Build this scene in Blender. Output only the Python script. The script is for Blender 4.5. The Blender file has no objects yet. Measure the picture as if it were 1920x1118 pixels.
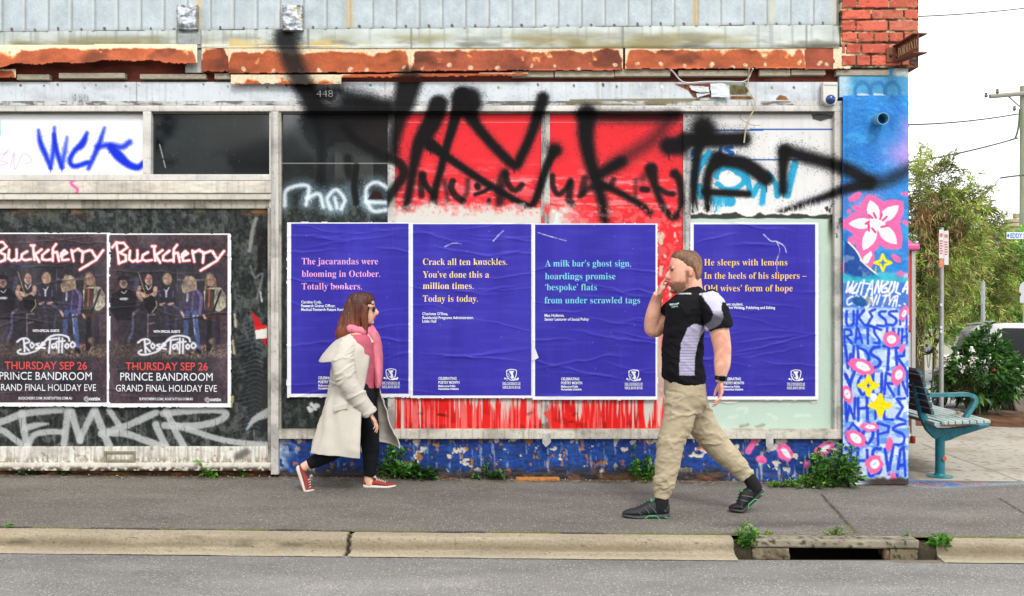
import bpy, bmesh, math, random
import numpy as np
from mathutils import Vector, Matrix
from mathutils.geometry import tessellate_polygon
R = math.radians
random.seed(7)
rng = np.random.default_rng(7)
S = bpy.context.scene
COL = S.collection

# ---------------------------------------------------------------- camera, sky, sun, exposure
F = 1920 * 35 / 36            # focal length in photo pixels
D = F / 240.0                 # camera to shop front, metres (240 px per metre there)
H = 1.42                      # eye height
CX, CY = 960.0, 559.0
cam = bpy.data.cameras.new('camera'); cam.lens = 35; cam.sensor_width = 36; cam.clip_end = 3000
co = bpy.data.objects.new('camera', cam); COL.objects.link(co)
co.location = (0, -D, H); co.rotation_euler = (R(90), 0, 0); S.camera = co
SUN_EL, SUN_AZ = R(46), R(16)
world = bpy.data.worlds.new('World'); S.world = world; world.use_nodes = True
wn = world.node_tree; wn.nodes.clear()
sky = wn.nodes.new('ShaderNodeTexSky'); sky.sky_type = 'NISHITA'; sky.sun_disc = False
sky.sun_elevation = SUN_EL; sky.sun_rotation = math.pi - SUN_AZ
sky.air_density = 1.0; sky.dust_density = 1.0; sky.ozone_density = 1.0
hs = wn.nodes.new('ShaderNodeHueSaturation'); hs.inputs['Saturation'].default_value = 0.06
hs.inputs['Value'].default_value = 1.25
bg = wn.nodes.new('ShaderNodeBackground'); bg.inputs[1].default_value = 0.15
wo = wn.nodes.new('ShaderNodeOutputWorld')
cl = wn.nodes.new('ShaderNodeMix'); cl.data_type = 'RGBA'; cl.inputs[0].default_value = .5; cl.inputs[7].default_value = (9.0, 9.1, 9.3, 1)   # even cloud cover over the clear sky
wn.links.new(sky.outputs[0], hs.inputs['Color']); wn.links.new(hs.outputs[0], cl.inputs[6]); wn.links.new(cl.outputs[2], bg.inputs[0]); wn.links.new(bg.outputs[0], wo.inputs[0])
sl = bpy.data.lights.new('sun', 'SUN'); sl.energy = 1.35; sl.angle = R(13); sl.color = (1, .97, .92)
so = bpy.data.objects.new('sun', sl); COL.objects.link(so)
so.rotation_euler = (R(90) - SUN_EL, 0, SUN_AZ); so.location = (2, -6, 12)
S.view_settings.view_transform = 'Standard'; S.view_settings.look = 'None'
S.view_settings.exposure = 0.68; S.view_settings.gamma = 1
KV = 0.82                     # paint albedo for a colour read off an upright face
S.cycles.max_bounces = 8

# ---------------------------------------------------------------- helpers
def W(px, py, y=0.0):
    d = D + y
    return Vector(((px - CX) * d / F, y, H - (py - CY) * d / F))
def zg(x): return -0.01 * x
def Gp(px, py):
    z = 0
    for _ in range(6):
        d = F * (H - z) / (py - CY); x = (px - CX) * d / F; z = zg(x)
    return Vector((x, d - D, z))
def lin(c):
    c = np.asarray(c, float) / 255.0
    return np.where(c <= .04045, c / 12.92, ((np.clip(c, 0, 2) + .055) / 1.055) ** 2.4)
def L(c, k=1.0):
    return tuple(float(v) * k for v in lin(c)) + (1.0,)

def thing(name, label, cat, loc=(0, 0, 0), group=None):
    o = bpy.data.objects.new(name, None); COL.objects.link(o)
    o.location = loc; o.empty_display_size = .1
    return tag(o, label, cat, group)
def tag(o, label=None, cat=None, group=None, kind=None):
    if label: o['label'] = label
    if cat: o['category'] = cat
    if group: o['group'] = group
    if kind: o['kind'] = kind
    return o
def adopt(o, parent):
    if parent is not None:
        o.parent = parent
        if parent.parent is None and parent.type == 'EMPTY':
            o.matrix_parent_inverse = Matrix.Translation(-Vector(parent.location))
    return o
def copy_tree(o, parent=None):
    c = o.copy(); COL.objects.link(c)
    if parent is not None: c.parent = parent
    for ch in list(o.children): copy_tree(ch, c)
    return c

def mk(name, V, Fc, mat=None, parent=None, col=None, smooth=True, label=None):
    me = bpy.data.meshes.new(name)
    V = np.asarray(V, np.float32).reshape(-1, 3)
    if isinstance(Fc, np.ndarray) and Fc.ndim == 2:
        k = Fc.shape[1]; m = len(Fc)
        me.vertices.add(len(V)); me.vertices.foreach_set('co', V.ravel())
        me.loops.add(m * k); me.loops.foreach_set('vertex_index', Fc.astype(np.int32).ravel())
        me.polygons.add(m); me.polygons.foreach_set('loop_start', (np.arange(m) * k).astype(np.int32))
        me.polygons.foreach_set('loop_total', np.full(m, k, np.int32))
        me.update(calc_edges=True); me.validate()
    else:
        me.from_pydata([tuple(map(float, v)) for v in V], [], [tuple(map(int, f)) for f in Fc]); me.update()
    if smooth: me.polygons.foreach_set('use_smooth', np.ones(len(me.polygons), bool))
    if col is not None:
        a = me.color_attributes.new('Col', 'FLOAT_COLOR', 'POINT')
        a.data.foreach_set('color', np.asarray(col, np.float32).ravel())
    o = bpy.data.objects.new(name, me); COL.objects.link(o)
    if mat: me.materials.append(mat)
    adopt(o, parent)
    if label: o['label'] = label
    return o

class MB:
    """collects closed shapes, builds ONE mesh"""
    def __init__(s): s.V = []; s.F = []; s.C = []
    def add(s, V, Fc, col=None):
        b = len(s.V)
        s.V += [tuple(map(float, v)) for v in V]
        s.F += [tuple(int(i) + b for i in f) for f in Fc]
        if col is not None: s.C += [tuple(col)] * len(V) if np.ndim(col) == 1 else [tuple(c) for c in col]
        return s
    def box(s, x0, y0, z0, x1, y1, z1, bev=0.0, col=None, M=None):
        bm = bmesh.new(); bmesh.ops.create_cube(bm, size=1)
        for v in bm.verts:
            v.co = Vector((x0 + (v.co.x + .5) * (x1 - x0), y0 + (v.co.y + .5) * (y1 - y0), z0 + (v.co.z + .5) * (z1 - z0)))
        if bev > 0: bmesh.ops.bevel(bm, geom=bm.edges[:] , offset=bev, segments=2, affect='EDGES', profile=.5)
        if M is not None: bm.transform(M)
        bm.verts.ensure_lookup_table()
        s.add([v.co[:] for v in bm.verts], [[v.index for v in f.verts] for f in bm.faces], col); bm.free(); return s
    def tube(s, pts, r, n=10, col=None, caps=True):
        P = [Vector(p) for p in pts]; m = len(P)
        rr = r if hasattr(r, '__len__') else [r] * m
        V = []; u = None
        for i in range(m):
            t = (P[min(i + 1, m - 1)] - P[max(i - 1, 0)]).normalized()
            if u is None:
                a = Vector((0, 0, 1)) if abs(t.z) < .9 else Vector((1, 0, 0)); u = t.cross(a).normalized()
            else:
                u = (u - t * u.dot(t)).normalized()
            v = t.cross(u)
            for k in range(n):
                q = 2 * math.pi * k / n
                V.append(P[i] + (u * math.cos(q) + v * math.sin(q)) * rr[i])
        Fc = [(i * n + k, i * n + (k + 1) % n, (i + 1) * n + (k + 1) % n, (i + 1) * n + k) for i in range(m - 1) for k in range(n)]
        if caps: Fc += [tuple(range(n))[::-1], tuple((m - 1) * n + k for k in range(n))]
        return s.add(V, Fc, col)
    def prism(s, pts, vec, col=None):
        """pts: planar outline of world points, extruded by vec"""
        P = [Vector(p) for p in pts]; n = len(P); v = Vector(vec)
        tri = tessellate_polygon([P])
        Fc = [tuple(t) for t in tri] + [tuple(i + n for i in t[::-1]) for t in tri]
        Fc += [(i, (i + 1) % n, n + (i + 1) % n, n + i) for i in range(n)]
        return s.add(P + [p + v for p in P], Fc, col)
    def lathe(s, c, axis, prof, n=28, col=None):
        """prof: (radius, height along axis)"""
        a = Vector(axis).normalized(); b = Vector((0, 0, 1)) if abs(a.z) < .9 else Vector((1, 0, 0))
        u = a.cross(b).normalized(); v = a.cross(u); c = Vector(c); V = []
        for r, h in prof:
            for k in range(n):
                q = 2 * math.pi * k / n; V.append(c + a * h + (u * math.cos(q) + v * math.sin(q)) * max(r, 1e-4))
        m = len(prof)
        Fc = [(i * n + k, i * n + (k + 1) % n, (i + 1) * n + (k + 1) % n, (i + 1) * n + k) for i in range(m - 1) for k in range(n)]
        Fc += [tuple(range(n))[::-1], tuple((m - 1) * n + k for k in range(n))]
        return s.add(V, Fc, col)
    def build(s, name, mat, parent=None, smooth=False, label=None):
        o = mk(name, s.V, s.F, mat, parent, None, smooth, label)
        bm = bmesh.new(); bm.from_mesh(o.data); bmesh.ops.recalc_face_normals(bm, faces=bm.faces[:]); bm.to_mesh(o.data); bm.free()
        if s.C and len(s.C) == len(s.V):
            a = o.data.color_attributes.new('Col', 'FLOAT_COLOR', 'POINT')
            a.data.foreach_set('color', np.asarray(s.C, np.float32).ravel())
        if smooth:
            try: o.data.set_sharp_from_angle(angle=R(40))
            except Exception: pass
        return o

# ---------------------------------------------------------------- noise
_P = np.random.default_rng(3).random((256, 256))
def vn(x, y):
    xi = np.floor(x).astype(int); yi = np.floor(y).astype(int); fx = x - xi; fy = y - yi
    fx = fx * fx * (3 - 2 * fx); fy = fy * fy * (3 - 2 * fy)
    a = _P[xi & 255, yi & 255]; b = _P[(xi + 1) & 255, yi & 255]; c = _P[xi & 255, (yi + 1) & 255]; d = _P[(xi + 1) & 255, (yi + 1) & 255]
    return (a * (1 - fx) + b * fx) * (1 - fy) + (c * (1 - fx) + d * fx) * fy
def fbm(x, y, o=4):
    v = 0; a = .5; t = 0
    for i in range(o):
        v = v + a * vn(x + 17.3 * i, y + 9.1 * i); t += a; a *= .5; x = x * 2.03; y = y * 2.03
    return v / t
def sst(a, b, x):
    t = np.clip((x - a) / (b - a), 0, 1); return t * t * (3 - 2 * t)
def catmull(p, n=8):
    p = np.asarray(p, float)
    if len(p) < 3: return p
    q = np.vstack([2 * p[0] - p[1], p, 2 * p[-1] - p[-2]]); out = []
    for i in range(1, len(q) - 2):
        for t in np.arange(n) / n:
            a, b, c, d = q[i - 1], q[i], q[i + 1], q[i + 2]
            out.append(.5 * (2 * b + (c - a) * t + (2 * a - 5 * b + 4 * c - d) * t * t + (3 * b - a - 3 * c + d) * t ** 3))
    out.append(p[-1]); return np.array(out)

# ---------------------------------------------------------------- paint on a surface: a fine grid with colour, roughness and relief
class Cv:
    def __init__(s, x0, y0, x1, y1, st=2.0, base=(200, 200, 200), rough=.6):
        nx = max(2, int(round((x1 - x0) / st)) + 1); ny = max(2, int(round((y1 - y0) / st)) + 1)
        s.xs = np.linspace(x0, x1, nx); s.ys = np.linspace(y0, y1, ny)
        s.X, s.Y = np.meshgrid(s.xs, s.ys); s.st = st
        s.c = np.ones(s.X.shape + (3,)) * np.array(base, float); s.h = np.zeros(s.X.shape); s.r = np.full(s.X.shape, rough)
        s.mask = None; s.rg = np.random.default_rng(int(abs(x0 * 7 + y0 * 13)) + 5)
        s.rnd = s.rg.random(s.X.shape)
    def n(s, sx, sy=None, o=4, seed=0):
        sy = sy or sx
        return fbm(s.X / sx + seed * 13.7, s.Y / sy + seed * 7.9 + 40, o)
    def mix(s, m, col, rough=None, sl=None):
        c = s.c if sl is None else s.c[sl]
        m3 = np.asarray(m)[..., None]
        c[...] = c * (1 - m3) + np.array(col, float) * m3
        if rough is not None:
            r = s.r if sl is None else s.r[sl]
            r[...] = r * (1 - m) + rough * m
    def mul(s, f): s.c *= np.asarray(f)[..., None]
    def win(s, x0, y0, x1, y1):
        i0, i1 = np.searchsorted(s.ys, [y0, y1]); j0, j1 = np.searchsorted(s.xs, [x0, x1])
        if i1 <= i0 or j1 <= j0: return None
        return (slice(i0, i1), slice(j0, j1))
    def dist(s, pts, pad, smooth=True):
        p = np.asarray(pts, float)
        if p.shape[1] == 2: p = np.hstack([p, np.zeros((len(p), 1))])
        if smooth: p = catmull(p)
        w = s.win(p[:, 0].min() - pad, p[:, 1].min() - pad, p[:, 0].max() + pad, p[:, 1].max() + pad)
        if w is None: return None, None, None
        X = s.X[w]; Y = s.Y[w]; best = np.full(X.shape, 1e9)
        if len(p) == 1: best = np.hypot(X - p[0, 0], Y - p[0, 1]) - p[0, 2] / 2
        for a, b in zip(p[:-1], p[1:]):
            dx, dy = b[0] - a[0], b[1] - a[1]; q = dx * dx + dy * dy + 1e-9
            t = np.clip(((X - a[0]) * dx + (Y - a[1]) * dy) / q, 0, 1)
            best = np.minimum(best, np.hypot(X - a[0] - t * dx, Y - a[1] - t * dy) - (a[2] + (b[2] - a[2]) * t) / 2)
        return w, best, p
    def stroke(s, pts, w, soft, col, op=1.0, grain=0.0, over=0.0, smooth=True, rough=.45, wob=0.0):
        p = [tuple(q[:2]) + ((q[2],) if len(q) > 2 else (w,)) for q in pts]
        mw = max(q[2] for q in p)
        sl, d, _ = s.dist(p, mw / 2 + soft + over * 4 + 2, smooth)
        if sl is None: return
        if wob: d = d + (s.n(6, 6, 3, 5)[sl] - .5) * wob
        a = sst(soft * .6, -soft * .6, d) if soft > 0 else (d < 0) * 1.0
        if grain: a = np.clip(a + (s.rnd[sl] - .5) * grain * 4 * a * (1 - a), 0, 1)
        if over:
            halo = np.exp(-np.clip(d, 0, None) / over) * .26
            a = np.maximum(a, np.where(s.rnd[sl] < halo * (d > -soft), .55, 0))
        s.mix(a * op, col, rough, sl)
    def poly(s, pts, col, soft=1.0, op=1.0, rough=.5):
        p = np.asarray(pts, float); pad = soft + 1
        w = s.win(p[:, 0].min() - pad, p[:, 1].min() - pad, p[:, 0].max() + pad, p[:, 1].max() + pad)
        if w is None: return
        X = s.X[w]; Y = s.Y[w]; ins = np.zeros(X.shape, bool); best = np.full(X.shape, 1e9)
        for a, b in zip(p, np.roll(p, -1, 0)):
            dx, dy = b - a; q = dx * dx + dy * dy + 1e-9
            t = np.clip(((X - a[0]) * dx + (Y - a[1]) * dy) / q, 0, 1)
            best = np.minimum(best, np.hypot(X - a[0] - t * dx, Y - a[1] - t * dy))
            c = (a[1] > Y) != (b[1] > Y)
            ins ^= c & (X < (b[0] - a[0]) * (Y - a[1]) / ((b[1] - a[1]) if b[1] != a[1] else 1e-9) + a[0])
        d = np.where(ins, -best, best)
        s.mix(sst(soft * .6, -soft * .6, d) * op, col, rough, w)
    def ell(s, cx, cy, rx, ry, ang, col, soft=1.0, op=1.0):
        m = max(rx, ry) + soft + 1; w = s.win(cx - m, cy - m, cx + m, cy + m)
        if w is None: return
        X = s.X[w] - cx; Y = s.Y[w] - cy; c, q = math.cos(R(ang)), math.sin(R(ang))
        d = (np.hypot((X * c + Y * q) / rx, (-X * q + Y * c) / ry) - 1) * min(rx, ry)
        d = d + (s.n(7, 7, 2, 3)[w] - .5) * min(rx, ry) * .35
        s.mix(sst(soft * .6, -soft * .6, d) * op, col, .45, w)
    def rgba(s, k=KV):
        return np.concatenate([lin(np.clip(s.c, 0, 255)) * k, s.r[..., None]], -1).reshape(-1, 4)

def grid_faces(ny, nx, mask=None):
    i, j = np.meshgrid(np.arange(ny - 1), np.arange(nx - 1), indexing='ij')
    a = i * nx + j
    q = np.stack([a, a + nx, a + nx + 1, a + 1], -1).reshape(-1, 4)
    if mask is not None:
        mk_ = mask.ravel(); q = q[mk_[q].all(1)]
    return q
def slab(name, cv, y, th, mat, parent, yoff=None, label=None, k=KV):
    """an upright piece of the shop front whose face carries the canvas"""
    ny, nx = cv.X.shape
    base = np.full(cv.X.shape, float(y)) if yoff is None else y + yoff
    d = D + base
    V = np.stack([(cv.X - CX) * d / F, base - cv.h * .001, H - (cv.Y - CY) * d / F], -1).reshape(-1, 3)
    q = grid_faces(ny, nx, cv.mask); C = cv.rgba(k)
    if cv.mask is None and th > 0:
        idx = np.arange(ny * nx).reshape(ny, nx)
        loop = np.concatenate([idx[0, :-1], idx[:-1, -1], idx[-1, :0:-1], idx[:0:-1, 0]])
        b = V[loop].copy(); b[:, 1] = y + th
        n0 = len(V); m = len(loop); nxt = np.roll(np.arange(m), -1)
        sk = np.stack([loop, loop[nxt], n0 + nxt, n0 + np.arange(m)], -1)
        V = np.vstack([V, b]); C = np.vstack([C, C[loop]])
        q = np.vstack([q, sk])
        # keep the front crisp: own vertices for the rim
        rim = np.arange(m) + len(V); V = np.vstack([V, V[loop]]); C = np.vstack([C, C[loop]])
        q[-m:, 0] = rim; q[-m:, 1] = rim[nxt]
    o = mk(name, V, q, mat, parent, C, True, label)
    if cv.mask is not None and th > 0:
        sm = o.modifiers.new('thick', 'SOLIDIFY'); sm.thickness = th; sm.offset = -1
    return o
def sheet(name, cv, zf, mat, k=1.0):
    """a lying piece of ground; canvas in metres"""
    ny, nx = cv.X.shape
    V = np.stack([cv.X, cv.Y, zf(cv.X, cv.Y) + cv.h * .001], -1).reshape(-1, 3)
    q = grid_faces(ny, nx)[:, ::-1]
    return tag(mk(name, V, q, mat, None, cv.rgba(k)), kind='structure')

# ---------------------------------------------------------------- materials
def nodes(name):
    m = bpy.data.materials.new(name); m.use_nodes = True
    return m, m.node_tree, m.node_tree.nodes['Principled BSDF']
def _noise(nt, scale, detail=4, rough=.6, sc3=None):
    tc = nt.nodes.new('ShaderNodeTexCoord'); nz = nt.nodes.new('ShaderNodeTexNoise')
    nz.inputs['Scale'].default_value = scale; nz.inputs['Detail'].default_value = detail; nz.inputs['Roughness'].default_value = rough
    if sc3:
        mp = nt.nodes.new('ShaderNodeMapping'); mp.inputs['Scale'].default_value = sc3
        nt.links.new(tc.outputs['Object'], mp.inputs[0]); nt.links.new(mp.outputs[0], nz.inputs['Vector'])
    else: nt.links.new(tc.outputs['Object'], nz.inputs['Vector'])
    return nz
def _bump(nt, b, src, strength, dist):
    bp = nt.nodes.new('ShaderNodeBump'); bp.inputs['Strength'].default_value = strength; bp.inputs['Distance'].default_value = dist
    nt.links.new(src, bp.inputs['Height']); nt.links.new(bp.outputs[0], b.inputs['Normal'])
def _vary(nt, src_color, nz, amt):
    mr = nt.nodes.new('ShaderNodeMapRange'); mr.inputs['From Min'].default_value = .3; mr.inputs['From Max'].default_value = .7
    mr.inputs['To Min'].default_value = 1 - amt; mr.inputs['To Max'].default_value = 1 + amt
    nt.links.new(nz.outputs['Fac'], mr.inputs['Value'])
    mx = nt.nodes.new('ShaderNodeMix'); mx.data_type = 'RGBA'; mx.blend_type = 'MULTIPLY'; mx.inputs[0].default_value = 1
    if isinstance(src_color, tuple): mx.inputs[6].default_value = src_color
    else: nt.links.new(src_color, mx.inputs[6])
    nt.links.new(mr.outputs[0], mx.inputs[7]); return mx.outputs[2]
def paint(name, var=.06, scale=160, bump=.15, dist=.002, spec=.35, usealpha=True, rough=.6, metal=0, sc3=None):
    m, nt, b = nodes(name)
    at = nt.nodes.new('ShaderNodeAttribute'); at.attribute_name = 'Col'
    nz = _noise(nt, scale, 5, .65, sc3)
    nt.links.new(_vary(nt, at.outputs['Color'], nz, var), b.inputs['Base Color'])
    if usealpha: nt.links.new(at.outputs['Alpha'], b.inputs['Roughness'])
    else: b.inputs['Roughness'].default_value = rough
    b.inputs['Specular IOR Level'].default_value = spec; b.inputs['Metallic'].default_value = metal
    if usealpha:   # bare glass keeps its mirror, paint over it is chalky
        sr = nt.nodes.new('ShaderNodeMapRange'); sr.inputs[1].default_value = .08; sr.inputs[2].default_value = .34; sr.inputs[3].default_value = 1.0; sr.inputs[4].default_value = spec
        nt.links.new(at.outputs['Alpha'], sr.inputs[0]); nt.links.new(sr.outputs[0], b.inputs['Specular IOR Level'])
    if bump: _bump(nt, b, nz.outputs['Fac'], bump, dist)
    return m
def mat(name, c, rough=.6, metal=0, var=.1, scale=40, bump=0.0, dist=.002, spec=.4, k=1.0, coat=0, sc3=None, trans=0):
    m, nt, b = nodes(name)
    nz = _noise(nt, scale, 5, .6, sc3)
    nt.links.new(_vary(nt, L(c, min(k * .88, .74)), nz, var), b.inputs['Base Color'])
    b.inputs['Roughness'].default_value = rough; b.inputs['Metallic'].default_value = metal
    b.inputs['Specular IOR Level'].default_value = spec; b.inputs['Coat Weight'].default_value = coat
    if bump: _bump(nt, b, nz.outputs['Fac'], bump, dist)
    return m
def leafmat(name, rough=.5):
    m, nt, b = nodes(name)
    at = nt.nodes.new('ShaderNodeAttribute'); at.attribute_name = 'Col'
    nz = _noise(nt, 9, 3)
    c = _vary(nt, at.outputs['Color'], nz, .25)
    nt.links.new(c, b.inputs['Base Color']); b.inputs['Roughness'].default_value = rough
    tr = nt.nodes.new('ShaderNodeBsdfTranslucent'); nt.links.new(c, tr.inputs[0])
    mx = nt.nodes.new('ShaderNodeMixShader'); mx.inputs[0].default_value = .4
    nt.links.new(b.outputs[0], mx.inputs[1]); nt.links.new(tr.outputs[0], mx.inputs[2])
    nt.links.new(mx.outputs[0], nt.nodes['Material Output'].inputs[0]); return m
def asphalt(name, c, light=.55, usecol=False, bscale=110):
    m, nt, b = nodes(name)
    if usecol:
        at = nt.nodes.new('ShaderNodeAttribute'); at.attribute_name = 'Col'; src = at.outputs['Color']
    else: src = L(c)
    nz = _noise(nt, bscale, 4, .75)
    c1 = _vary(nt, src, nz, .75)
    nb = _noise(nt, 1.3, 5, .6, (1, 2.5, 1)); c1 = _vary(nt, c1, nb, .2)
    tc = nt.nodes.new('ShaderNodeTexCoord'); vo = nt.nodes.new('ShaderNodeTexVoronoi'); vo.inputs['Scale'].default_value = 48
    nt.links.new(tc.outputs['Object'], vo.inputs['Vector'])
    cr = nt.nodes.new('ShaderNodeMapRange'); cr.inputs['From Min'].default_value = .34; cr.inputs['From Max'].default_value = .2
    cr.inputs['To Max'].default_value = 1; nt.links.new(vo.outputs['Distance'], cr.inputs['Value'])
    sp = nt.nodes.new('ShaderNodeSeparateColor'); nt.links.new(vo.outputs['Color'], sp.inputs[0])
    gt = nt.nodes.new('ShaderNodeMath'); gt.operation = 'GREATER_THAN'; gt.inputs[1].default_value = .62; nt.links.new(sp.outputs[0], gt.inputs[0])
    mm = nt.nodes.new('ShaderNodeMath'); mm.operation = 'MULTIPLY'; nt.links.new(cr.outputs[0], mm.inputs[0]); nt.links.new(gt.outputs[0], mm.inputs[1])
    m2 = nt.nodes.new('ShaderNodeMath'); m2.operation = 'MULTIPLY'; m2.inputs[1].default_value = light; nt.links.new(mm.outputs[0], m2.inputs[0])
    mx = nt.nodes.new('ShaderNodeMix'); mx.data_type = 'RGBA'; nt.links.new(m2.outputs[0], mx.inputs[0]); nt.links.new(c1, mx.inputs[6])
    mx.inputs[7].default_value = (.50, .46, .40, 1)
    nt.links.new(mx.outputs[2], b.inputs['Base Color']); b.inputs['Roughness'].default_value = .85; b.inputs['Specular IOR Level'].default_value = .3
    _bump(nt, b, nz.outputs['Fac'], .35, .004); return m

M_PAINT = paint('weathered paint', spec=.16)
M_SMOOTH = paint('smooth painted sheet', var=.03, scale=60, bump=.05, dist=.001, spec=.16)
M_PAPER = paint('pasted paper', var=.03, scale=90, bump=.08, dist=.001, spec=.12)
M_METAL = paint('galvanised sheet', var=.10, scale=120, bump=.05, dist=.001, spec=.3)
M_RENDER = paint('painted render', var=.06, scale=55, bump=.55, dist=.006, spec=.2)
M_ROUGHWALL = paint('flaking painted masonry', var=.15, scale=70, bump=.6, dist=.006, spec=.3)
M_RUST = paint('rusted sheet', var=.16, scale=110, bump=.3, dist=.002, spec=.25)
M_WOOD = mat('weathered timber', (186, 176, 154), .85, var=.45, scale=30, bump=.5, sc3=(1, 6, 14), k=.75)
M_BRICK = paint('brickwork', var=.16, scale=70, bump=.5, dist=.004, spec=.2)
M_DARK = mat('dark cavity', (30, 26, 24), .9, var=.3)
M_ALU = mat('dull aluminium', (196, 194, 188), .45, .5, var=.12, scale=25)
M_LEAF = leafmat('leaf')
M_BARK = mat('bark', (110, 92, 72), .9, var=.35, scale=20, bump=.6, k=.6)

# ---------------------------------------------------------------- lettering
_cap = {}
def _txt(body, bold):
    cu = bpy.data.curves.new('t', 'FONT'); cu.body = body; cu.size = 1; cu.offset = bold; cu.resolution_u = 3
    o = bpy.data.objects.new('t', cu); COL.objects.link(o)
    dg = bpy.context.evaluated_depsgraph_get(); me = bpy.data.meshes.new_from_object(o.evaluated_get(dg))
    V = np.array([v.co[:2] for v in me.vertices]).reshape(-1, 2); Fc = [tuple(p.vertices) for p in me.polygons]
    bpy.data.objects.remove(o); bpy.data.curves.remove(cu); bpy.data.meshes.remove(me)
    return V, Fc
def serif(t):
    r = ''
    for ch in t:
        if 'a' <= ch <= 'z': r += chr(0x1D41A + ord(ch) - 97)
        elif 'A' <= ch <= 'Z': r += chr(0x1D400 + ord(ch) - 65)
        else: r += ch
    return r
def text2d(body, x0, x1, base, caph, ser=False, bold=0.0, slope=0.0):
    """flat lettering between x0 and x1 (px), on a baseline (px), capitals caph px high -> verts (px,py), faces"""
    b = serif(body) if ser else body
    key = (ser, round(bold, 3))
    if key not in _cap:
        h, _ = _txt(serif('H') if ser else 'H', bold); _cap[key] = h[:, 1].max()
    V, Fc = _txt(b, bold)
    sx = (x1 - x0) / (V[:, 0].max() - V[:, 0].min())
    X = x0 + (V[:, 0] - V[:, 0].min()) * sx
    return np.stack([X, base - V[:, 1] * caph / _cap[key] + slope * (X - x0)], -1), Fc

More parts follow.
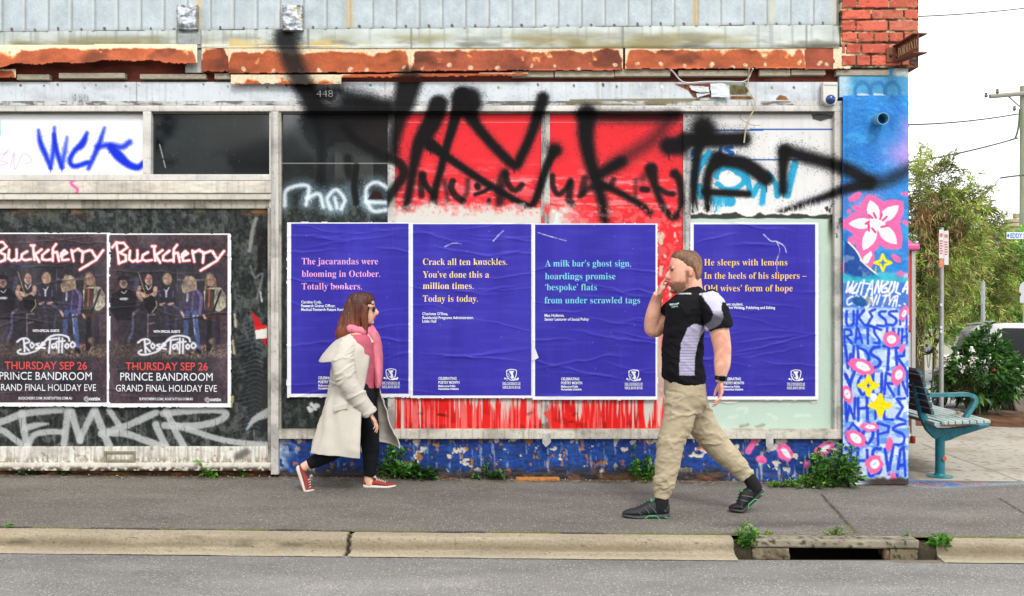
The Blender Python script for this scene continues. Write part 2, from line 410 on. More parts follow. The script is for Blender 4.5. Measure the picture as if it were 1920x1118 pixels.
# ---------------------------------------------------------------- graffiti: strokes in shop-front pixels
BLK = (13, 13, 15)
BLACK = [  # pts, width, softness, opacity, overspray
 ([(534, 70), (546, 108), (564, 152), (582, 182), (594, 212)], 38, 13, .93, 5),
 ([(586, 178), (620, 182)], 22, 10, .8, 4), ([(604, 168), (640, 170)], 10, 8, .6, 3), ([(650, 190), (726, 197)], 24, 13, .88, 5), ([(596, 208), (660, 208), (728, 212)], 26, 12, .85, 3), ([(600, 246), (650, 250), (712, 262)], 52, 34, .55, 3),
 ([(528, 78), (560, 72)], 10, 12, .8, 4),
 ([(590, 205), (596, 235), (603, 272), (602, 335)], 15, 8, .75, 2),
 ([(640, 175), (690, 190)], 26, 22, .7, 8),
 ([(590, 222), (650, 226), (720, 220)], 34, 20, .75, 3),
 ([(646, 238), (669, 265), (715, 290), (746, 304), (757, 323), (746, 346), (727, 372), (706, 405)], 18, 6, .9, 2),
 ([(652, 296), (655, 330), (665, 378)], 15, 4, .8, 2),
 ([(768, 152, 46), (758, 190, 40), (749, 225, 26), (741, 262, 18), (739, 284, 16)], 20, 11, .92, 5),
 ([(822, 196, 34), (812, 225, 34), (797, 252, 32), (784, 275, 24), (776, 310, 18), (769, 350, 15), (762, 388, 13)], 20, 7, .95, 3),
 ([(866, 178, 30), (856, 212, 22), (848, 240, 18), (836, 280, 15), (826, 320, 13), (816, 357, 14), (812, 388, 13)], 16, 5, .97, 2),
 ([(862, 184), (884, 180), (888, 196)], 30, 10, .95, 4),
 ([(874, 200, 34), (893, 235, 20), (927, 275, 18), (964, 309, 18), (977, 294, 18), (995, 255, 18), (1009, 214, 20), (1018, 184, 22)], 18, 7, .97, 3),
 ([(808, 272, 24), (838, 294, 15), (887, 328, 14), (927, 353, 13), (986, 385, 12), (1002, 378, 13), (1014, 346, 14), (1026, 310, 15), (1038, 285, 17)], 15, 5, .97, 2),
 ([(1040, 280), (1042, 282)], 24, 9, .9, 3),
 ([(1101, 214, 34), (1099, 262, 28), (1113, 325, 22), (1128, 372, 18), (1134, 412, 15)], 24, 10, .97, 4),
 ([(1090, 217), (1150, 219), (1215, 220), (1268, 217)], 20, 14, .72, 6),
 ([(1120, 330), (1165, 303)], 20, 9, .95, 4),
 ([(1150, 310), (1195, 282), (1228, 258), (1254, 226)], 20, 22, .55, 10),
 ([(1128, 345), (1170, 366), (1204, 386), (1218, 398)], 13, 6, .95, 2),
 ([(1254, 274), (1274, 274)], 34, 10, .96, 4),
 ([(1221, 317, 24), (1229, 352, 14), (1245, 390, 12), (1264, 408, 12), (1277, 385, 12), (1274, 340, 14), (1265, 326, 18)], 13, 6, .92, 3),
 # second, older tag on the red boards
 ([(790, 366), (790, 330), (794, 328)], 13, 4, .8, 0), ([(792, 330), (800, 350), (814, 366)], 12, 4, .9, 0),
 ([(834, 340), (838, 362), (838, 378)], 10, 6, .6, 0),
 ([(849, 340), (846, 352), (853, 366), (868, 378)], 13, 3, .85, 0), ([(877, 338), (876, 360), (868, 374)], 10, 6, .6, 0),
 ([(895, 349), (896, 351)], 13, 3, .9, 0), ([(891, 365), (905, 360), (919, 353)], 8, 3, .9, 0), ([(917, 375), (916, 382)], 8, 3, .8, 0),
 ([(946, 324), (940, 340), (937, 380)], 16, 6, .75, 2), ([(948, 326), (953, 346), (963, 356), (972, 354), (978, 347)], 12, 4, .85, 0),
 ([(1036, 330), (1037, 350), (1046, 364), (1060, 356), (1070, 339)], 11, 4, .85, 0), ([(1070, 345), (1067, 372), (1072, 383)], 14, 5, .85, 0),
 ([(1096, 336), (1091, 362)], 14, 5, .75, 0), ([(1150, 338), (1140, 352), (1108, 352), (1088, 368)], 12, 5, .75, 0),
 ([(1192, 338), (1191, 368)], 9, 6, .5, 0), ([(1204, 355), (1214, 356)], 12, 3, .85, 0),
 ([(1236, 354), (1250, 362), (1262, 364)], 11, 4, .85, 0), ([(1215, 322), (1205, 336)], 14, 9, .5, 3),
 # right-hand board
 ([(1318, 240), (1322, 246)], 44, 14, .95, 8),
 ([(1284, 263), (1340, 263), (1394, 261)], 28, 9, .97, 6),
 ([(1318, 250, 26), (1307, 290, 17), (1301, 350, 14), (1302, 402, 13)], 16, 6, .96, 3),
 ([(1347, 298, 30), (1330, 322, 18), (1325, 356, 17), (1329, 398, 14)], 17, 7, .97, 3),
 ([(1352, 300, 22), (1396, 308, 26), (1436, 335, 26)], 24, 7, .96, 3),
 ([(1322, 360), (1360, 362), (1402, 364)], 14, 5, .96, 2),
 ([(1471, 284, 24), (1468, 320, 17), (1468, 358, 15)], 17, 7, .96, 5),
 ([(1474, 284), (1520, 297), (1566, 310), (1598, 324), (1628, 342)], 24, 11, .95, 7),
 ([(1628, 344, 22), (1582, 356, 17), (1545, 370, 13), (1504, 384, 11), (1464, 399, 9)], 15, 7, .93, 4),
 ([(1626, 345), (1660, 340), (1704, 318)], 22, 16, .62, 5),
]
for _x, _y, _l in ((812, 392, 12), (866, 376, 10), (1134, 412, 8), (1437, 350, 10), (1254, 292, 8), (807, 284, 7), (988, 388, 9), (1302, 404, 10), (1468, 362, 9), (655, 380, 10), (602, 338, 9), (741, 288, 8), (1219, 402, 8), (964, 318, 7)):
    BLACK.append(([(_x, _y - 6), (_x + .4, _y + _l)], 2.0, 1.0, .9, 0))
def spray(cv, op=1.0):
    for p, w, sf, o, ov in BLACK:   # faint fog of paint round the heavy strokes
        if w >= 15 and ov: cv.stroke(p, w * 1.15, w * .9 + 9, BLK, o * .30, grain=.8, rough=.8)
    for p, w, sf, o, ov in BLACK:
        cv.stroke(p, w * .97, sf * 1.2 + .6, BLK, o * op, grain=.3, over=ov, rough=.85)
def dirt(cv, amt=.12, seed=1, streak=True):
    n = cv.n(60, 30, 4, seed); cv.mul(1 - amt * sst(.45, .8, n))
    if streak:
        t = cv.n(5, 160, 4, seed + 3); cv.mul(1 - amt * .8 * sst(.55, .8, t))
    t = cv.n(4, 4, 3, seed + 6); cv.mul(1 - amt * .7 * sst(.66, .74, t))

LET = {
 'A': [[(0, 1), (.4, 0), (.6, 0), (1, 1)], [(.2, .65), (.8, .6)]], 'C': [[(1, .1), (.4, 0), (0, .5), (.4, 1), (1, .9)]],
 'D': [[(0, 0), (.05, 1), (.7, .9), (1, .5), (.7, .1), (0, 0)]], 'E': [[(1, .02), (.15, .05), (.6, .48), (0, .95), (1, 1)]],
 'G': [[(1, .1), (.4, 0), (0, .5), (.4, 1), (1, .9), (1, .55), (.6, .55)]], 'H': [[(0, 0), (0, 1)], [(1, 0), (1, 1)], [(0, .5), (1, .5)]],
 'I': [[(.5, 0), (.5, 1)]], 'K': [[(0, 0), (0, 1)], [(1, 0), (.1, .5), (1, 1)]], 'L': [[(0, 0), (0, 1), (.9, .95)]],
 'M': [[(0, 1), (.1, 0), (.5, .6), (.9, 0), (1, 1)]], 'N': [[(0, 1), (.05, 0), (.95, 1), (1, 0)]],
 'O': [[(.5, 0), (0, .5), (.5, 1), (1, .5), (.5, 0)]], 'P': [[(0, 1), (0, 0), (.9, .1), (.9, .45), (0, .55)]],
 'R': [[(0, 1), (0, 0), (.9, .1), (.8, .45), (.1, .5), (1, 1)]], 'S': [[(1, .05), (.3, .02), (.05, .3), (.9, .62), (.8, .92), (0, 1)]],
 'T': [[(0, 0), (1, .02)], [(.5, 0), (.5, 1)]], 'U': [[(0, 0), (.05, .8), (.5, 1), (.95, .8), (1, 0)]], 'V': [[(0, 0), (.5, 1), (1, 0)]],
 'W': [[(0, 0), (.2, 1), (.5, .35), (.8, 1), (1, 0)]], 'Y': [[(0, 0), (.5, .5), (1, 0)], [(.5, .5), (.45, 1)]], '.': [[(.4, .95), (.5, 1)]],
}
def brushword(cv, word, x0, x1, y0, y1, w, col, op=1, soft=2.5, lean=0, seed=0, jit=1.3):
    r = random.Random(seed + len(word)); n = len(word); cw = (x1 - x0) / n
    for i, ch in enumerate(word):
        for st in LET[ch]:
            pts = [(x0 + cw * (i + .12 + .72 * px) + lean * (1 - py) + r.uniform(-jit, jit), y0 + (y1 - y0) * py + r.uniform(-jit, jit) * 1.2) for px, py in st]
            cv.stroke(pts, w * r.uniform(.9, 1.1), soft, col, op, grain=.1, smooth=ch in 'CDGOSU', rough=.4, wob=1.5)

# ---------------------------------------------------------------- the shop
shop = thing('corner_shop', 'derelict corner shop with metal cladding, rusty fascia and graffiti covered windows', 'building', (0, 0.1, 0))

# hidden body behind the front: side wall, rear, roof
b = MB(); b.box(-9.5, .16, -.15, 3.06, 9.0, 4.55)
b.build('brick_shell', mat('side wall', (150, 84, 66), .9, var=.2, scale=18, bump=.3, k=.7), shop, label='plain brick side wall')

# cladding
Y_CL = -.028
cv = Cv(-240, -200, 1574, 62, 2, (184, 196, 202), .5)
cv.mul(.90 + .2 * cv.n(20, 20, 5, 1)); cv.mul(.95 + .1 * cv.n(3, 3, 2, 2))
cv.mix(.35 * sst(.5, .75, cv.n(70, 90, 3, 4)), (206, 214, 218)); cv.mix(.25 * sst(.55, .8, cv.n(14, 200, 3, 6)), (150, 160, 164))
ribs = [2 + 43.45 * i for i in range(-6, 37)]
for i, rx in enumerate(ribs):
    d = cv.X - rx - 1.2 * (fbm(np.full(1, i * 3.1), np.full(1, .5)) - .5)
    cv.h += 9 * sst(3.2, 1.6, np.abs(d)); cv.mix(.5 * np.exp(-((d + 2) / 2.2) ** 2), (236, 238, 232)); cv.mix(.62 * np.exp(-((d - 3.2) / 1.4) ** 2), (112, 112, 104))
for sx, w, c in ((372, 6, (214, 184, 122)), (656, 7, (206, 170, 110)), (1304, 6, (200, 170, 112)), (1564, 7, (200, 196, 178)), (1448, 4, (216, 208, 150))):
    cv.mix(.75 * np.exp(-((cv.X - sx) / w) ** 2) * (.6 + .6 * cv.n(8, 60, 3, 8)), c)
for i, rx in enumerate(ribs):
    by = 58 - .0085 * max(rx, 0)
    cv.stroke([(rx + 20, by + random.uniform(-4, 1)), (rx + 20.6, by)], 4.6, 1.2, (70, 52, 42), .95, smooth=False)
    cv.stroke([(rx + 20, by + 1), (rx + 20, by + 10)], 3, 3, (128, 104, 84), .4, smooth=False)
cv.mix(.5 * sst(10, 0, 62 - .0085 * cv.X - cv.Y) , (150, 152, 146))
cv.mask = cv.Y < 61.5 - .0085 * np.clip(cv.X, 0, None)
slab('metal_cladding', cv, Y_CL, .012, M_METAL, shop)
# light soffit line under the cladding: flashing skirt that runs outwards
cv = Cv(-240, 44, 1574, 90, 1.6, (178, 186, 182), .5); cv.mask = cv.Y > 59 - .0085 * np.clip(cv.X, 0, None)
t = (cv.Y - 60) / 30 + .0085 * np.clip(cv.X, 0, None) / 30
cv.mul(.9 + .22 * cv.n(30, 14, 4, 3))
ol = sst(.42, .72, cv.n(120, 40, 4, 5)) * sst(.1, .9, t)
cv.mix(.9 * ol, (118, 106, 56)); cv.mix(.75 * sst(.42, .75, cv.n(60, 14, 4, 9)) * t, (96, 94, 78)); cv.mix(.35 * sst(.55, .8, cv.n(7, 90, 3, 7)), (110, 112, 104))
cv.mix(.8 * sst(.55, .75, cv.n(50, 20, 4, 11)) * (np.abs(cv.X - 560) < 130), (200, 168, 100))
for sx in (332, 376, 578, 771, 1168, 1512):
    cv.mix(.7 * np.exp(-((cv.X - sx) / 1.8) ** 2), (92, 90, 84))
spray(cv); cv.h = 2 * cv.n(200, 60, 2, 4)
slab('flashing', cv, 0, 0, M_METAL, shop, yoff=-.03 - .045 * np.clip(t, 0, 1.2))

# crushed vents on the cladding
for vx, vy in ((352, 34), (550, 36)):
    cv = Cv(vx - 19, vy - 24, vx + 19, vy + 22, 1, (196, 204, 212), .3)
    cv.h = 45 * cv.n(13, 9, 3, int(vx)) + 10 * sst(19, 12, np.abs(cv.X - vx)); cv.mul(.8 + .4 * cv.n(7, 9, 3, 5)); cv.mix(sst(.62, .75, cv.n(18, 18, 3, 9)) * .6, (214, 206, 150))
    cv.mix(.7 * sst(16, 18, np.abs(cv.X - vx)), (128, 116, 100)); cv.mix(.5 * sst(.6, .7, cv.n(9, 9, 2, 4)), (90, 92, 98))
    slab('vent', cv, Y_CL - .03, .05, M_METAL, shop, label='crumpled metal vent cover')
b = MB(); b.box(*W(330, 83, -.12)[0:1], -.082, W(0, 84, -.08)[2], W(376, 0, -.08)[0], -.03, W(0, 62, -.1)[2], .004)
b.build('flashing_joint', mat('grey zinc', (160, 166, 164), .5, .2, var=.25, scale=30), shop)

# rusty fascia sheets
RUST, RDARK, ORNG, CREAM = (176, 88, 50), (130, 62, 44), (218, 122, 52), (230, 212, 180)
Y_FA = -.075
def fascia(x0, x1, top, bot, seed, solid=.5, cut=None, bumps=0, tone=RUST, label=None, name='fascia_sheet', curl=0):
    cv = Cv(x0, min(top(x0), top(x1)) - 2, x1, max(bot(x) for x in np.linspace(x0, x1, 9)) + 2, 1.5, CREAM, .65)
    T = np.vectorize(top)(cv.X); B = np.vectorize(bot)(cv.X)
    v = (cv.Y - T) / (B - T)
    e = cv.n(26, 22, 5, seed) + .16 * (cv.n(5, 5, 3, seed + 2) - .5)
    edge = np.minimum(np.minimum((cv.X - x0) / 9, (x1 - cv.X) / 9), 1)
    g = e + solid - .5 + .42 * (v - .34) * (1 if solid < 1 else 0) - .5 * (1 - np.clip(edge, 0, 1)) - .55 * sst(.36, .06, v)
    m = sst(.46, .50, g)
    cv.mix(.85 * sst(.36, .47, g), ORNG)
    body = np.ones(cv.c.shape) * np.array(tone, float) * (.8 + .42 * cv.n(34, 18, 4, seed + 5))[..., None]
    body = body * (1 - .35 * sst(.5, .75, cv.n(60, 40, 3, seed + 8)))[..., None]
    cv.c = cv.c * (1 - m[..., None]) + body * m[..., None]
    cv.mix(.6 * m * sst(.52, .47, g), ORNG)
    cv.mul(.93 + .14 * cv.n(3, 3, 2, seed))
    r = random.Random(seed)
    for k in range(bumps):
        bx = x0 + (k + .5) * (x1 - x0) / bumps + r.uniform(-14, 14); by = bot(bx) - r.uniform(4, 12)
        cv.stroke([(bx, by), (bx + r.uniform(-4, 4), by + r.uniform(-3, 4))], r.uniform(4, 7), 2, (222, 200, 164), .95, wob=5)
        cv.stroke([(bx, by)], 2.2, 1, (110, 90, 70), .7, smooth=False)
    spray(cv, .8)
    ed = 2.2 * (cv.n(7, 50, 3, seed + 9) - .5) * 2
    cv.mask = (cv.Y > T + .2) & (cv.Y < B + ed)
    cv.h = 7 * cv.n(90, 40, 3, seed) + 6 * sst(.93, 1.0, v)
    return slab(name, cv, Y_FA, .004, M_RUST, shop, yoff=-.05 * np.clip(v, 0, 1) * curl, label=label)
def arch(x):
    return 121 + (8 if x < 30 else 0) * (1 - x / 30 if x > 0 else 1) - 6.5 * math.exp(-((x - 235) / 90) ** 2) - 1.5 * math.sin(x / 14.0)
fascia(-240, 370, lambda x: 83.5 - .004 * max(x, 0), arch, 3, .56, curl=1, label='buckled rusty fascia sheet peeling to cream paint')
fascia(378, 428, lambda x: 83, lambda x: 136, 12, .95, tone=(170, 82, 48))
fascia(428, 770, lambda x: 86 - (x - 428) * .008, lambda x: 139 - (x - 428) * .010, 5, .62, bumps=7)
fascia(770, 1168, lambda x: 84 - (x - 770) * .003, lambda x: 134 - (x - 770) * .003, 9, .66, bumps=8, tone=(164, 82, 54))
fascia(1172, 1510, lambda x: 83 - (x - 1170) * .004, lambda x: 131 - (x - 1170) * .006, 17, .6, bumps=8, tone=(182, 92, 54))
fascia(1508, 1570, lambda x: 80, lambda x: 131, 23, 1.0, bumps=2, tone=(158, 78, 54))
fascia(-240, 30, lambda x: 129, lambda x: 147, 31, .75, label='torn rusty fascia offcut')
fascia(1562, 1594, lambda x: 88, lambda x: 130, 37, .12, label='cream painted fascia end piece')
fascia(433, 640, lambda x: 139.5, lambda x: 159, 41, .22, name='fascia_lip', label='cream lower lip of the fascia')
fascia(640, 990, lambda x: 139 - (x - 640) * .009, lambda x: 147 - (x - 640) * .012, 43, 1.0, bumps=5, name='fascia_lip')
cv = Cv(346, 84, 382, 137, 1.5, (168, 170, 166), .5); cv.mul(.75 + .5 * cv.n(12, 20, 4, 2)); cv.h = 10 * cv.n(12, 30, 3, 1); cv.mask = cv.X > 346 + 22 * sst(128, 100, cv.Y)
slab('fascia_strap', cv, Y_FA + .012, .004, M_METAL, shop, label='bent grey metal strap')

# timber battens on a brick-red lintel
cv = Cv(-240, 112, 1580, 160, 2, (112, 52, 40), .8); cv.mul(.6 + .8 * cv.n(40, 12, 4, 2)); cv.mix(.6 * sst(.6, .75, cv.n(80, 10, 4, 7)), (150, 110, 80))
slab('lintel', cv, -.005, .1, M_ROUGHWALL, shop)
b = MB(); b.box(-5, -.062, W(0, 108, .0)[2], 2.6, .05, W(0, 100, 0)[2]); b.build('fascia_soffit', M_DARK, shop)
for x0, x1, y0, y1 in ((-120, -10, 139, 150), (31, 92, 139, 149), (110, 234, 137, 147), (262, 386, 139, 148), (402, 432, 138, 149), (960, 1038, 134, 145), (1040, 1152, 132, 144), (1153, 1257, 130, 144), (1272, 1402, 131, 142), (1424, 1482, 130, 142), (1484, 1548, 131, 141), (1568, 1668, 130, 141)):
    a = W(x0, y1, -.058); c = W(x1, y0, -.058); j = random.uniform(-.004, .004)
    MB().box(a.x, -.058, a.z + j, c.x, .04, c.z + j, .003).build('timber_batten', M_WOOD, shop)

# white fascia board
WH = (214, 221, 226)
cv = Cv(-240, 154, 1568, 192, 1.6, WH, .5)
cv.mul(.95 + .09 * cv.n(50, 20, 4, 3)); dirt(cv, .1, 4)
cv.mix(.4 * sst(.55, .8, cv.n(5, 60, 3, 5)) * (cv.X > 1100), (160, 160, 140))
r = random.Random(5)
for k in range(46):
    x = -200 + k * 39 + r.uniform(-12, 12); y = r.choice((158, 160, 161, 164))
    cv.stroke([(x, y), (x + .5, y + r.uniform(0, 3))], r.uniform(2, 5), 1.2, r.choice(((120, 112, 100), (90, 86, 82), (236, 238, 238), (150, 140, 124))), .9)
    if r.random() < .5: cv.h += 3 * np.exp(-(((cv.X - x) ** 2 + (cv.Y - y) ** 2) / 6))
for x in (256, 722): cv.mix(.6 * np.exp(-((cv.X - x) / 1) ** 2), (110, 100, 90))
cv.stroke([(700, 178), (742, 176)], 16, 3, (214, 200, 200), .6)
# torn place that shows timber and brick
for pts, c in (([(1264, 158), (1330, 157), (1356, 160), (1366, 172), (1345, 184), (1300, 183), (1290, 170)], (150, 84, 58)),
               ([(1368, 160), (1396, 161), (1404, 170), (1398, 178), (1369, 178)], (112, 104, 62)), ([(1370, 180), (1408, 181), (1412, 187), (1368, 187)], (128, 88, 50)),
               ([(1456, 184), (1462, 178), (1474, 181), (1478, 188), (1455, 188)], (150, 96, 44))):
    cv.poly(pts, c, 1.5); cv.mix(.3 * sst(.5, .7, cv.n(4, 12, 3, 3)) * (cv.c[..., 0] < 170) * (cv.X > 1262) * (cv.X < 1480), (70, 60, 40))
cv.stroke([(1070, 189), (1180, 188), (1310, 187)], 5, 2, (104, 100, 78), .8); cv.stroke([(1182, 189), (1330, 190)], 4, 2, (140, 128, 84), .9)
spray(cv)
slab('fascia_board', cv, -.03, .06, M_SMOOTH, shop)
for pts in ([(1290, 160), (1328, 164), (1330, 174), (1312, 176), (1296, 170)], [(1330, 158), (1358, 156), (1366, 168), (1366, 186), (1332, 184)], [(1304, 176), (1330, 174), (1330, 178), (1306, 185)]):
    xs = [p[0] for p in pts]; ys = [p[1] for p in pts]
    c2 = Cv(min(xs), min(ys), max(xs), max(ys), 1, (206, 212, 216), .5); c2.h = 22 * c2.n(14, 9, 3, 3) + 14 * (c2.Y - min(ys)) / 20
    q = Cv(min(xs), min(ys), max(xs), max(ys), 1, (0, 0, 0)); q.poly(pts, (255, 255, 255), .5); c2.mask = q.c[..., 0] > 120
    slab('peeling_sheet', c2, -.034, .002, M_SMOOTH, shop, label='torn white sheet curling off the fascia board')
cv = Cv(-240, 189.5, 1580, 197.5, 1.4, (206, 208, 206), .55); dirt(cv, .25, 8); cv.mix(.7 * sst(.58, .66, cv.n(30, 5, 3, 3)), (86, 82, 76))
cv.mix(.8 * ((cv.X > 1060) & (cv.X < 1300)) * sst(.4, .6, cv.n(40, 5, 3, 6)), (120, 112, 84)); spray(cv)
slab('fascia_trim', cv, -.042, .05, M_SMOOTH, shop)
for body, x0, x1, base in (('450', 135, 166, 189.5), ('448', 594, 624, 182.5)):
    V, Fc = text2d(body, x0, x1, base, 12.5, bold=-.035)
    pts = [W(px, py, -.044) for px, py in V]
    o = mk('house_number', pts, Fc, mat('number ' + body, (176, 180, 184) if body == '450' else (206, 206, 208), .4, var=.1), shop, smooth=False, label='raised number ' + body)
    sm = o.modifiers.new('thick', 'SOLIDIFY'); sm.thickness = .008; sm.offset = 1

# frames
FR = (222, 219, 212)
def bar(x0, y0, x1, y1, y=-.045, th=.06, c=FR, seed=1, name='window_frame', dirty=.12, mt=None, extra=None, st=1.5, rough=.45, label=None):
    cv = Cv(x0, y0, x1, y1, st, c, rough); cv.mul(.94 + .1 * cv.n(60, 25, 4, seed)); dirt(cv, dirty, seed)
    if extra: extra(cv)
    spray(cv); cv.h = cv.h + 1.5 * np.minimum(1, np.minimum(np.minimum(cv.X - x0, x1 - cv.X), np.minimum(cv.Y - y0, y1 - cv.Y)) / 2)
    return slab(name, cv, y, th, mt or M_SMOOTH, shop, label=label)
bar(-240, 198, 1580, 208.5, seed=3)
bar(-240, 210, 1568, 213, y=-.02, c=(120, 116, 108), seed=4, name='window_bead', label='dark head bead')
bar(268, 209, 283, 327, seed=5); bar(505, 209, 509, 390, y=-.03, seed=6)
bar(-240, 327, 508, 338.5, seed=7, dirty=.08)
def texture(cv):
    cv.mul(.9 + .16 * cv.n(14, 3, 4, 7)); cv.h += 2.5 * cv.n(9, 4, 3, 4); cv.mix(.3 * sst(.55, .7, cv.n(30, 6, 3, 3)), (186, 170, 140))
    cv.stroke([(140, 338), (133, 344), (145, 355), (143, 362), (131, 369)], 5, 2.5, (232, 92, 160), .9, grain=.2)
bar(-240, 339.5, 508, 362, y=-.06, th=.08, c=(228, 221, 208), seed=8, name='shutter_box', extra=texture, label='cream shutter box')
bar(-240, 363, 508, 374, y=-.05, th=.07, c=(226, 221, 208), seed=9, name='shutter_rail')
bar(-240, 375, 508, 391, y=-.012, th=.04, c=(188, 182, 166), seed=10, name='shutter_rail', dirty=.25, label='stained strip under the shutter box, recess shadow painted into its colour')  # recess shadow is laid into this strip's base colour, dirt over it
bar(508, 198.5 + 10.5, 522, 890, y=-.055, th=.09, c=(206, 203, 196), seed=11, dirty=.2, name='frame_post', label='grey aluminium post between the two shop windows')
def door_fx(cv):
    cv.mix(.35 * sst(.55, .75, cv.n(4, 120, 3, 5)), (150, 146, 138))
bar(502, 391, 508, 882, y=-.035, c=(170, 166, 156), seed=12, extra=door_fx, dirty=.25)
bar(520, 209, 527, 806, y=-.03, c=(184, 180, 168), seed=13, dirty=.25)
def reds(cv):
    m = sst(.48, .60, cv.n(5, 14, 4, 5)) * sst(375, 395, cv.Y)
    cv.mix(m * .9, (228, 62, 58)); cv.mix(.6 * sst(.6, .7, cv.n(3, 30, 3, 7)), (90, 86, 84))
bar(727, 213, 740, 806, y=-.006, th=.02, c=(206, 202, 196), seed=14, dirty=.3, name='mullion')
bar(1015, 213, 1031, 812, y=-.006, th=.02, c=(200, 196, 190), seed=15, dirty=.3, extra=reds, name='mullion')
bar(1281, 213, 1295, 806, y=-.006, th=.02, c=(196, 194, 190), seed=16, dirty=.3, name='mullion')
def rightedge(cv):
    cv.mix(.8 * sst(1574, 1579, cv.X) * sst(.45, .6, cv.n(9, 40, 3, 4)), (120, 164, 216)); cv.mix(.6 * sst(.6, .7, cv.n(7, 9, 3, 3)) * (cv.Y > 380) * (cv.Y < 470), (40, 40, 40))
bar(1565, 209, 1579, 824, seed=17, c=(206, 203, 194), dirty=.2, extra=rightedge)
def sillfx(cv):
    cv.mul(.93 + .14 * cv.n(4, 3, 3, 8)); cv.mix(.5 * sst(810, 805, cv.Y) * sst(.4, .7, cv.n(30, 6, 3, 5)), (120, 112, 96))
bar(518, 805.5, 1580, 823, y=-.05, th=.08, c=(212, 206, 192), seed=18, extra=sillfx, name='window_sill', dirty=.18)
for x0, x1, y0, y1 in ((1017, 1033, 812, 842), (1436, 1450, 810, 848)):
    c2 = Cv(x0, y0, x1, y1, 1, (190, 188, 184), .5); c2.mul(.8 + .35 * c2.n(10, 10, 3, x0)); c2.h = 3 * c2.n(8, 8, 3, 2); c2.mask = c2.Y < y1 - 9 * np.abs(c2.X - x0 - 7) / 8 - 3 * c2.n(3, 3, 2, 1)
    slab('sill_clip', c2, -.053, .003, M_METAL, shop, label='bent grey metal strap lapped over the sill')

# transom, left: painted board with blue tag, then dark glass
cv = Cv(-240, 210, 269, 328, 1.5, (244, 246, 249), .4); cv.mul(.97 + .05 * cv.n(80, 50, 3, 2))
cv.mix(.5 * sst(316, 327, cv.Y) * sst(.45, .7, cv.n(30, 9, 3, 3)), (206, 204, 198))
BL = (14, 42, 214)
for p, w, sf, o in (([(72, 244, 4), (76, 268, 9), (86, 292, 9), (95, 316, 5)], 9, 7, .97), ([(95, 314, 7), (100, 280, 8), (102, 240, 5)], 8, 7, .9), ([(101, 252, 6), (108, 290, 9), (116, 315, 6)], 9, 6, .97), ([(116, 313, 8), (121, 285, 8), (126, 258, 4)], 8, 8, .8),
                    ([(163, 250, 6), (154, 270, 13), (139, 284, 9), (131, 302, 9), (140, 312, 9), (164, 305, 9)], 9, 6, .97), ([(196, 240, 4), (184, 275, 9), (166, 316, 7)], 8, 7, .95), ([(183, 276), (205, 272), (228, 276), (243, 267)], 10, 8, .9), ([(208, 277, 14), (222, 292, 18), (240, 308, 14), (258, 314, 12), (268, 306, 9)], 13, 6, .98)):
    cv.stroke(p, w, sf, BL, o, grain=.35, over=1.6)
for x in (95, 116): cv.stroke([(x, 312), (x + .3, 324)], 1.5, 1, BL, .9)
for p in ([(-8, 292), (8, 288), (16, 282), (2, 300), (14, 306), (-6, 312)], [(20, 312), (26, 286), (28, 318), (44, 288), (60, 302), (46, 308)]): cv.stroke(p, 1.6, 1.2, (226, 150, 176), .85)
cv.stroke([(-4, 226), (-3, 252)], 8, 3, (40, 190, 190), .9)
slab('transom_board', cv, .008, .02, M_SMOOTH, shop, label='white painted transom board with a blue spray tag')
GLS = (20, 26, 30)
cv = Cv(283, 211, 507, 328, 1.5, GLS, .06)
dust = sst(.35, .8, cv.n(60, 40, 4, 6)) * (.5 + .5 * sst(90, 0, np.minimum(cv.X - 283, 507 - cv.X)))
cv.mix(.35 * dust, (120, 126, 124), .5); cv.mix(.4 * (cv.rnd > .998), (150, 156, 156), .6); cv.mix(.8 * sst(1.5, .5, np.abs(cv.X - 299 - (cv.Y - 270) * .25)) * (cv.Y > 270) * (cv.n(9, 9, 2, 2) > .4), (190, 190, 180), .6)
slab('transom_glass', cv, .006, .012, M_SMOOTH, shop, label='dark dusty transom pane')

# left lower pane, coated in old paste and paint
def pasteglass(cv, seed=1, amt=.85):
    cv.mul(.75 + .6 * cv.n(40, 50, 4, seed))
    m = sst(.42, .58, cv.n(5, 6, 4, seed + 1)); cv.mix(amt * .7 * m, (66, 70, 68), .75)
    m = sst(.50, .66, cv.n(9, 10, 5, seed + 2)); cv.mix(amt * .6 * m, (108, 112, 108), .8); m = sst(.62, .7, cv.n(3, 4, 3, seed + 12)); cv.mix(amt * .6 * m, (22, 24, 24), .7)
    cv.mix(amt * .2 * sst(.6, .75, cv.n(4, 60, 3, seed + 4)), (150, 152, 148), .8); cv.h += 1.6 * cv.n(4, 6, 3, seed + 6)
cv = Cv(-240, 391, 503, 839, 1.6, (34, 38, 38), .3)
pasteglass(cv, 2)
cv.mix(.75 * sst(415, 392, cv.Y + 12 * cv.n(30, 30, 3, 8)) * sst(.4, .6, cv.n(40, 12, 4, 4)), (104, 96, 62)); cv.mix(.7 * sst(.62, .7, cv.n(26, 10, 3, 9)) * sst(410, 392, cv.Y), (160, 96, 50))
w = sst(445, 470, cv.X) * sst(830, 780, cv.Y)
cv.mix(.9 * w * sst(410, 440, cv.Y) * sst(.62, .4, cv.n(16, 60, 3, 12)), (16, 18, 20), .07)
for k in range(26):   # palm reflection painted onto the pane as pale strokes
    y = 600 + k * 8.3; cv.stroke([(455 + 10 * math.sin(k), y + 8), (478, y), (494 - abs(k - 10) * .5, y + 5)], 2.2, 1.5, (96, 112, 128), .45, wob=2)
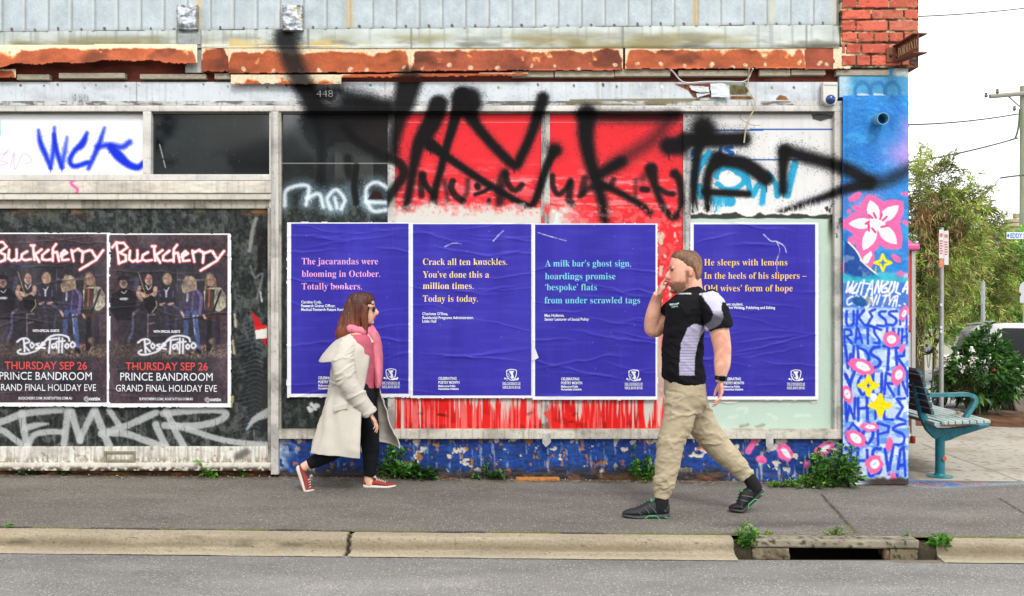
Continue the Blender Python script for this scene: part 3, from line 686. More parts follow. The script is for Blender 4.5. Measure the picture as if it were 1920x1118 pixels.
for p, w_, c in (([(468, 470), (474, 430), (480, 410)], 7, (150, 148, 140)), ([(470, 500), (478, 520), (492, 515), (482, 560)], 4, (120, 122, 124)), ([(488, 548), (491, 566)], 4, (226, 226, 226)), ([(440, 590), (442, 612)], 4, (214, 206, 186)), ([(437, 640), (439, 662)], 5, (206, 196, 160)), ([(436, 745), (433, 762)], 6, (214, 190, 120))):
    cv.stroke(p, w_, 2.5, c, .8, grain=.5, wob=3)
cv.poly([(472, 584), (484, 596), (500, 624), (499, 650), (488, 632), (476, 606)], (196, 24, 34), 1.5, rough=.3); cv.poly([(478, 616), (500, 612), (501, 634), (480, 636)], (226, 222, 214), 1, rough=.4)
cv.poly([(477, 613), (499, 609), (500, 616), (478, 620)], (206, 40, 46), 1)
SV = (188, 190, 190)
for p, w_ in (([(-60, 800), (0, 806), (25, 822), (49, 838)], 12), ([(-40, 800), (0, 792), (46, 776), (114, 768)], 13), ([(41, 774), (44, 800), (51, 843)], 13), ([(48, 803, 14), (70, 797, 10), (90, 795, 3)], 10), ([(54, 834), (64, 816), (90, 810), (117, 810)], 11), ([(128, 768), (124, 800), (120, 832)], 13), ([(134, 771), (142, 800), (150, 826)], 13), ([(150, 826), (162, 798), (178, 766)], 12), ([(178, 770), (190, 800), (206, 840)], 14), ([(205, 770), (213, 782), (222, 795)], 11), ([(190, 814), (238, 798), (292, 774)], 13), ([(200, 812), (238, 814), (272, 826), (308, 838)], 13), ([(292, 796), (300, 815), (312, 838)], 13), ([(312, 770), (325, 800), (346, 840)], 13), ([(306, 776), (360, 770), (408, 769), (424, 778), (405, 791), (360, 799), (308, 798)], 13), ([(330, 798), (406, 822), (450, 830), (500, 834)], 11), ([(462, 806, 3), (478, 786, 11), (503, 774, 18)], 12)):
    cv.stroke(p, w_, 3.2, SV, .86, grain=.3, over=.8, wob=1.5)
for k in range(70):
    x = random.uniform(0, 500); y = random.uniform(780, 830); cv.stroke([(x, y), (x, y + random.uniform(6, 30))], 1.2, .8, random.choice(((150, 152, 150), (60, 62, 62))), .5, smooth=False)
cv.mix(.5 * (cv.rnd > .985) * (cv.Y > 765), (26, 26, 26))
spray(cv)
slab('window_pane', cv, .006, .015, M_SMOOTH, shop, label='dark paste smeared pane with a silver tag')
def stallfx(cv):
    cv.mul(.92 + .14 * cv.n(4, 30, 4, 5)); low = sst(848, 868, cv.Y)
    cv.mix(.7 * low * sst(.38, .6, cv.n(3, 9, 4, 6)), (120, 106, 88)); cv.mix(.45 * sst(.54, .7, cv.n(2.5, 50, 4, 7)), (150, 138, 122)); cv.mix(.5 * sst(.70, .75, cv.n(12, 12, 3, 2)), (130, 104, 92))
    cv.stroke([(40, 845), (42, 862)], 9, 6, (226, 226, 226), .7, grain=.4); cv.stroke([(446, 856), (462, 848)], 14, 8, (70, 68, 66), .7, grain=.4)
bar(-240, 838, 503, 869, y=-.03, th=.06, c=(232, 229, 220), seed=21, name='stall_riser', extra=stallfx, dirty=.15, mt=M_PAINT, label='dirty cream stall riser')
def stepfx(cv):
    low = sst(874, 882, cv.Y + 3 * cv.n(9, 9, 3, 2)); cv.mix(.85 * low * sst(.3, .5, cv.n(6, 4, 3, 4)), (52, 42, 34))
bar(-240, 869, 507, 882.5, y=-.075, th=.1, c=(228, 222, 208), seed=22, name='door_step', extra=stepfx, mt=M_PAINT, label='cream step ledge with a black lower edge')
a = W(196, 866, -.035); c = W(254, 846, -.035)
b = MB(); t = .018
b.box(a.x, -.045, a.z, a.x + t, -.02, c.z, .002); b.box(c.x - t, -.045, a.z, c.x, -.02, c.z, .002); b.box(a.x + t, -.044, c.z - t, c.x - t, -.02, c.z, .002); b.box(a.x + t, -.044, a.z, c.x - t, -.02, a.z + t, .002)
b.build('floor_vent', mat('vent frame', (146, 138, 112), .7, var=.25), shop, label='small rectangular vent frame')
cv = Cv(-240, 880, 510, 897, 1.8, (84, 62, 44), .9); cv.mul(.5 + .9 * cv.n(12, 6, 4, 3)); cv.mix(.8 * sst(.52, .62, cv.n(26, 5, 3, 6)), (166, 108, 52)); cv.h = 8 * cv.n(12, 5, 3, 3)
slab('footing', cv, -.01, .1, M_ROUGHWALL, shop, label='crumbling brick footing')

# right-hand window boards
cv = Cv(526, 212, 728, 806, 1.6, (22, 28, 30), .06)
up = sst(345, 330, cv.Y)
cv.mix(.30 * sst(.3, .7, cv.n(90, 70, 3, 2)) * up, (84, 92, 90), .2)
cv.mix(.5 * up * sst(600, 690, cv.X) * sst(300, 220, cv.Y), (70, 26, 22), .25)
cv.mix(.55 * up * ((cv.Y > 268) & (cv.X > 628) & (cv.X < 700)), (74, 76, 72), .3)
low = sst(368, 392, cv.Y + 22 * (cv.n(30, 30, 4, 5) - .5)); q = Cv(526, 212, 728, 806, 1.6, (34, 40, 38), .7); pasteglass(q, 7, .7)
cv.c = cv.c * (1 - low[..., None]) + q.c * low[..., None]; cv.r = cv.r * (1 - low) + .75 * low; cv.h = q.h * low
spray(cv, .92)
cv.mix(.8 * sst(.9, .3, np.abs(cv.Y - 306)) , (190, 194, 192), .5)
WL = (176, 214, 232)
CH = [[(534, 386), (538, 356), (577, 349), (574, 384)], [(576, 372), (598, 364), (606, 388)], [(620, 392), (614, 372), (630, 356), (646, 374), (640, 392)], [(628, 372), (632, 390)], [(686, 378), (688, 352), (706, 342), (726, 352)], [(690, 379), (722, 380)], [(688, 380), (700, 396), (724, 394)], [(656, 350), (664, 376)]]
for p in CH: cv.stroke(p, 20, 20, WL, .38, grain=.5, over=4)
for p in CH[:-1]: cv.stroke(p, 6.5, 5.5, (232, 242, 248), .86, grain=.45, over=1.5)
cv.stroke([(668, 312), (664, 350), (668, 380)], 12, 5, BLK, .9)
cv.poly([(690, 374), (700, 358), (712, 360), (720, 374)], (40, 18, 18), 3)
for x, y in ((584, 759), (588, 764), (580, 766), (592, 760)): cv.stroke([(x, y), (x + 3, y + 2)], 9, 2, (214, 216, 216), .95, wob=6)
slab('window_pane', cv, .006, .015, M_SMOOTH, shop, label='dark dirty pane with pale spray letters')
RED = (228, 44, 52)
def redboard(x0, x1, seed):
    cv = Cv(x0, 212, x1, 806, 1.6, RED, .42)
    cv.mul(.97 + .06 * cv.n(60, 60, 3, seed)); cv.mix(.35 * sst(300, 225, cv.Y), (226, 34, 44))
    sw = sst(.5, .68, cv.n(46, 9, 4, seed + 1)) * sst(290, 330, cv.Y) * sst(392, 350, cv.Y); cv.mix(.45 * sw, (250, 150, 158))
    sw = sst(.56, .7, cv.n(30, 5, 4, seed + 7)) * sst(320, 345, cv.Y) * (cv.Y < 400); cv.mix(.5 * sw, (252, 190, 190))
    cv.mix(.55 * sst(.8, .3, np.abs(cv.Y - 230)), (250, 170, 170))
    bare = sst(376, 399, cv.Y + 34 * (cv.n(34, 22, 4, seed + 2) - .5) + 18 * (cv.n(5, 7, 3, seed + 3) - .5))
    if x0 > 1020: bare = bare * sst(1120, 1040, cv.X + 40 * (cv.n(30, 30, 3, 4) - .5)) * .9 + bare * .25 * sst(.5, .6, cv.n(8, 8, 3, 5))
    spray(cv)
    cv.mix(bare, (216, 212, 204), .6)
    cv.mix(.6 * sst(.6, .7, cv.n(4, 5, 3, seed + 5)) * sst(378, 392, cv.Y) * sst(410, 395, cv.Y), (240, 100, 96))
    if x0 > 1020:   # the strip beside the last poster and its scuffs
        m = (cv.X > 1228) * sst(415, 430, cv.Y); cv.mix(.9 * m * sst(.60, .68, cv.n(9, 12, 4, 9)), (222, 210, 186)); cv.mix(.95 * m * sst(1262, 1225, cv.X + 30 * (cv.n(8, 40, 3, 4) - .5)) * sst(560, 600, cv.Y), (208, 200, 178))
        cv.mix(.8 * m * sst(690, 720, cv.Y) * sst(1226, 1246, cv.X), (190, 180, 160))
    # dripping red at the bottom
    b0 = sst(742, 748, cv.Y)
    top = (cv.Y - 745) / 60.0
    dens = cv.n(3.2, 240, 3, seed + 11) + .55 * (cv.n(40, 60, 2, seed + 12) - .5) + .34 * (top - .25)
    m = sst(.34, .47, dens + .10 * (cv.n(1.8, 120, 2, seed + 31) - .5)); cv.mix(b0, (204, 200, 190), .6); cv.mix(b0 * m, (228, 34, 32), .4)
    cv.mix(b0 * m * .5 * sst(.55, .7, cv.n(16, 18, 4, seed + 14)) * top, (120, 12, 14)); cv.mix(b0 * .5 * sst(.55, .66, cv.n(2.4, 90, 2, seed + 15)), (246, 176, 170))
    for k in range(4):
        x = random.uniform(x0 + 20, x1 - 20); y = random.uniform(775, 795); cv.stroke([(x, y), (x + random.uniform(4, 16), y + random.uniform(-4, 4))], random.uniform(2, 4), 4, (60, 10, 12), .45, grain=.6, wob=3)
    return slab('painted_board', cv, .006, .015, M_SMOOTH, shop, label='red painted window board %s' % ('left of the centre mullion' if x0 < 1000 else 'right of the centre mullion'))
redboard(740, 1016, 3); redboard(1031, 1282, 8)
cv = Cv(1294, 212, 1566, 806, 1.5, (228, 227, 226), .42)
cv.mul(.96 + .06 * cv.n(60, 40, 3, 2)); cv.mix(.3 * sst(.5, .8, cv.n(9, 200, 3, 3)), (206, 204, 198))
bl = (22, 92, 176); cv.mix(1.0 * (cv.Y < 213.5 - .006 * (cv.X - 1294)), (26, 96, 190))
cv.mix((np.abs(cv.Y - 244.5 + .008 * (cv.X - 1294)) < 1.6) * 1., bl); cv.mix((np.abs(cv.Y - 300.5 + .004 * (cv.X - 1294)) < 1.6) * 1., bl)
cv.stroke([(1294, 292), (1300, 284)], 9, 2, (24, 100, 200), 1)
for p in ([(1352, 276), (1350, 290), (1354, 293)], [(1372, 276), (1360, 280), (1374, 288), (1362, 292)]): cv.stroke(p, 7, 1.5, (24, 104, 206), 1)
CY_ = (34, 160, 204)
for p, w_ in (([(1330, 288), (1312, 310), (1300, 335)], 15), ([(1296, 325), (1300, 345), (1310, 360)], 12), ([(1311, 350), (1314, 368)], 12), ([(1345, 330), (1352, 318), (1370, 318), (1392, 326), (1400, 340)], 15), ([(1345, 345), (1370, 356), (1392, 345), (1400, 325)], 10), ([(1400, 330), (1410, 366), (1420, 350), (1432, 345), (1429, 382)], 11), ([(1440, 325), (1454, 345), (1458, 368), (1470, 330)], 10), ([(1490, 308), (1482, 340), (1476, 366)], 14), ([(1368, 300), (1366, 330)], 18), ([(1340, 378), (1370, 378)], 20), ([(1346, 384), (1344, 398)], 10)):
    cv.stroke(p, w_, 3, CY_, .96, grain=.2, over=1)
cv.ell(1364, 335, 15, 15, 0, (230, 230, 228), 2)
spray(cv)
cv.poly([(1521, 214), (1536, 213), (1564, 216), (1562, 222), (1550, 224), (1538, 228), (1524, 224)], (86, 92, 92), 1); cv.poly([(1526, 225), (1540, 228), (1552, 226), (1549, 234), (1536, 230)], (244, 240, 228), 1)
# scratched lower edge and torn black rim
sc = sst(368, 398, cv.Y + 26 * (cv.n(3, 30, 3, 5) - .5)) * (cv.Y < 410)
cv.mix(.75 * sc * sst(.46, .54, cv.n(3, 12, 4, 6)), (240, 242, 242)); cv.mix(.8 * sst(.56, .62, cv.n(7, 16, 4, 8)) * sst(1532, 1550, cv.X) * sst(372, 390, cv.Y) * sst(470, 430, cv.Y), (26, 28, 28))
tear = 402 + 7 * (cv.n(22, 22, 4, 9) - .5) * 2
blackband = sst(-1, 1, cv.Y - tear) * sst(1, -1, cv.Y - 410 - 3 * (cv.n(20, 20, 2, 3) - .5))
cv.mix(.9 * np.exp(-((cv.Y - tear + 2.5) / 1.8) ** 2), (240, 236, 224))
gm = sst(-1, 1, cv.Y - 410); cv.mix(gm, (192, 212, 198), .55); cv.mix(blackband, (58, 62, 58), .7)
cv.mix(.18 * gm * sst(.4, .8, cv.n(50, 70, 3, 3)), (180, 206, 186)); cv.mix(.9 * gm * sst(1552, 1562, cv.X + 8 * cv.n(14, 30, 3, 2)) * sst(470, 415, cv.Y), (30, 30, 30))
for p in ([(1382, 768), (1400, 766), (1396, 775)], [(1316, 758), (1330, 757)], [(1366, 783), (1382, 781)], [(1440, 776), (1456, 784)], [(1490, 780), (1520, 779)]): cv.stroke(p, 5, 4, (226, 234, 224), .45, wob=5)
for x0_ in (1388, 1418): cv.stroke([(x0_, 800), (x0_ + 14, 797)], 5, 3, (130, 120, 92), .5, grain=.5, wob=5)
cv.mix(.8 * sst(803, 805, cv.Y) * sst(.4, .5, cv.n(30, 30, 2, 7)), (40, 40, 36)); cv.mix(.4 * gm * sst(1540, 1566, cv.X) * sst(.4, .6, cv.n(9, 30, 3, 4)), (160, 160, 130))
slab('painted_board', cv, .006, .015, M_SMOOTH, shop, label='white window board above pale green, with blue lines and sprayed arrow')

# blue masonry below the sill
cv = Cv(522, 822, 1582, 908, 1.6, (18, 62, 142), .6)
cv.mul(.72 + .5 * cv.n(26, 12, 4, 3)); cv.mix(.28 * sst(.5, .7, cv.n(8, 40, 4, 5)), (64, 116, 190)); cv.mix(.5 * sst(.55, .68, cv.n(6, 5, 4, 6)), (20, 34, 74))
cv.h = 6 * cv.n(12, 4, 4, 4) + 8 * cv.n(60, 30, 3, 8)
chip = sst(.665, .69, cv.n(15, 13, 4, 7) + .05 * sst(835, 824, cv.Y)); cv.mix(chip, (208, 200, 186)); cv.h -= 5 * chip
chip2 = sst(.67, .69, cv.n(9, 14, 4, 21)) * (cv.X < 1400); cv.mix(chip2 * .9, (176, 112, 58)); cv.h -= 4 * chip2
cv.mix(.55 * sst(.70, .76, cv.n(5, 26, 4, 15)), (176, 190, 212)); cv.mix(.9 * sst(560, 524, cv.X + 40 * (cv.n(20, 20, 3, 6) - .5)) * sst(.4, .55, cv.n(14, 14, 3, 8)), (198, 212, 230))
cv.mix(.7 * sst(.62, .74, cv.n(8, 60, 4, 18)) * (cv.X > 1380) , (196, 200, 196))
PK, PKD = (244, 104, 166), (236, 84, 140)
cv.stroke([(1403, 846), (1409, 836), (1416, 826)], 12, 3, PK, .95); cv.ell(1427, 862, 11, 7, 18, PK, 2); cv.ell(1471, 848, 14, 18, -28, PK, 2); cv.ell(1473, 849, 5, 12, -38, (230, 234, 240), 2); cv.ell(1545, 842, 21, 11, -25, PK, 2); cv.ell(1545, 842, 12, 5, -25, (232, 236, 244), 2); cv.ell(1322, 836, 7, 9, 0, PKD, 3, .7); cv.ell(1512, 872, 5, 8, 0, PK, 2)
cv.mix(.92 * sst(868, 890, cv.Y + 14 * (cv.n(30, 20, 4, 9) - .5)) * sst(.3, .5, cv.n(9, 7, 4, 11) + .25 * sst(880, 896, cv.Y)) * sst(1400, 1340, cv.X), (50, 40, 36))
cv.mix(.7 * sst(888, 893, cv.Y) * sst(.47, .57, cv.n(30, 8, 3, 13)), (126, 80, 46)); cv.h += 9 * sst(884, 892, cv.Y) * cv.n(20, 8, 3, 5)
spray(cv)
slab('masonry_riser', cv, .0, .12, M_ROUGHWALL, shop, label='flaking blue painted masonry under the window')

# painted pillar
cv = Cv(1580, 180, 1706, 908, 1.3, (44, 132, 208), .45)
cv.mul(.9 + .2 * cv.n(20, 20, 4, 2)); cv.mix(.5 * sst(.45, .7, cv.n(34, 34, 4, 4)), (30, 104, 188)); cv.mix(.5 * sst(.55, .75, cv.n(16, 10, 4, 6)), (72, 170, 226))
cv.mix(.7 * sst(1670, 1706, cv.X + 20 * (cv.n(20, 30, 3, 4) - .5)) * sst(330, 300, cv.Y) * sst(200, 240, cv.Y), (184, 148, 226))
cv.mix(.75 * np.exp(-(((cv.X - 1690) / 34) ** 2 + ((cv.Y - 290) / 26) ** 2)), (188, 152, 230)); cv.mix(.7 * np.exp(-(((cv.X - 1625) / 34) ** 2 + ((cv.Y - 385) / 26) ** 2)), (184, 160, 226))
spray(cv)
WHT = (246, 246, 248)
lowbg = sst(508, 520, cv.Y); cv.mix(lowbg * .95, (196, 214, 240)); cv.mix(.6 * lowbg * sst(.45, .65, cv.n(22, 26, 4, 7)), (232, 238, 248)); cv.mix(.5 * lowbg * sst(.5, .7, cv.n(26, 18, 4, 9)), (96, 150, 224))
PETAL = [((1630, 376), 11.5), ((1684, 386), 11), ((1680, 458), 12), ((1617, 470), 11.5), ((1590, 420), 10)]
ctr = (1643, 419)
def petal(tip, w, col, grow):
    dx, dy = tip[0] - ctr[0], tip[1] - ctr[1]; l = math.hypot(dx, dy); ux, uy = dx / l, dy / l; w = w + grow; l2 = l + grow; pts = []
    prof = [(0, .35), (.2, .6), (.45, 1), (.65, .95), (.85, .55), (1, 0)]
    for t, q in prof: pts.append((ctr[0] + ux * l2 * t - uy * w * q, ctr[1] + uy * l2 * t + ux * w * q))
    for t, q in prof[::-1][1:]: pts.append((ctr[0] + ux * l2 * t + uy * w * q, ctr[1] + uy * l2 * t - ux * w * q))
    cv.poly(pts, col, 3 if grow else 1.6, rough=.4)
for tp, w_ in PETAL: petal(tp, w_, PK, 12)
cv.ell(1646, 420, 40, 36, 0, PK, 4)
for p, w_ in (([(1622, 468), (1626, 485), (1620, 500)], 26), ([(1580, 418), (1584, 424)], 14), ([(1694, 417), (1700, 419)], 9), ([(1597, 452), (1610, 444)], 18)): cv.stroke(p, w_, 4, PK, .95)
for tp, w_ in PETAL: petal(tp, w_, WHT, 0)
cv.ell(1643, 419, 15, 13, 0, WHT, 2)
for p in ([(1628, 404), (1634, 409)], [(1637, 400), (1641, 409)], [(1652, 402), (1649, 411)], [(1661, 407), (1654, 414)], [(1662, 424), (1651, 426)], [(1634, 429), (1640, 436)], [(1627, 419), (1628, 433)], [(1622, 420), (1628, 416)]): cv.stroke(p, 4.5, 1.2, (226, 72, 132), 1)
cv.poly([(1616, 494), (1618, 482), (1632, 471), (1634, 478), (1626, 494)], WHT, 1.5); cv.ell(1587, 500, 10, 18, 20, PK, 3); cv.ell(1588, 500, 4, 11, 20, WHT, 2)
for x, y, rx, ry, an in ((1602, 370, 13, 7, -30), (1605, 391, 8, 6, 30), (1591, 397, 4, 4, 0), (1679, 485, 11, 6, 40), (1685, 520, 8, 12, 25), (1699, 364, 5, 5, 0), (1690, 364, 3, 3, 0)): cv.ell(x, y, rx, ry, an, PK, 2.5)
cv.poly([(1584, 452), (1604, 468), (1612, 486), (1632, 505), (1650, 522), (1600, 526), (1582, 512)], (26, 74, 150), 2); cv.mix(.5 * sst(.5, .7, cv.n(10, 10, 4, 3)) * ((cv.X < 1640) & (cv.Y > 470) & (cv.Y < 525) & (cv.X < 1590 + (cv.Y - 460))), (170, 186, 206))
for p in ([(1590, 455), (1604, 470), (1614, 488)], [(1612, 488), (1632, 506), (1652, 522)]): cv.stroke(p, 3, 1.2, (236, 232, 220), .95)
cv.stroke([(1582, 520), (1610, 528), (1660, 520), (1704, 530)], 15, 7, (34, 176, 196), .85)
def diamond(x, y, r, solid=False, w=5):
    q = [(x, y - r), (x + r * .28, y - r * .28), (x + r, y), (x + r * .28, y + r * .28), (x, y + r), (x - r * .28, y + r * .28), (x - r, y), (x - r * .28, y - r * .28)]
    if solid: cv.poly(q, (250, 222, 16), 2)
    cv.stroke(q + [q[0]], w, 1.6, (248, 220, 14), 1, smooth=False, wob=1.5)
diamond(1654, 493, 15); cv.stroke([(1641, 500), (1640, 512)], 2, 1, (248, 220, 14), .8)
cv.mix(.8 * sst(526, 534, cv.Y) * sst(580, 574, cv.Y), (38, 92, 196))
brushword(cv, 'WUTANGULA', 1582, 1702, 529, 550, 3.6, WHT, .95, 1.8, 6, 1, 2.6); brushword(cv, 'COMUNITYA..', 1586, 1702, 554, 573, 3.2, WHT, .9, 1.8, 5, 2, 2.6)
cv.mix(.75 * sst(.6, .68, cv.n(9, 9, 4, 13)) * ((cv.Y > 548) & (cv.Y < 580) & (cv.X < 1665)), (150, 150, 146))
cv.ell(1611, 566, 14, 9, 20, (24, 84, 150), 3)
BLU = (26, 60, 206)
for i, (wd, a_, b_, x0_, x1_) in enumerate((('UKESSM', 582, 611, 1583, 1703), ('RAISINH', 617, 644, 1582, 1704), ('WDSTR', 650, 692, 1582, 1700), ('YOURN', 699, 741, 1582, 1704), ('WHILE', 746, 787, 1582, 1700), ('OOPS', 794, 833, 1584, 1700), ('THSVA', 841, 890, 1582, 1702))):
    cv.mix(.55 * ((cv.Y > a_ - 6) & (cv.Y < b_ + 6)) * sst(.52, .6, cv.n(16, 10, 3, 30 + i)), (60, 120, 226))
    brushword(cv, wd, x0_, x1_, a_, b_, 5.8 if i > 1 else 5.0, BLU, .92, 2.2, 0, i, 2.2)
for x, y, rx, ry, an in ((1693, 588, 8, 15, 18), (1669, 637, 15, 16, -20), (1615, 687, 27, 14, 20), (1683, 703, 13, 19, 16), (1587, 739, 10, 18, -22), (1629, 800, 17, 8, 0), (1603, 822, 21, 14, 35), (1638, 870, 16, 17, 0)):
    cv.ell(x, y, rx, ry, an, PK, 1.8); cv.ell(x + 1, y, rx * .55, ry * .5, an + 4, (240, 244, 250), 1.8); cv.stroke([(x - 1, y + 1), (x + 2, y - 2)], 2, 2, (120, 150, 200), .6)
for x, y, rx, ry, an in ((1690, 653, 5, 9, 30), (1666, 833, 6, 13, 12), (1600, 889, 6, 14, -12), (1673, 895, 6, 11, 0)): cv.ell(x, y, rx, ry, an, PK, 1.8)
cv.ell(1637, 744, 7, 8, 0, (236, 238, 246), 3)
diamond(1627, 723, 17, False, 8); diamond(1649, 760, 19, True, 8)
cv.mix(.6 * sst(.62, .70, cv.n(14, 8, 4, 17)) * (cv.Y > 870), (190, 196, 206))
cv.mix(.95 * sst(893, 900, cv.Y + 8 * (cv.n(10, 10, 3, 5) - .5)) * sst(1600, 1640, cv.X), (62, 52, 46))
cv.mul(.95 + .1 * cv.n(3, 3, 2, 4))
ang = np.arctan2(cv.Y - 250, cv.X - 1615); rad = np.hypot(cv.X - 1615, cv.Y - 250)
cv.h = 7 * cv.n(30, 30, 3, 2) + 3 * cv.n(6, 6, 3, 3) + 4 * fbm(rad / 5 + cv.n(30, 30, 3, 3) * 4, ang * .8, 3) * (cv.Y < 340)
cv.h += 10 * sst(2, 10, np.minimum(cv.X - 1580, 1706 - cv.X)) - 6 * sst(1692, 1706, cv.X + 6 * cv.n(14, 14, 3, 8))
edgew = 1706 - 3.5 * cv.n(12, 20, 4, 9); cv.mask = cv.X < edgew
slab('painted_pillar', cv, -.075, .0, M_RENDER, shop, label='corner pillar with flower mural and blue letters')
a = W(1580.5, 908, -.06); c = W(1702, 180, -.06)
MB().box(a.x, -.068, a.z, c.x, .2, c.z, .012).build('pillar_core', mat('pillar side paint', (30, 84, 176), .6, var=.25, scale=20, bump=.4, dist=.01, k=.8), shop)
cv = Cv(1574, 127, 1703, 182, 1.4, (72, 160, 208), .5); cv.mul(.85 + .26 * cv.n(26, 10, 4, 3)); cv.mix(.7 * sst(1604, 1584, cv.X + 14 * (cv.n(12, 12, 3, 4) - .5)), (222, 228, 232))
cv.mix(.9 * sst(1672, 1678, cv.X) * sst(148, 140, cv.Y + 10 * (cv.n(8, 8, 3, 5) - .5)), (206, 200, 186)); cv.mix(.85 * sst(146, 138, cv.Y) * sst(1668, 1662, cv.X), (60, 48, 40))
for x in (1617, 1646, 1673):
    d = np.abs(np.hypot((cv.X - x) / 14, (cv.Y - 172) / 17) - 1) * 14; cv.mix(.7 * sst(5, 1.5, d) * (cv.Y < 178), (28, 112, 176))
for x in (1618, 1648): cv.stroke([(x - 8, 178), (x + 10, 180)], 5, 3, (226, 230, 230), .9, wob=3)
slab('beam_end', cv, -.05, .22, M_ROUGHWALL, shop, label='blue painted beam end above the pillar')

# brick pier
cv = Cv(1577, -210, 1723, 126, 1.0, (120, 96, 74), .9); cv.mul(.6 + .6 * cv.n(8, 4, 4, 3)); cv.h -= 8
rows = [(-4 - 20.8 * k, -4 - 20.8 * k + 18) for k in range(9, 0, -1)] + [(-3, 15), (18.5, 36), (39, 58), (61, 78.5), (83, 100), (104, 123)]
jt = {5: [1605, 1667], 6: [1608, 1667], 7: [1634, 1695], 8: [1605, 1666], 9: [1608, 1639, 1667, 1695], 10: [1586, 1615, 1670], 11: [1606, 1633, 1690]}
r = random.Random(11)
for i, (a_, b_) in enumerate(rows):
    js = jt.get(i - 3) or ([1608, 1667] if i % 2 else [1633, 1694])
    xe = [1578] + js + [1722 if i < 13 else 1706]
    for xa, xb in zip(xe[:-1], xe[1:]):
        d = np.minimum(np.minimum(cv.X - xa - 1.2, xb - 1.2 - cv.X), np.minimum(cv.Y - a_, b_ - cv.Y)) + 2.2 * (cv.n(5, 5, 3, i) - .5)
        m = sst(-.4, .8, d); k = r.uniform(.84, 1.08); base = r.choice(((212, 106, 84), (220, 114, 90), (202, 96, 78), (214, 122, 100)))
        cv.mix(m, np.array(base) * k); cv.h += m * (10 + r.uniform(-1.5, 1.5)) * 1.0
cv.mix(.4 * sst(.58, .7, cv.n(12, 6, 4, 5)), (150, 56, 40)); cv.mix(.45 * sst(.62, .72, cv.n(9, 7, 4, 9)), (228, 140, 108)); cv.mix(.6 * (cv.Y < 78) * (cv.Y > 58) * sst(.5, .6, cv.n(16, 4, 3, 6)) * (cv.h < -3), (190, 160, 100))
cv.mix(.85 * sst(.46, .56, cv.n(30, 5, 3, 12)) * (cv.h < -3), (214, 198, 158)); cv.mix(.7 * (cv.h < -3) * sst(.5, .6, cv.n(20, 9, 3, 8)), (40, 26, 22))
slab('brick_pier', cv, -.085, .3, M_BRICK, shop)
MB().box(3.09, .1, W(0, 126, 0)[2], 3.16, 9, 4.55).build('upper_side_wall', mat('side brick', (178, 84, 62), .9, var=.25, scale=16, bump=.4, k=.75), shop)
MB().box(-9.5, -.06, W(0, -200, 0)[2], 3.18, .3, 4.66, .01).build('parapet_cap', mat('parapet cap', (170, 168, 160), .7), shop)
# outlet pipe
p0 = W(1640, 226, -.02); p1 = W(1656, 222.5, -.22)
b = MB(); ax = (p1 - p0); ln = ax.length
b.lathe(p0, ax, [(.046, 0), (.046, ln), (.040, ln), (.040, .03)], 28)
o = b.build('outlet_pipe', mat('pipe paint', (120, 178, 206), .4, var=.3, scale=14), shop, True, label='pale blue painted outlet pipe')
MB().lathe(p0, ax, [(.039, .02), (.039, .04)], 20).build('pipe_bore', M_DARK, o)

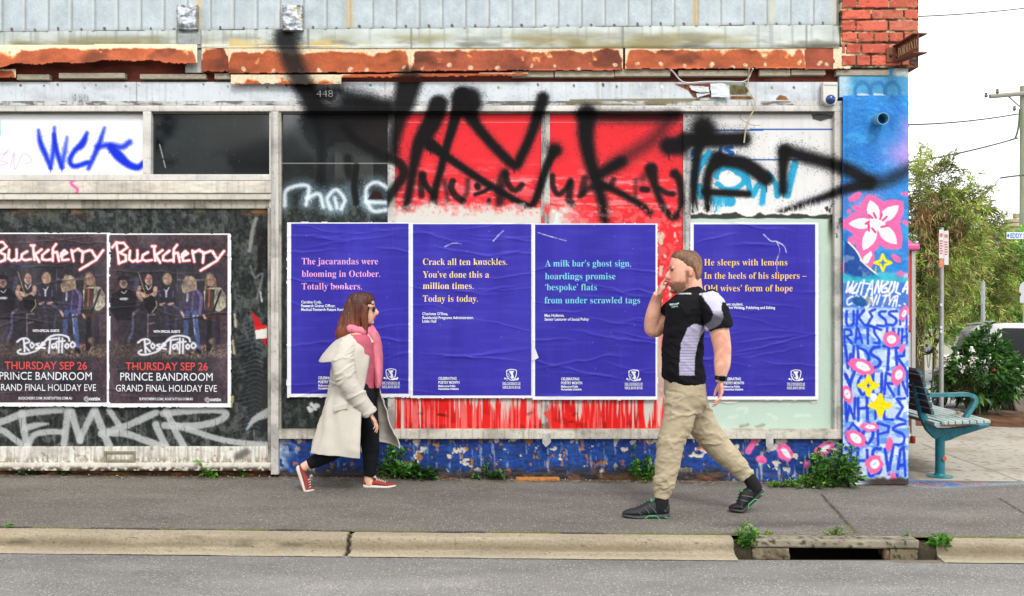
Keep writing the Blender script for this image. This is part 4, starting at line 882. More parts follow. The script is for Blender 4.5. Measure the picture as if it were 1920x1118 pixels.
# ---------------------------------------------------------------- posters pasted on the front
class Poster:
    def __init__(s, x0, y0, x1, y1, st, seed, y=-.016, amp=1.0, tilt=0.0):
        s.cv = Cv(x0, y0, x1, y1, st, (236, 238, 246), .5); s.y = y; s.tilt = tilt
        cv = s.cv; r = random.Random(seed); w = x1 - x0; hh = y1 - y0
        cv.h = 2.0 * cv.n(60, 30, 3, seed) + .7 * cv.n(9, 7, 3, seed + 2)
        for k in range(int(20 * amp)):
            cx = r.uniform(x0, x1); cy = y0 + hh * r.random(); ln = r.uniform(.15, .5) * w; a = r.uniform(2.2, 5.8); sl = r.uniform(-.22, .22); wd = r.uniform(1.2, 2.4)
            p = cy + sl * (cv.X - cx) + 16 * (fbm(cv.X / 55 + k * 3.3, cv.X * 0 + k, 3) - .5)
            e = np.clip(1 - ((cv.X - cx) / ln) ** 2, 0, 1); dd = cv.Y - p
            cv.h += a * e * np.exp(-(dd / wd) ** 2) * np.where(dd < 0, 1, .6) + a * .55 * e * np.exp(-np.clip(dd, 0, None) / 9) * (dd > 0)
        for k in range(5):
            cx = r.uniform(x0, x1); a = r.uniform(-.8, .8); e = np.exp(-((cv.X - cx - a * (cv.Y - y0) * .1) / 2) ** 2)
            cv.h += 1.3 * e * sst(.4, .6, cv.n(30, 60, 2, seed + k))
    def surf(s, px, py):
        """world point just proud of the paper"""
        cv = s.cv
        fx = (px - cv.xs[0]) / (cv.xs[-1] - cv.xs[0]) * (len(cv.xs) - 1); fy = (py - cv.ys[0]) / (cv.ys[-1] - cv.ys[0]) * (len(cv.ys) - 1)
        j = np.clip(fx.astype(int), 0, len(cv.xs) - 2); i = np.clip(fy.astype(int), 0, len(cv.ys) - 2); u = np.clip(fx - j, 0, 1); v = np.clip(fy - i, 0, 1)
        h = cv.h
        hh = (h[i, j] * (1 - u) + h[i, j + 1] * u) * (1 - v) + (h[i + 1, j] * (1 - u) + h[i + 1, j + 1] * u) * v
        y = s.y - hh * .001 - .0028; d = D + s.y
        return np.stack([(px - CX) * d / F, y, H - (py - CY) * d / F], -1)
    def root(s, label, group):
        cv = s.cv; mid = W((cv.xs[0] + cv.xs[-1]) / 2, cv.ys[-1], s.y)
        s.o = thing('street_poster', label, 'poster', mid, group); return s.o
    def sheet(s, c=.003):
        slab('paper', s.cv, s.y, 0, M_PAPER, s.o)
        b = Cv(s.cv.xs[0] + 2, s.cv.ys[0] + 2, s.cv.xs[-1] - 2, s.cv.ys[-1] - 2, 30, (200, 200, 204)); slab('backing', b, s.y + .003, .004, M_PAPER, s.o)
    def text(s, name, items, mt, **kw):
        V = []; Fc = []
        for it in items:
            v, f = text2d(*it[:5], **{**kw, **(it[5] if len(it) > 5 else {})})
            n = sum(map(len, V)); V.append(s.surf(v[:, 0], v[:, 1])); Fc += [tuple(i + n for i in q) for q in f]
        return mk(name, np.vstack(V), Fc, mt, s.o, smooth=False)
    def shapes(s, name, polys, mt):
        V = []; Fc = []
        for p in polys:
            p = np.asarray(p, float); n = sum(map(len, V)); V.append(s.surf(p[:, 0], p[:, 1]))
            Fc += [tuple(i + n for i in t) for t in tessellate_polygon([[Vector((a, -b, 0)) for a, b in p]])]
        return mk(name, np.vstack(V), Fc, mt, s.o, smooth=False)

def ribbon(pts, w):
    p = catmull(np.asarray(pts, float), 6); t = np.gradient(p, axis=0); n = np.stack([-t[:, 1], t[:, 0]], -1); n /= np.linalg.norm(n, axis=1)[:, None] + 1e-9
    return np.vstack([p + n * w / 2, (p - n * w / 2)[::-1]])
INK = lambda n, c: mat(n, c, .6, var=.03, scale=80, k=KV / .88, spec=.12)
I_WHITE = INK('white ink', (242, 243, 248))
VIOL = (54, 48, 158)
def crest(p, cx, dy):
    def q(pts): return [(cx + a, 704 + dy + b) for a, b in pts]
    sh = [(-9, -9), (-3, -11), (3, -11), (9, -9), (8.6, 0), (5.5, 6), (0, 9), (-5.5, 6), (-8.6, 0)]
    out = [ribbon(q(sh + [sh[0]]), 1.5), q([(-5, -8.5), (5, -8.5), (2.6, -4), (3.6, 0), (4.8, 4), (1.5, 7), (-1.5, 5), (0, 0), (-2.5, -4)]),
           ribbon(q([(-12.5, 5.5), (-11, 8), (-8.5, 7), (-4.5, 9.5), (0, 11), (4.5, 9.5), (8.5, 7), (11, 8), (12.5, 5.5)]), 2.6), q([(-13.5, 4), (-10.5, 4.6), (-11, 7.5), (-13.6, 7)]), q([(13.5, 4), (10.5, 4.6), (11, 7.5), (13.6, 7)])]
    for a, b in ((-5.6, -3), (-4.2, -.6), (-5.6, 2), (-2.6, 3.4)): out.append(q([(a, b - 1.2), (a + 1, b), (a, b + 1.2), (a - 1, b)]))
    out.append(q([(-17, 17.2), (17, 17.2), (17, 17.9), (-17, 17.9)])); return out
def blue_poster(outer, inner, lines, credit, tc, qx, cx, dy, seed, label, scuffs=(), y=-.016):
    p = Poster(*outer, 1.35, seed, y=y); cv = p.cv; o = p.root(label, 'blue poetry posters')
    x0, y0, x1, y1 = inner; m = ((cv.X > x0) & (cv.X < x1) & (cv.Y > y0) & (cv.Y < y1)) * 1.0
    cv.mix(m, VIOL); cv.mix(.22 * m * sst(.35, .75, cv.n(40, 200, 4, seed)), (90, 84, 212)); cv.mix(.25 * m * sst(.45, .75, cv.n(14, 240, 3, seed + 4)), (52, 44, 170)); cv.mix(.12 * m * sst(.5, .7, cv.n(70, 6, 3, seed + 1)), (104, 100, 216))
    for s_, w_ in scuffs: cv.stroke(s_, w_, 1.2, (222, 222, 240), .8, grain=.6, wob=1.5)
    for k in range(14):
        cv.stroke([(random.uniform(x0, x1), random.uniform(y0, y1))], random.uniform(1, 2), .8, (170, 168, 226), .6, smooth=False)
    cv.mul(.985 + .03 * cv.n(3, 3, 2, 3)); r_ = np.minimum(np.minimum(cv.X - outer[0], outer[2] - cv.X), np.minimum(cv.Y - outer[1], outer[3] - cv.Y)); cv.mask = r_ > 1.1 * (cv.n(9, 9, 3, seed + 9) - .35) * 2
    cv.mix(.6 * sst(2.5, .5, r_), (214, 212, 206))
    p.sheet()
    vk = INK('verse ink', tc)
    for t, a, b_, bs in lines: p.text('verse_line', [(t, a, b_, bs, 12.0)], vk, ser=True, bold=-.004)
    for t, a, b_, bs in credit: p.text('credit_line', [(t, a, b_, bs, 5.2)], I_WHITE, bold=.022)
    ex = qx
    for it in (('CELEBRATING', ex, ex + 34, 712 + dy, 5), ('POETRY MONTH', ex, ex + 39.5, 719.6 + dy, 5), ('Melbourne Public', ex, ex + 32, 725.8 + dy, 4), ('Humanities Initiative', ex, ex + 38, 731 + dy, 4)): p.text('campaign_line', [it], I_WHITE, bold=.03)
    for it in (('THE UNIVERSITY OF', cx - 17, cx + 17, 720.8 + dy, 4), ('MELBOURNE', cx - 17, cx + 17, 729 + dy, 5)): p.text('institution_line', [it], I_WHITE, ser=True, bold=.004)
    p.shapes('crest', crest(p, cx, dy), I_WHITE); return p
AP = '\u2019'
blue_poster((537, 416, 771, 746), (546, 420, 766, 738.5), [('The jacarandas were', 566, 709, 496), ('blooming in October.', 566, 713, 519.5), ('Totally bonkers.', 566, 679, 543)], [('Caroline Cody,', 565, 603, 569), ('Research Grants Officer,', 565, 629, 576), ('Medical Research Future Fund', 565, 645, 583)], (246, 178, 236), 597, 733, -1, 21, 'violet poetry poster with pink verse, behind the woman in the pale coat')
blue_poster((768, 417, 1001, 748), (774, 420, 996, 742), [('Crack all ten knuckles.', 793, 951, 497), ('You' + AP + 've done this a', 793, 917, 521), ('million times.', 793, 888, 542), ('Today is today.', 793, 896, 566)], [("Charlotte O" + AP + "Shea,", 792, 840, 591), ('Residential Programs Administrator,', 792, 888, 598.3), ('Little Hall', 792, 818, 605)], (252, 222, 160), 822, 959, 0, 35, 'violet poetry poster with four pale yellow lines, between the pink and pale blue verses', scuffs=[([(925, 452), (936, 440), (944, 433)], 1.6), ([(834, 463), (850, 456), (866, 458)], 1.4)], y=-.020)
pp = blue_poster((997, 418, 1234, 751), (1003, 422, 1229, 744), [('A milk bar' + AP + 's ghost sign,', 1022, 1183, 500), ('hoardings promise', 1022, 1154, 524), ('\u2018bespoke' + AP + ' flats', 1022, 1119, 544.5), ('from under scrawled tags', 1021, 1200, 569)], [('Max Holleran,', 1021, 1058, 594), ('Senior Lecturer of Social Policy', 1021, 1104, 601.3)], (134, 214, 240), 1052, 1188, 1, 51, 'violet poetry poster with pale blue verse, in front of the walking man', scuffs=[([(1008, 436), (1030, 443), (1062, 452)], 1.3)], y=-.024)
blue_poster((1293, 416, 1536, 751), (1301, 421, 1528, 744), [('He sleeps with lemons', 1320, 1476, 498), ('In the heels of his slippers \u2013', 1320, 1512, 523), ('Old wives' + AP + ' form of hope', 1320, 1486, 546.5)], [('ne, current student,', 1340, 1393, 573), ('of Creative Writing, Publishing and Editing', 1345, 1453, 579.5)], (253, 208, 124), 1355, 1492, 1, 67, 'violet poetry poster with orange yellow verse on the pale green board', scuffs=[([(1432, 440), (1445, 452), (1456, 453), (1470, 462), (1474, 473)], 1.8), ([(1456, 453), (1462, 470), (1456, 490), (1457, 510)], 1.4)])
# a torn flap of white paper between two posters
b = MB(); b.prism([W(998, 644, -.029), W(1003, 652, -.035), W(1010, 671, -.042), W(1001, 676, -.034), W(997, 676, -.029)], (0, .0008, 0))
b.build('paper_flap', mat('paper edge', (240, 240, 244), .6, var=.03, k=KV), pp.o, label='torn white flap of paper')
# shreds of older paper under the last poster
r = random.Random(4); xs = np.arange(1294, 1536, 5.0)
top = [W(x, 744, .0045) for x in xs]; bot = [W(x, 752 + 7 * max(0, fbm(np.array([x / 16.]), np.array([3.]), 3)[0] * 2 - .85) + r.uniform(-1, 1.5), .0) for x in xs]
nx = len(xs); Fc = [(i, nx + i, nx + i + 1, i + 1) for i in range(nx - 1)]
o = mk('paper_shreds', top + bot, Fc, mat('old paper', (234, 232, 222), .7, var=.12, scale=60, k=KV), shop, smooth=False, label='ragged shreds of older white paper'); sm = o.modifiers.new('t', 'SOLIDIFY'); sm.thickness = .001

def band_poster(ox, oy, label, seed, tl=0):
    p = Poster(200 + ox, 437 + oy, 434.5 + ox, 765 + oy, 1.0, seed, amp=.85); cv = p.cv; o = p.root(label, 'black concert posters')
    m = ((cv.X > 204.5 + ox) & (cv.X < 426.5 + ox) & (cv.Y > 440.5 + oy) & (cv.Y < 757 + oy)) * 1.0
    base = Cv(200, 437, 434.5, 765, 1.0, (46, 42, 50)); base.X = cv.X - ox; base.Y = cv.Y - oy
    g = base
    def n_(sx, sy, o_, sd): return fbm(g.X / sx + sd * 13.7, g.Y / sy + sd * 7.9 + 40, o_)
    edge = np.minimum(np.minimum(g.X - 204, 427 - g.X) / 46, np.minimum(g.Y - 440, (757 - g.Y) * .8) / 40)
    g.mix(.8 * sst(.9, .0, edge + .5 * (n_(40, 40, 4, 3) - .5)), (92, 60, 66)); g.mix(.35 * sst(.5, .8, n_(40, 30, 4, 6)), (70, 62, 76))
    Q = lambda zx, zy: (180 + zx / 6.577, 430 + zy / 6.577)
    Q2 = lambda zx, zy: (180 + zx / 6.577, 600 + zy / 6.577)
    def st(pts, w, col, soft=1.5, op=1, f=Q, **k): g.stroke([f(*q[:2]) + tuple(q[2:]) for q in pts], w, soft, col, op, **k)
    def pl(pts, col, soft=1.2, op=1, f=Q): g.poly([f(*q) for q in pts], col, soft, op)
    PUR, PU2, SK, SKD, HAIR = (86, 76, 116), (60, 52, 82), (206, 154, 128), (160, 108, 88), (200, 168, 122)
    # backdrop glow, shelf and sandy floor
    st([(470, 430), (560, 470)], 16, PU2, 9, .9); st([(500, 620), (500, 740)], 9, PUR, 5, .8); st([(1010, 625), (1330, 625)], 2.5, (128, 108, 128), 1, .9); st([(1005, 500), (1000, 760)], 1.5, (110, 92, 120), 1, .7); st([(1340, 560), (1560, 560)], 9, PU2, 7, .7)
    fl = sst(.0, 1, (g.Y - 642) / 12) * sst(676, 664, g.Y + 10 * (n_(30, 30, 3, 8) - .5)); g.mix(.75 * fl * sst(.4, .6, n_(3, 3, 3, 5)), (150, 112, 84)); g.mix(.5 * fl * sst(.5, .6, n_(2, 2, 2, 9)), (206, 160, 110)); g.mix(fl * .6 * sst(330, 270, g.X), (60, 48, 50))
    # five plain stand-in musicians
    BK = (28, 25, 32)
    def head(x, y, rx, ry, hair=None): 
        c = Q(x, y)
        if hair: g.ell(c[0], c[1] - 1, rx + 2.2, ry + 2, 0, hair, 2)
        g.ell(c[0], c[1], rx, ry, 0, SK, 1.5); g.ell(c[0] + 2.5, c[1] + 1, rx * .5, ry * .8, 0, SKD, 3, .7); g.stroke([(c[0] - 3, c[1] - 1), (c[0] + 3, c[1] - 1)], 1.2, 1, (90, 60, 52), .7)
    for x in (60,): pass
    pl([(200, 800), (300, 740), (420, 740), (500, 820), (480, 1130), (260, 1120), (160, 980)], BK); head(340, 665, 7, 9.5); st([(290, 605), (390, 605)], 7, (26, 24, 28)); st([(315, 770), (350, 790), (380, 755)], 1.4, (206, 206, 210)); st([(310, 860), (385, 860)], 4.5, (186, 186, 190), .9, grain=.5)
    pl([(540, 720), (640, 700), (740, 720), (740, 1010), (560, 1010)], (40, 30, 36)); head(652, 625, 7, 10); st([(620, 610), (690, 610)], 3, (190, 70, 66)); st([(540, 720), (520, 800), (560, 870)], 7, SK); st([(735, 730), (720, 800), (640, 830), (560, 800)], 8, SK, grain=.1); st([(680, 830), (700, 870)], 6, SKD); st([(620, 700), (650, 745), (690, 690)], 2, (220, 210, 204))
    st([(525, 530), (610, 800)], 2.2, (150, 132, 84)); g.ell(*Q(670, 920), 11, 16, -10, (22, 20, 24), 1.5); st([(740, 880), (745, 950), (690, 1030)], 1.5, (196, 170, 110)); st([(640, 1050), (640, 1500)], 2.5, (126, 100, 112)); st([(650, 1060), (720, 1050)], 3, (126, 100, 112)); st([(650, 1170), (720, 1150)], 3, (126, 100, 112))
    pl([(770, 740), (860, 700), (960, 740), (990, 900), (930, 960), (800, 950)], (40, 32, 54)); head(880, 620, 6.5, 10, (178, 140, 96)); st([(840, 740), (870, 770), (900, 720)], 1.6, (210, 210, 216)); st([(868, 760), (866, 830)], 3.5, (190, 190, 200)); st([(775, 760), (800, 830)], 3, PUR); st([(950, 760), (950, 830)], 3, PUR); st([(800, 930), (840, 920)], 5, SK); st([(900, 925), (950, 920)], 5, SK); st([(840, 940), (880, 1100), (890, 1450)], 6, PU2); st([(950, 940), (1060, 1020)], 5, PUR); st([(1040, 920), (990, 1100), (960, 1420)], 5, PU2)
    st([(520, 1000), (460, 1050), (450, 1250), (400, 1380)], 5, PUR); st([(470, 1040)], 5, SKD)
    g.ell(*Q(1155, 680), 13, 17, 0, HAIR, 3); st([(1080, 700), (1090, 770)], 7, HAIR, 3, grain=.4); st([(1220, 680), (1215, 770)], 7, HAIR, 3, grain=.4); g.ell(*Q(1150, 660), 6.5, 9.5, 0, (216, 164, 136), 1.5)
    pl([(1080, 790), (1240, 750), (1300, 820), (1310, 1000), (1260, 1060), (1080, 1020)], (60, 48, 92)); st([(1250, 760), (1300, 850), (1280, 1040)], 6, (112, 92, 160)); st([(1200, 790), (1180, 1010)], 4, (96, 78, 140)); st([(1130, 800), (1125, 880)], 4, (180, 180, 196), grain=.5); st([(1060, 1030), (1090, 1080)], 4.5, SK); st([(1250, 1070), (1230, 1120)], 5.5, SK)
    st([(1125, 1030), (1110, 1250), (1105, 1310)], 9, (66, 84, 150)); st([(1215, 1040), (1240, 1250), (1260, 1480)], 10, (70, 92, 164)); st([(1205, 1060), (1220, 1300)], 2.5, (150, 170, 230)); st([(1250, 1490), (1280, 1520)], 7, (24, 22, 28))
    head(1405, 630, 6.5, 11, (170, 132, 92)); st([(1360, 620), (1350, 800)], 5, (150, 112, 76), 2); st([(1460, 620), (1480, 780)], 6, (160, 122, 84), 2)
    pl([(1330, 760), (1400, 720), (1540, 720), (1600, 810), (1600, 960), (1520, 1020), (1420, 980), (1340, 1000)], (196, 186, 152)); pl([(1350, 740), (1470, 740), (1450, 1000), (1340, 1000)], (74, 54, 44)); st([(1400, 740), (1390, 960)], 3, (190, 90, 70)); st([(1540, 760), (1430, 1060)], 4, (34, 30, 34)); st([(1090, 1110), (1600, 1040)], 3, (60, 36, 30)); st([(1380, 1090), (1480, 1100)], 11, (84, 40, 34)); st([(1330, 1060), (1350, 1100)], 4, SK)
    st([(1400, 1120), (1390, 1480)], 9, BK); st([(1500, 1100), (1510, 1400)], 8, (44, 34, 52)); st([(1320, 1440), (1350, 1435)], 3, (220, 70, 80)); st([(1430, 1380)], 12, (150, 112, 84), 3, .8, grain=.6)
    g.mul(.42 + .78 * n_(3.5, 4.5, 4, 21)); gl_ = g.c.mean(-1, keepdims=True); g.c = g.c * .78 + gl_ * .22; g.mix(.35 * sst(.5, .75, n_(16, 20, 3, 25)), (30, 26, 34))
    # band lettering
    BC = [[(250, 165), (270, 300), (285, 425)], [(200, 225), (250, 165), (345, 170), (388, 225), (300, 290)], [(290, 290), (370, 325), (368, 390), (285, 420)], [(420, 265), (410, 370), (450, 400), (510, 375)], [(510, 260), (512, 400), (550, 390)], [(640, 285), (580, 320), (570, 372), (620, 392), (690, 380)], [(690, 210), (735, 210)], [(716, 210), (730, 385)], [(820, 260), (740, 320), (790, 412)], [(905, 265), (830, 330), (828, 380), (880, 392), (945, 380)], [(1000, 195), (960, 245), (958, 400)], [(960, 305), (1010, 290), (1032, 402)], [(1055, 345), (1135, 300), (1105, 270), (1062, 312), (1075, 392), (1155, 385)], [(1190, 265), (1212, 402)], [(1200, 290), (1275, 255)], [(1290, 270), (1332, 290), (1318, 412)], [(1332, 300), (1410, 268)], [(1440, 275), (1490, 355)], [(1580, 270), (1490, 390), (1400, 445), (1290, 510)]]
    for q in BC: st(q, 7.5, (228, 60, 62), 4, .85, smooth=False)
    for q in BC: st(q, 4.6, (250, 240, 240), 1.6, 1, smooth=False, wob=1.6)
    RT = [[(520, 280), (570, 245), (640, 240), (668, 280), (605, 315), (668, 392)], [(600, 250), (612, 400)], [(700, 290), (680, 320), (700, 352), (726, 322), (700, 290)], [(790, 300), (752, 312), (792, 340), (752, 362)], [(808, 330), (858, 312), (832, 290), (808, 340), (862, 362)], [(890, 252), (1010, 238)], [(925, 252), (912, 412)], [(990, 300), (948, 320), (958, 358), (995, 330), (1000, 300), (1008, 362)], [(1035, 228), (1030, 410)], [(1076, 236), (1072, 412)], [(1005, 282), (1105, 268)], [(1130, 300), (1110, 330), (1130, 358), (1156, 328), (1130, 300)], [(1200, 280), (1176, 318), (1200, 352), (1232, 316), (1200, 280)], [(560, 375), (525, 400), (560, 428), (660, 420), (770, 380), (850, 290), (930, 215), (1040, 195), (1140, 220), (1162, 268)]]
    for q in RT: st(q, 5.5, (120, 120, 128), 2.5, .8, f=Q2)
    for q in RT: st(q, 3.0, (232, 232, 238), 1.2, 1, f=Q2, wob=1)
    sw = [(388 + .38 * t * math.cos(t), 750 + .38 * t * math.sin(t)) for t in np.linspace(2, 14, 40)]; g.stroke(sw, 1.1, .6, (226, 226, 232), 1, smooth=False)
    cv.c = cv.c * (1 - m[..., None]) + g.c * m[..., None]; cv.mul(1)
    cv.mix(.14 * m, (150, 150, 160)); cv.mul(.97 + .06 * cv.n(5, 5, 3, seed)); cv.mix(.12 * m * sst(.5, .75, cv.n(50, 120, 3, seed + 3)), (190, 190, 196))
    e_ = np.minimum(np.minimum(cv.X - cv.xs[0], cv.xs[-1] - cv.X), np.minimum(cv.Y - cv.ys[0], cv.ys[-1] - cv.Y)); cv.mask = e_ > 1.3 * (cv.n(8, 8, 3, seed + 9) - .3) * 2; cv.mix(.5 * sst(3, 0, e_), (222, 216, 200))
    p.sheet()
    sl = {'slope': .004}
    p.text('date_line', [('THURSDAY SEP 26', 236 + ox, 390 + ox, 694 + oy, 14.5, sl)], INK('red ink', (226, 84, 80)), bold=.012)
    for it in (('PRINCE BANDROOM', 226 + ox, 399 + ox, 713.5 + oy, 14.5, {'bold': .0, **sl}), ('GRAND FINAL HOLIDAY EVE', 218 + ox, 407 + ox, 734 + oy, 12.5, sl), ('WITH SPECIAL GUESTS', 288 + ox, 338 + ox, 624 + oy, 4.6, {'bold': .03}), ('BUCKCHERRY.COM | ROSETATTOO.COM.AU', 262 + ox, 362 + ox, 750.5 + oy, 4.8, {'bold': .02}), ('oztix', 394 + ox, 415.5 + ox, 752 + oy, 6.5, {'bold': .03})): p.text('venue_line', [it], I_WHITE)
    return p
band_poster(0, 0, 'black concert poster on the dark pane, the complete one nearer the grey post', 83)
band_poster(-226.5, -1.5, 'black concert poster partly cut by the left edge of the photo', 97)

# ---------------------------------------------------------------- fittings on the front
al = thing('alarm_box', 'white wall siren box with a round blue lens under the fascia', 'alarm', W(1557, 197, -.1))
pr = [(1543.5, 154), (1570.5, 154), (1570.5, 183)] + [(1557 + 13.5 * math.cos(t), 184 + 13 * math.sin(t)) for t in np.linspace(.1, math.pi - .1, 14)] + [(1543.5, 183)]
b = MB(); b.prism([W(x, y, -.105) for x, y in pr], (0, .06, 0)); o = b.build('case', mat('siren plastic', (232, 230, 220), .35, var=.05, k=KV), al); bv = o.modifiers.new('b', 'BEVEL'); bv.width = .006; bv.segments = 3; bv.limit_method = 'ANGLE'
MB().lathe(W(1557, 187, -.104), (0, -1, 0), [(.037, 0), (.036, .012), (.028, .022), (.012, .028), (0, .029)], 28).build('lens', mat('blue lens', (20, 62, 130), .12, var=.05, spec=.6), al, True)
MB().box(*W(1545, 161, -.108)[0:1], -.1085, W(0, 161, -.1)[2], W(1569, 0, -.1)[0], -.1, W(0, 157, -.1)[2], .002).build('case_lid', mat('siren lid', (206, 208, 206), .4), al)

bm_ = thing('steel_beam', 'rusty steel channel end with cream lettering bolted to the brick corner', 'steel beam', W(1690, 124, -.1))
M_BEAM = mat('rusty steel', (126, 70, 48), .85, var=.35, scale=45, bump=.4, k=.95)
# channel runs out past the corner, towards the street
A0 = W(1681, 102, -.088); dirv = Vector((.13, -.99, 0)).normalized(); nrm = Vector((dirv.y, -dirv.x, 0))
Lb = .31; hw = .112
def bp(t, n, z): return A0 + dirv * t + nrm * n + Vector((0, 0, z))
b = MB()
b.prism([bp(0, 0, -hw / 2), bp(Lb, 0, -hw / 2), bp(Lb, 0, hw / 2 + .02), bp(0, 0, hw / 2)], -nrm * .008)
o = b.build('web', M_BEAM, bm_)
for s_ in (-1, 1):
    z0 = s_ * hw / 2; ze_ = z0 + (.02 if s_ > 0 else 0)
    b = MB(); b.prism([bp(-.01, .03, z0), bp(Lb + .0, .035, ze_), bp(Lb, -.075, ze_), bp(-.0, -.03, z0)], (0, 0, .009 * s_)); b.build('flange', M_BEAM, bm_)
a = W(1662, 117, -.1); c = W(1680, 89, -.1); MB().box(a.x, -.102, a.z, c.x, -.09, c.z, .002).build('fixing_plate', mat('plate', (138, 82, 56), .85, var=.3, scale=50, bump=.3), bm_)
MB().lathe(W(1670, 104, -.102), (0, -1, 0), [(.012, 0), (.012, .008), (.006, .014)], 8).build('bolt', mat('bolt', (92, 60, 50), .7), bm_)
V, Fc = text2d('DORMAN LO', .03, .325, 0, .068, ser=True, bold=-.01)
mk('painted_letters', [bp(min(x, Lb), .003, -y - .03 + x * .03) for x, y in V], Fc, mat('cream letters', (236, 206, 158), .8, var=.25, scale=90, k=KV), bm_, smooth=False)
for nm, pts, rd, c, lb in (('loose_cable', [(1405, 128, -.12), (1403, 150, -.07), (1404, 170, -.06), (1413, 185, -.07), (1417, 200, -.08), (1407, 218, -.06), (1399, 240, -.04), (1395, 268, -.02)], .0055, (212, 196, 158), 'cream cable hanging loose over the sprayed white board'),
    ('loose_cable', [(1258, 131, -.11), (1264, 137, -.08), (1274, 149, -.06), (1288, 155.5, -.05), (1320, 153.5, -.045), (1360, 153, -.045), (1392, 153.5, -.05), (1404, 146, -.06), (1408, 137, -.07), (1412, 129, -.11)], .0055, (228, 228, 224), 'white cable clipped along the top of the fascia board'),
    ('loose_cable', [(1402, 196, -.045), (1391, 212, -.04), (1388, 222, -.035), (1401, 231, -.04), (1413, 235, -.05), (1426, 235, -.06)], .0016, (60, 54, 48), 'thin dark wire curling beside the hanging cream cable')):
    P = catmull(np.array([W(*q)[:] for q in pts]), 6); tag(MB().tube(P, rd, 8).build(nm, mat(nm, c, .5, var=.08, k=KV), None, True), lb, 'cable', 'loose cables on the shop front')

# ---------------------------------------------------------------- ground
KERB_Y = -1.772; ROAD_Y = -1.98
cv = Cv(-7.0, KERB_Y + .004, 8.0, .10, .0125, (127, 122, 113), .9)
cv.mul(.93 + .13 * cv.n(.9, .35, 4, 2)); cv.mix(.22 * sst(.5, .8, cv.n(1.6, .3, 4, 5)), (96, 94, 92))
lf = sst(-.16, -.02, cv.Y + .10 * (cv.n(.3, .2, 4, 3) - .5)) * (cv.X < 3.3); cv.mix(.7 * lf * sst(.35, .6, cv.n(.05, .03, 4, 6)), (84, 68, 54)); cv.mix(.6 * sst(-.10, -.03, cv.Y) * sst(.6, .68, cv.n(.03, .02, 3, 8)) * (cv.X < 3.2), (166, 112, 64))
ms = sst(KERB_Y + .060, KERB_Y + .030, cv.Y + .03 * (cv.n(.2, .2, 3, 4) - .5)); cv.mix(.9 * ms * sst(.40, .55, cv.n(.35, .3, 4, 7)), (112, 116, 34)); cv.mix(.8 * ms * sst(.5, .4, cv.n(.35, .3, 4, 7)), (62, 58, 52))
def crack(pts, w=.016, c=(64, 58, 46), op=.9):
    g = [Gp(x, y) for x, y in pts]; cv.stroke([(v.x, v.y) for v in g], w, .012, c, op, wob=.012, smooth=False)
crack([(1540, 926), (1551, 940), (1563, 953), (1572, 962), (1583, 976), (1598, 992), (1603, 999)]); crack([(1590, 985), (1600, 997)], .02, (110, 112, 50)); crack([(1874, 934), (1892, 946), (1925, 965)])
for x, y, w_ in ((1430, 985, .16), (1375, 985, .1), (1530, 982, .12)): v = Gp(x, y); cv.stroke([(v.x - .1, v.y), (v.x + .12, v.y + .01)], w_, .08, (88, 88, 88), .45)
def overspray(cv):
    for pts, w_, c, op in (([(1700, 903), (1740, 906), (1790, 911)], .10, (64, 120, 196), .75), ([(1712, 911), (1760, 914), (1850, 911), (1930, 908)], .05, (150, 190, 224), .6), ([(1716, 908), (1745, 911), (1770, 909)], .018, (214, 120, 176), .8), ([(1788, 906), (1810, 911), (1850, 908)], .018, (220, 134, 170), .8), ([(1702, 898), (1712, 904)], .07, (110, 150, 210), .7)):
        g = [Gp(x, y) for x, y in pts]; cv.stroke([(v.x, v.y) for v in g], w_, .07, c, op, grain=.5)
overspray(cv)
for k in range(70):
    x, y = random.uniform(-4, 4), random.uniform(-1.7, -.1); cv.stroke([(x, y), (x + .004, y)], random.uniform(.02, .04), .02, random.choice(((84, 82, 78), (96, 92, 86), (150, 146, 138))), .5, smooth=False)
for k in range(90):
    x, y = random.uniform(-4, 4), random.uniform(-1.7, 0); cv.stroke([(x, y), (x + random.uniform(-.02, .02), y + .006)], random.uniform(.008, .02), .008, random.choice(((176, 172, 166), (70, 66, 60), (150, 130, 104))), .8, smooth=False)
M_PATH = asphalt('footpath asphalt', (120, 118, 116), .5, True)
GK = .66
sheet('footpath', cv, lambda X, Y: zg(X) + .004 * (fbm(X / .6, Y / .4, 3) - .5) + .010 * sst(-.12, 0, Y), M_PATH, GK)

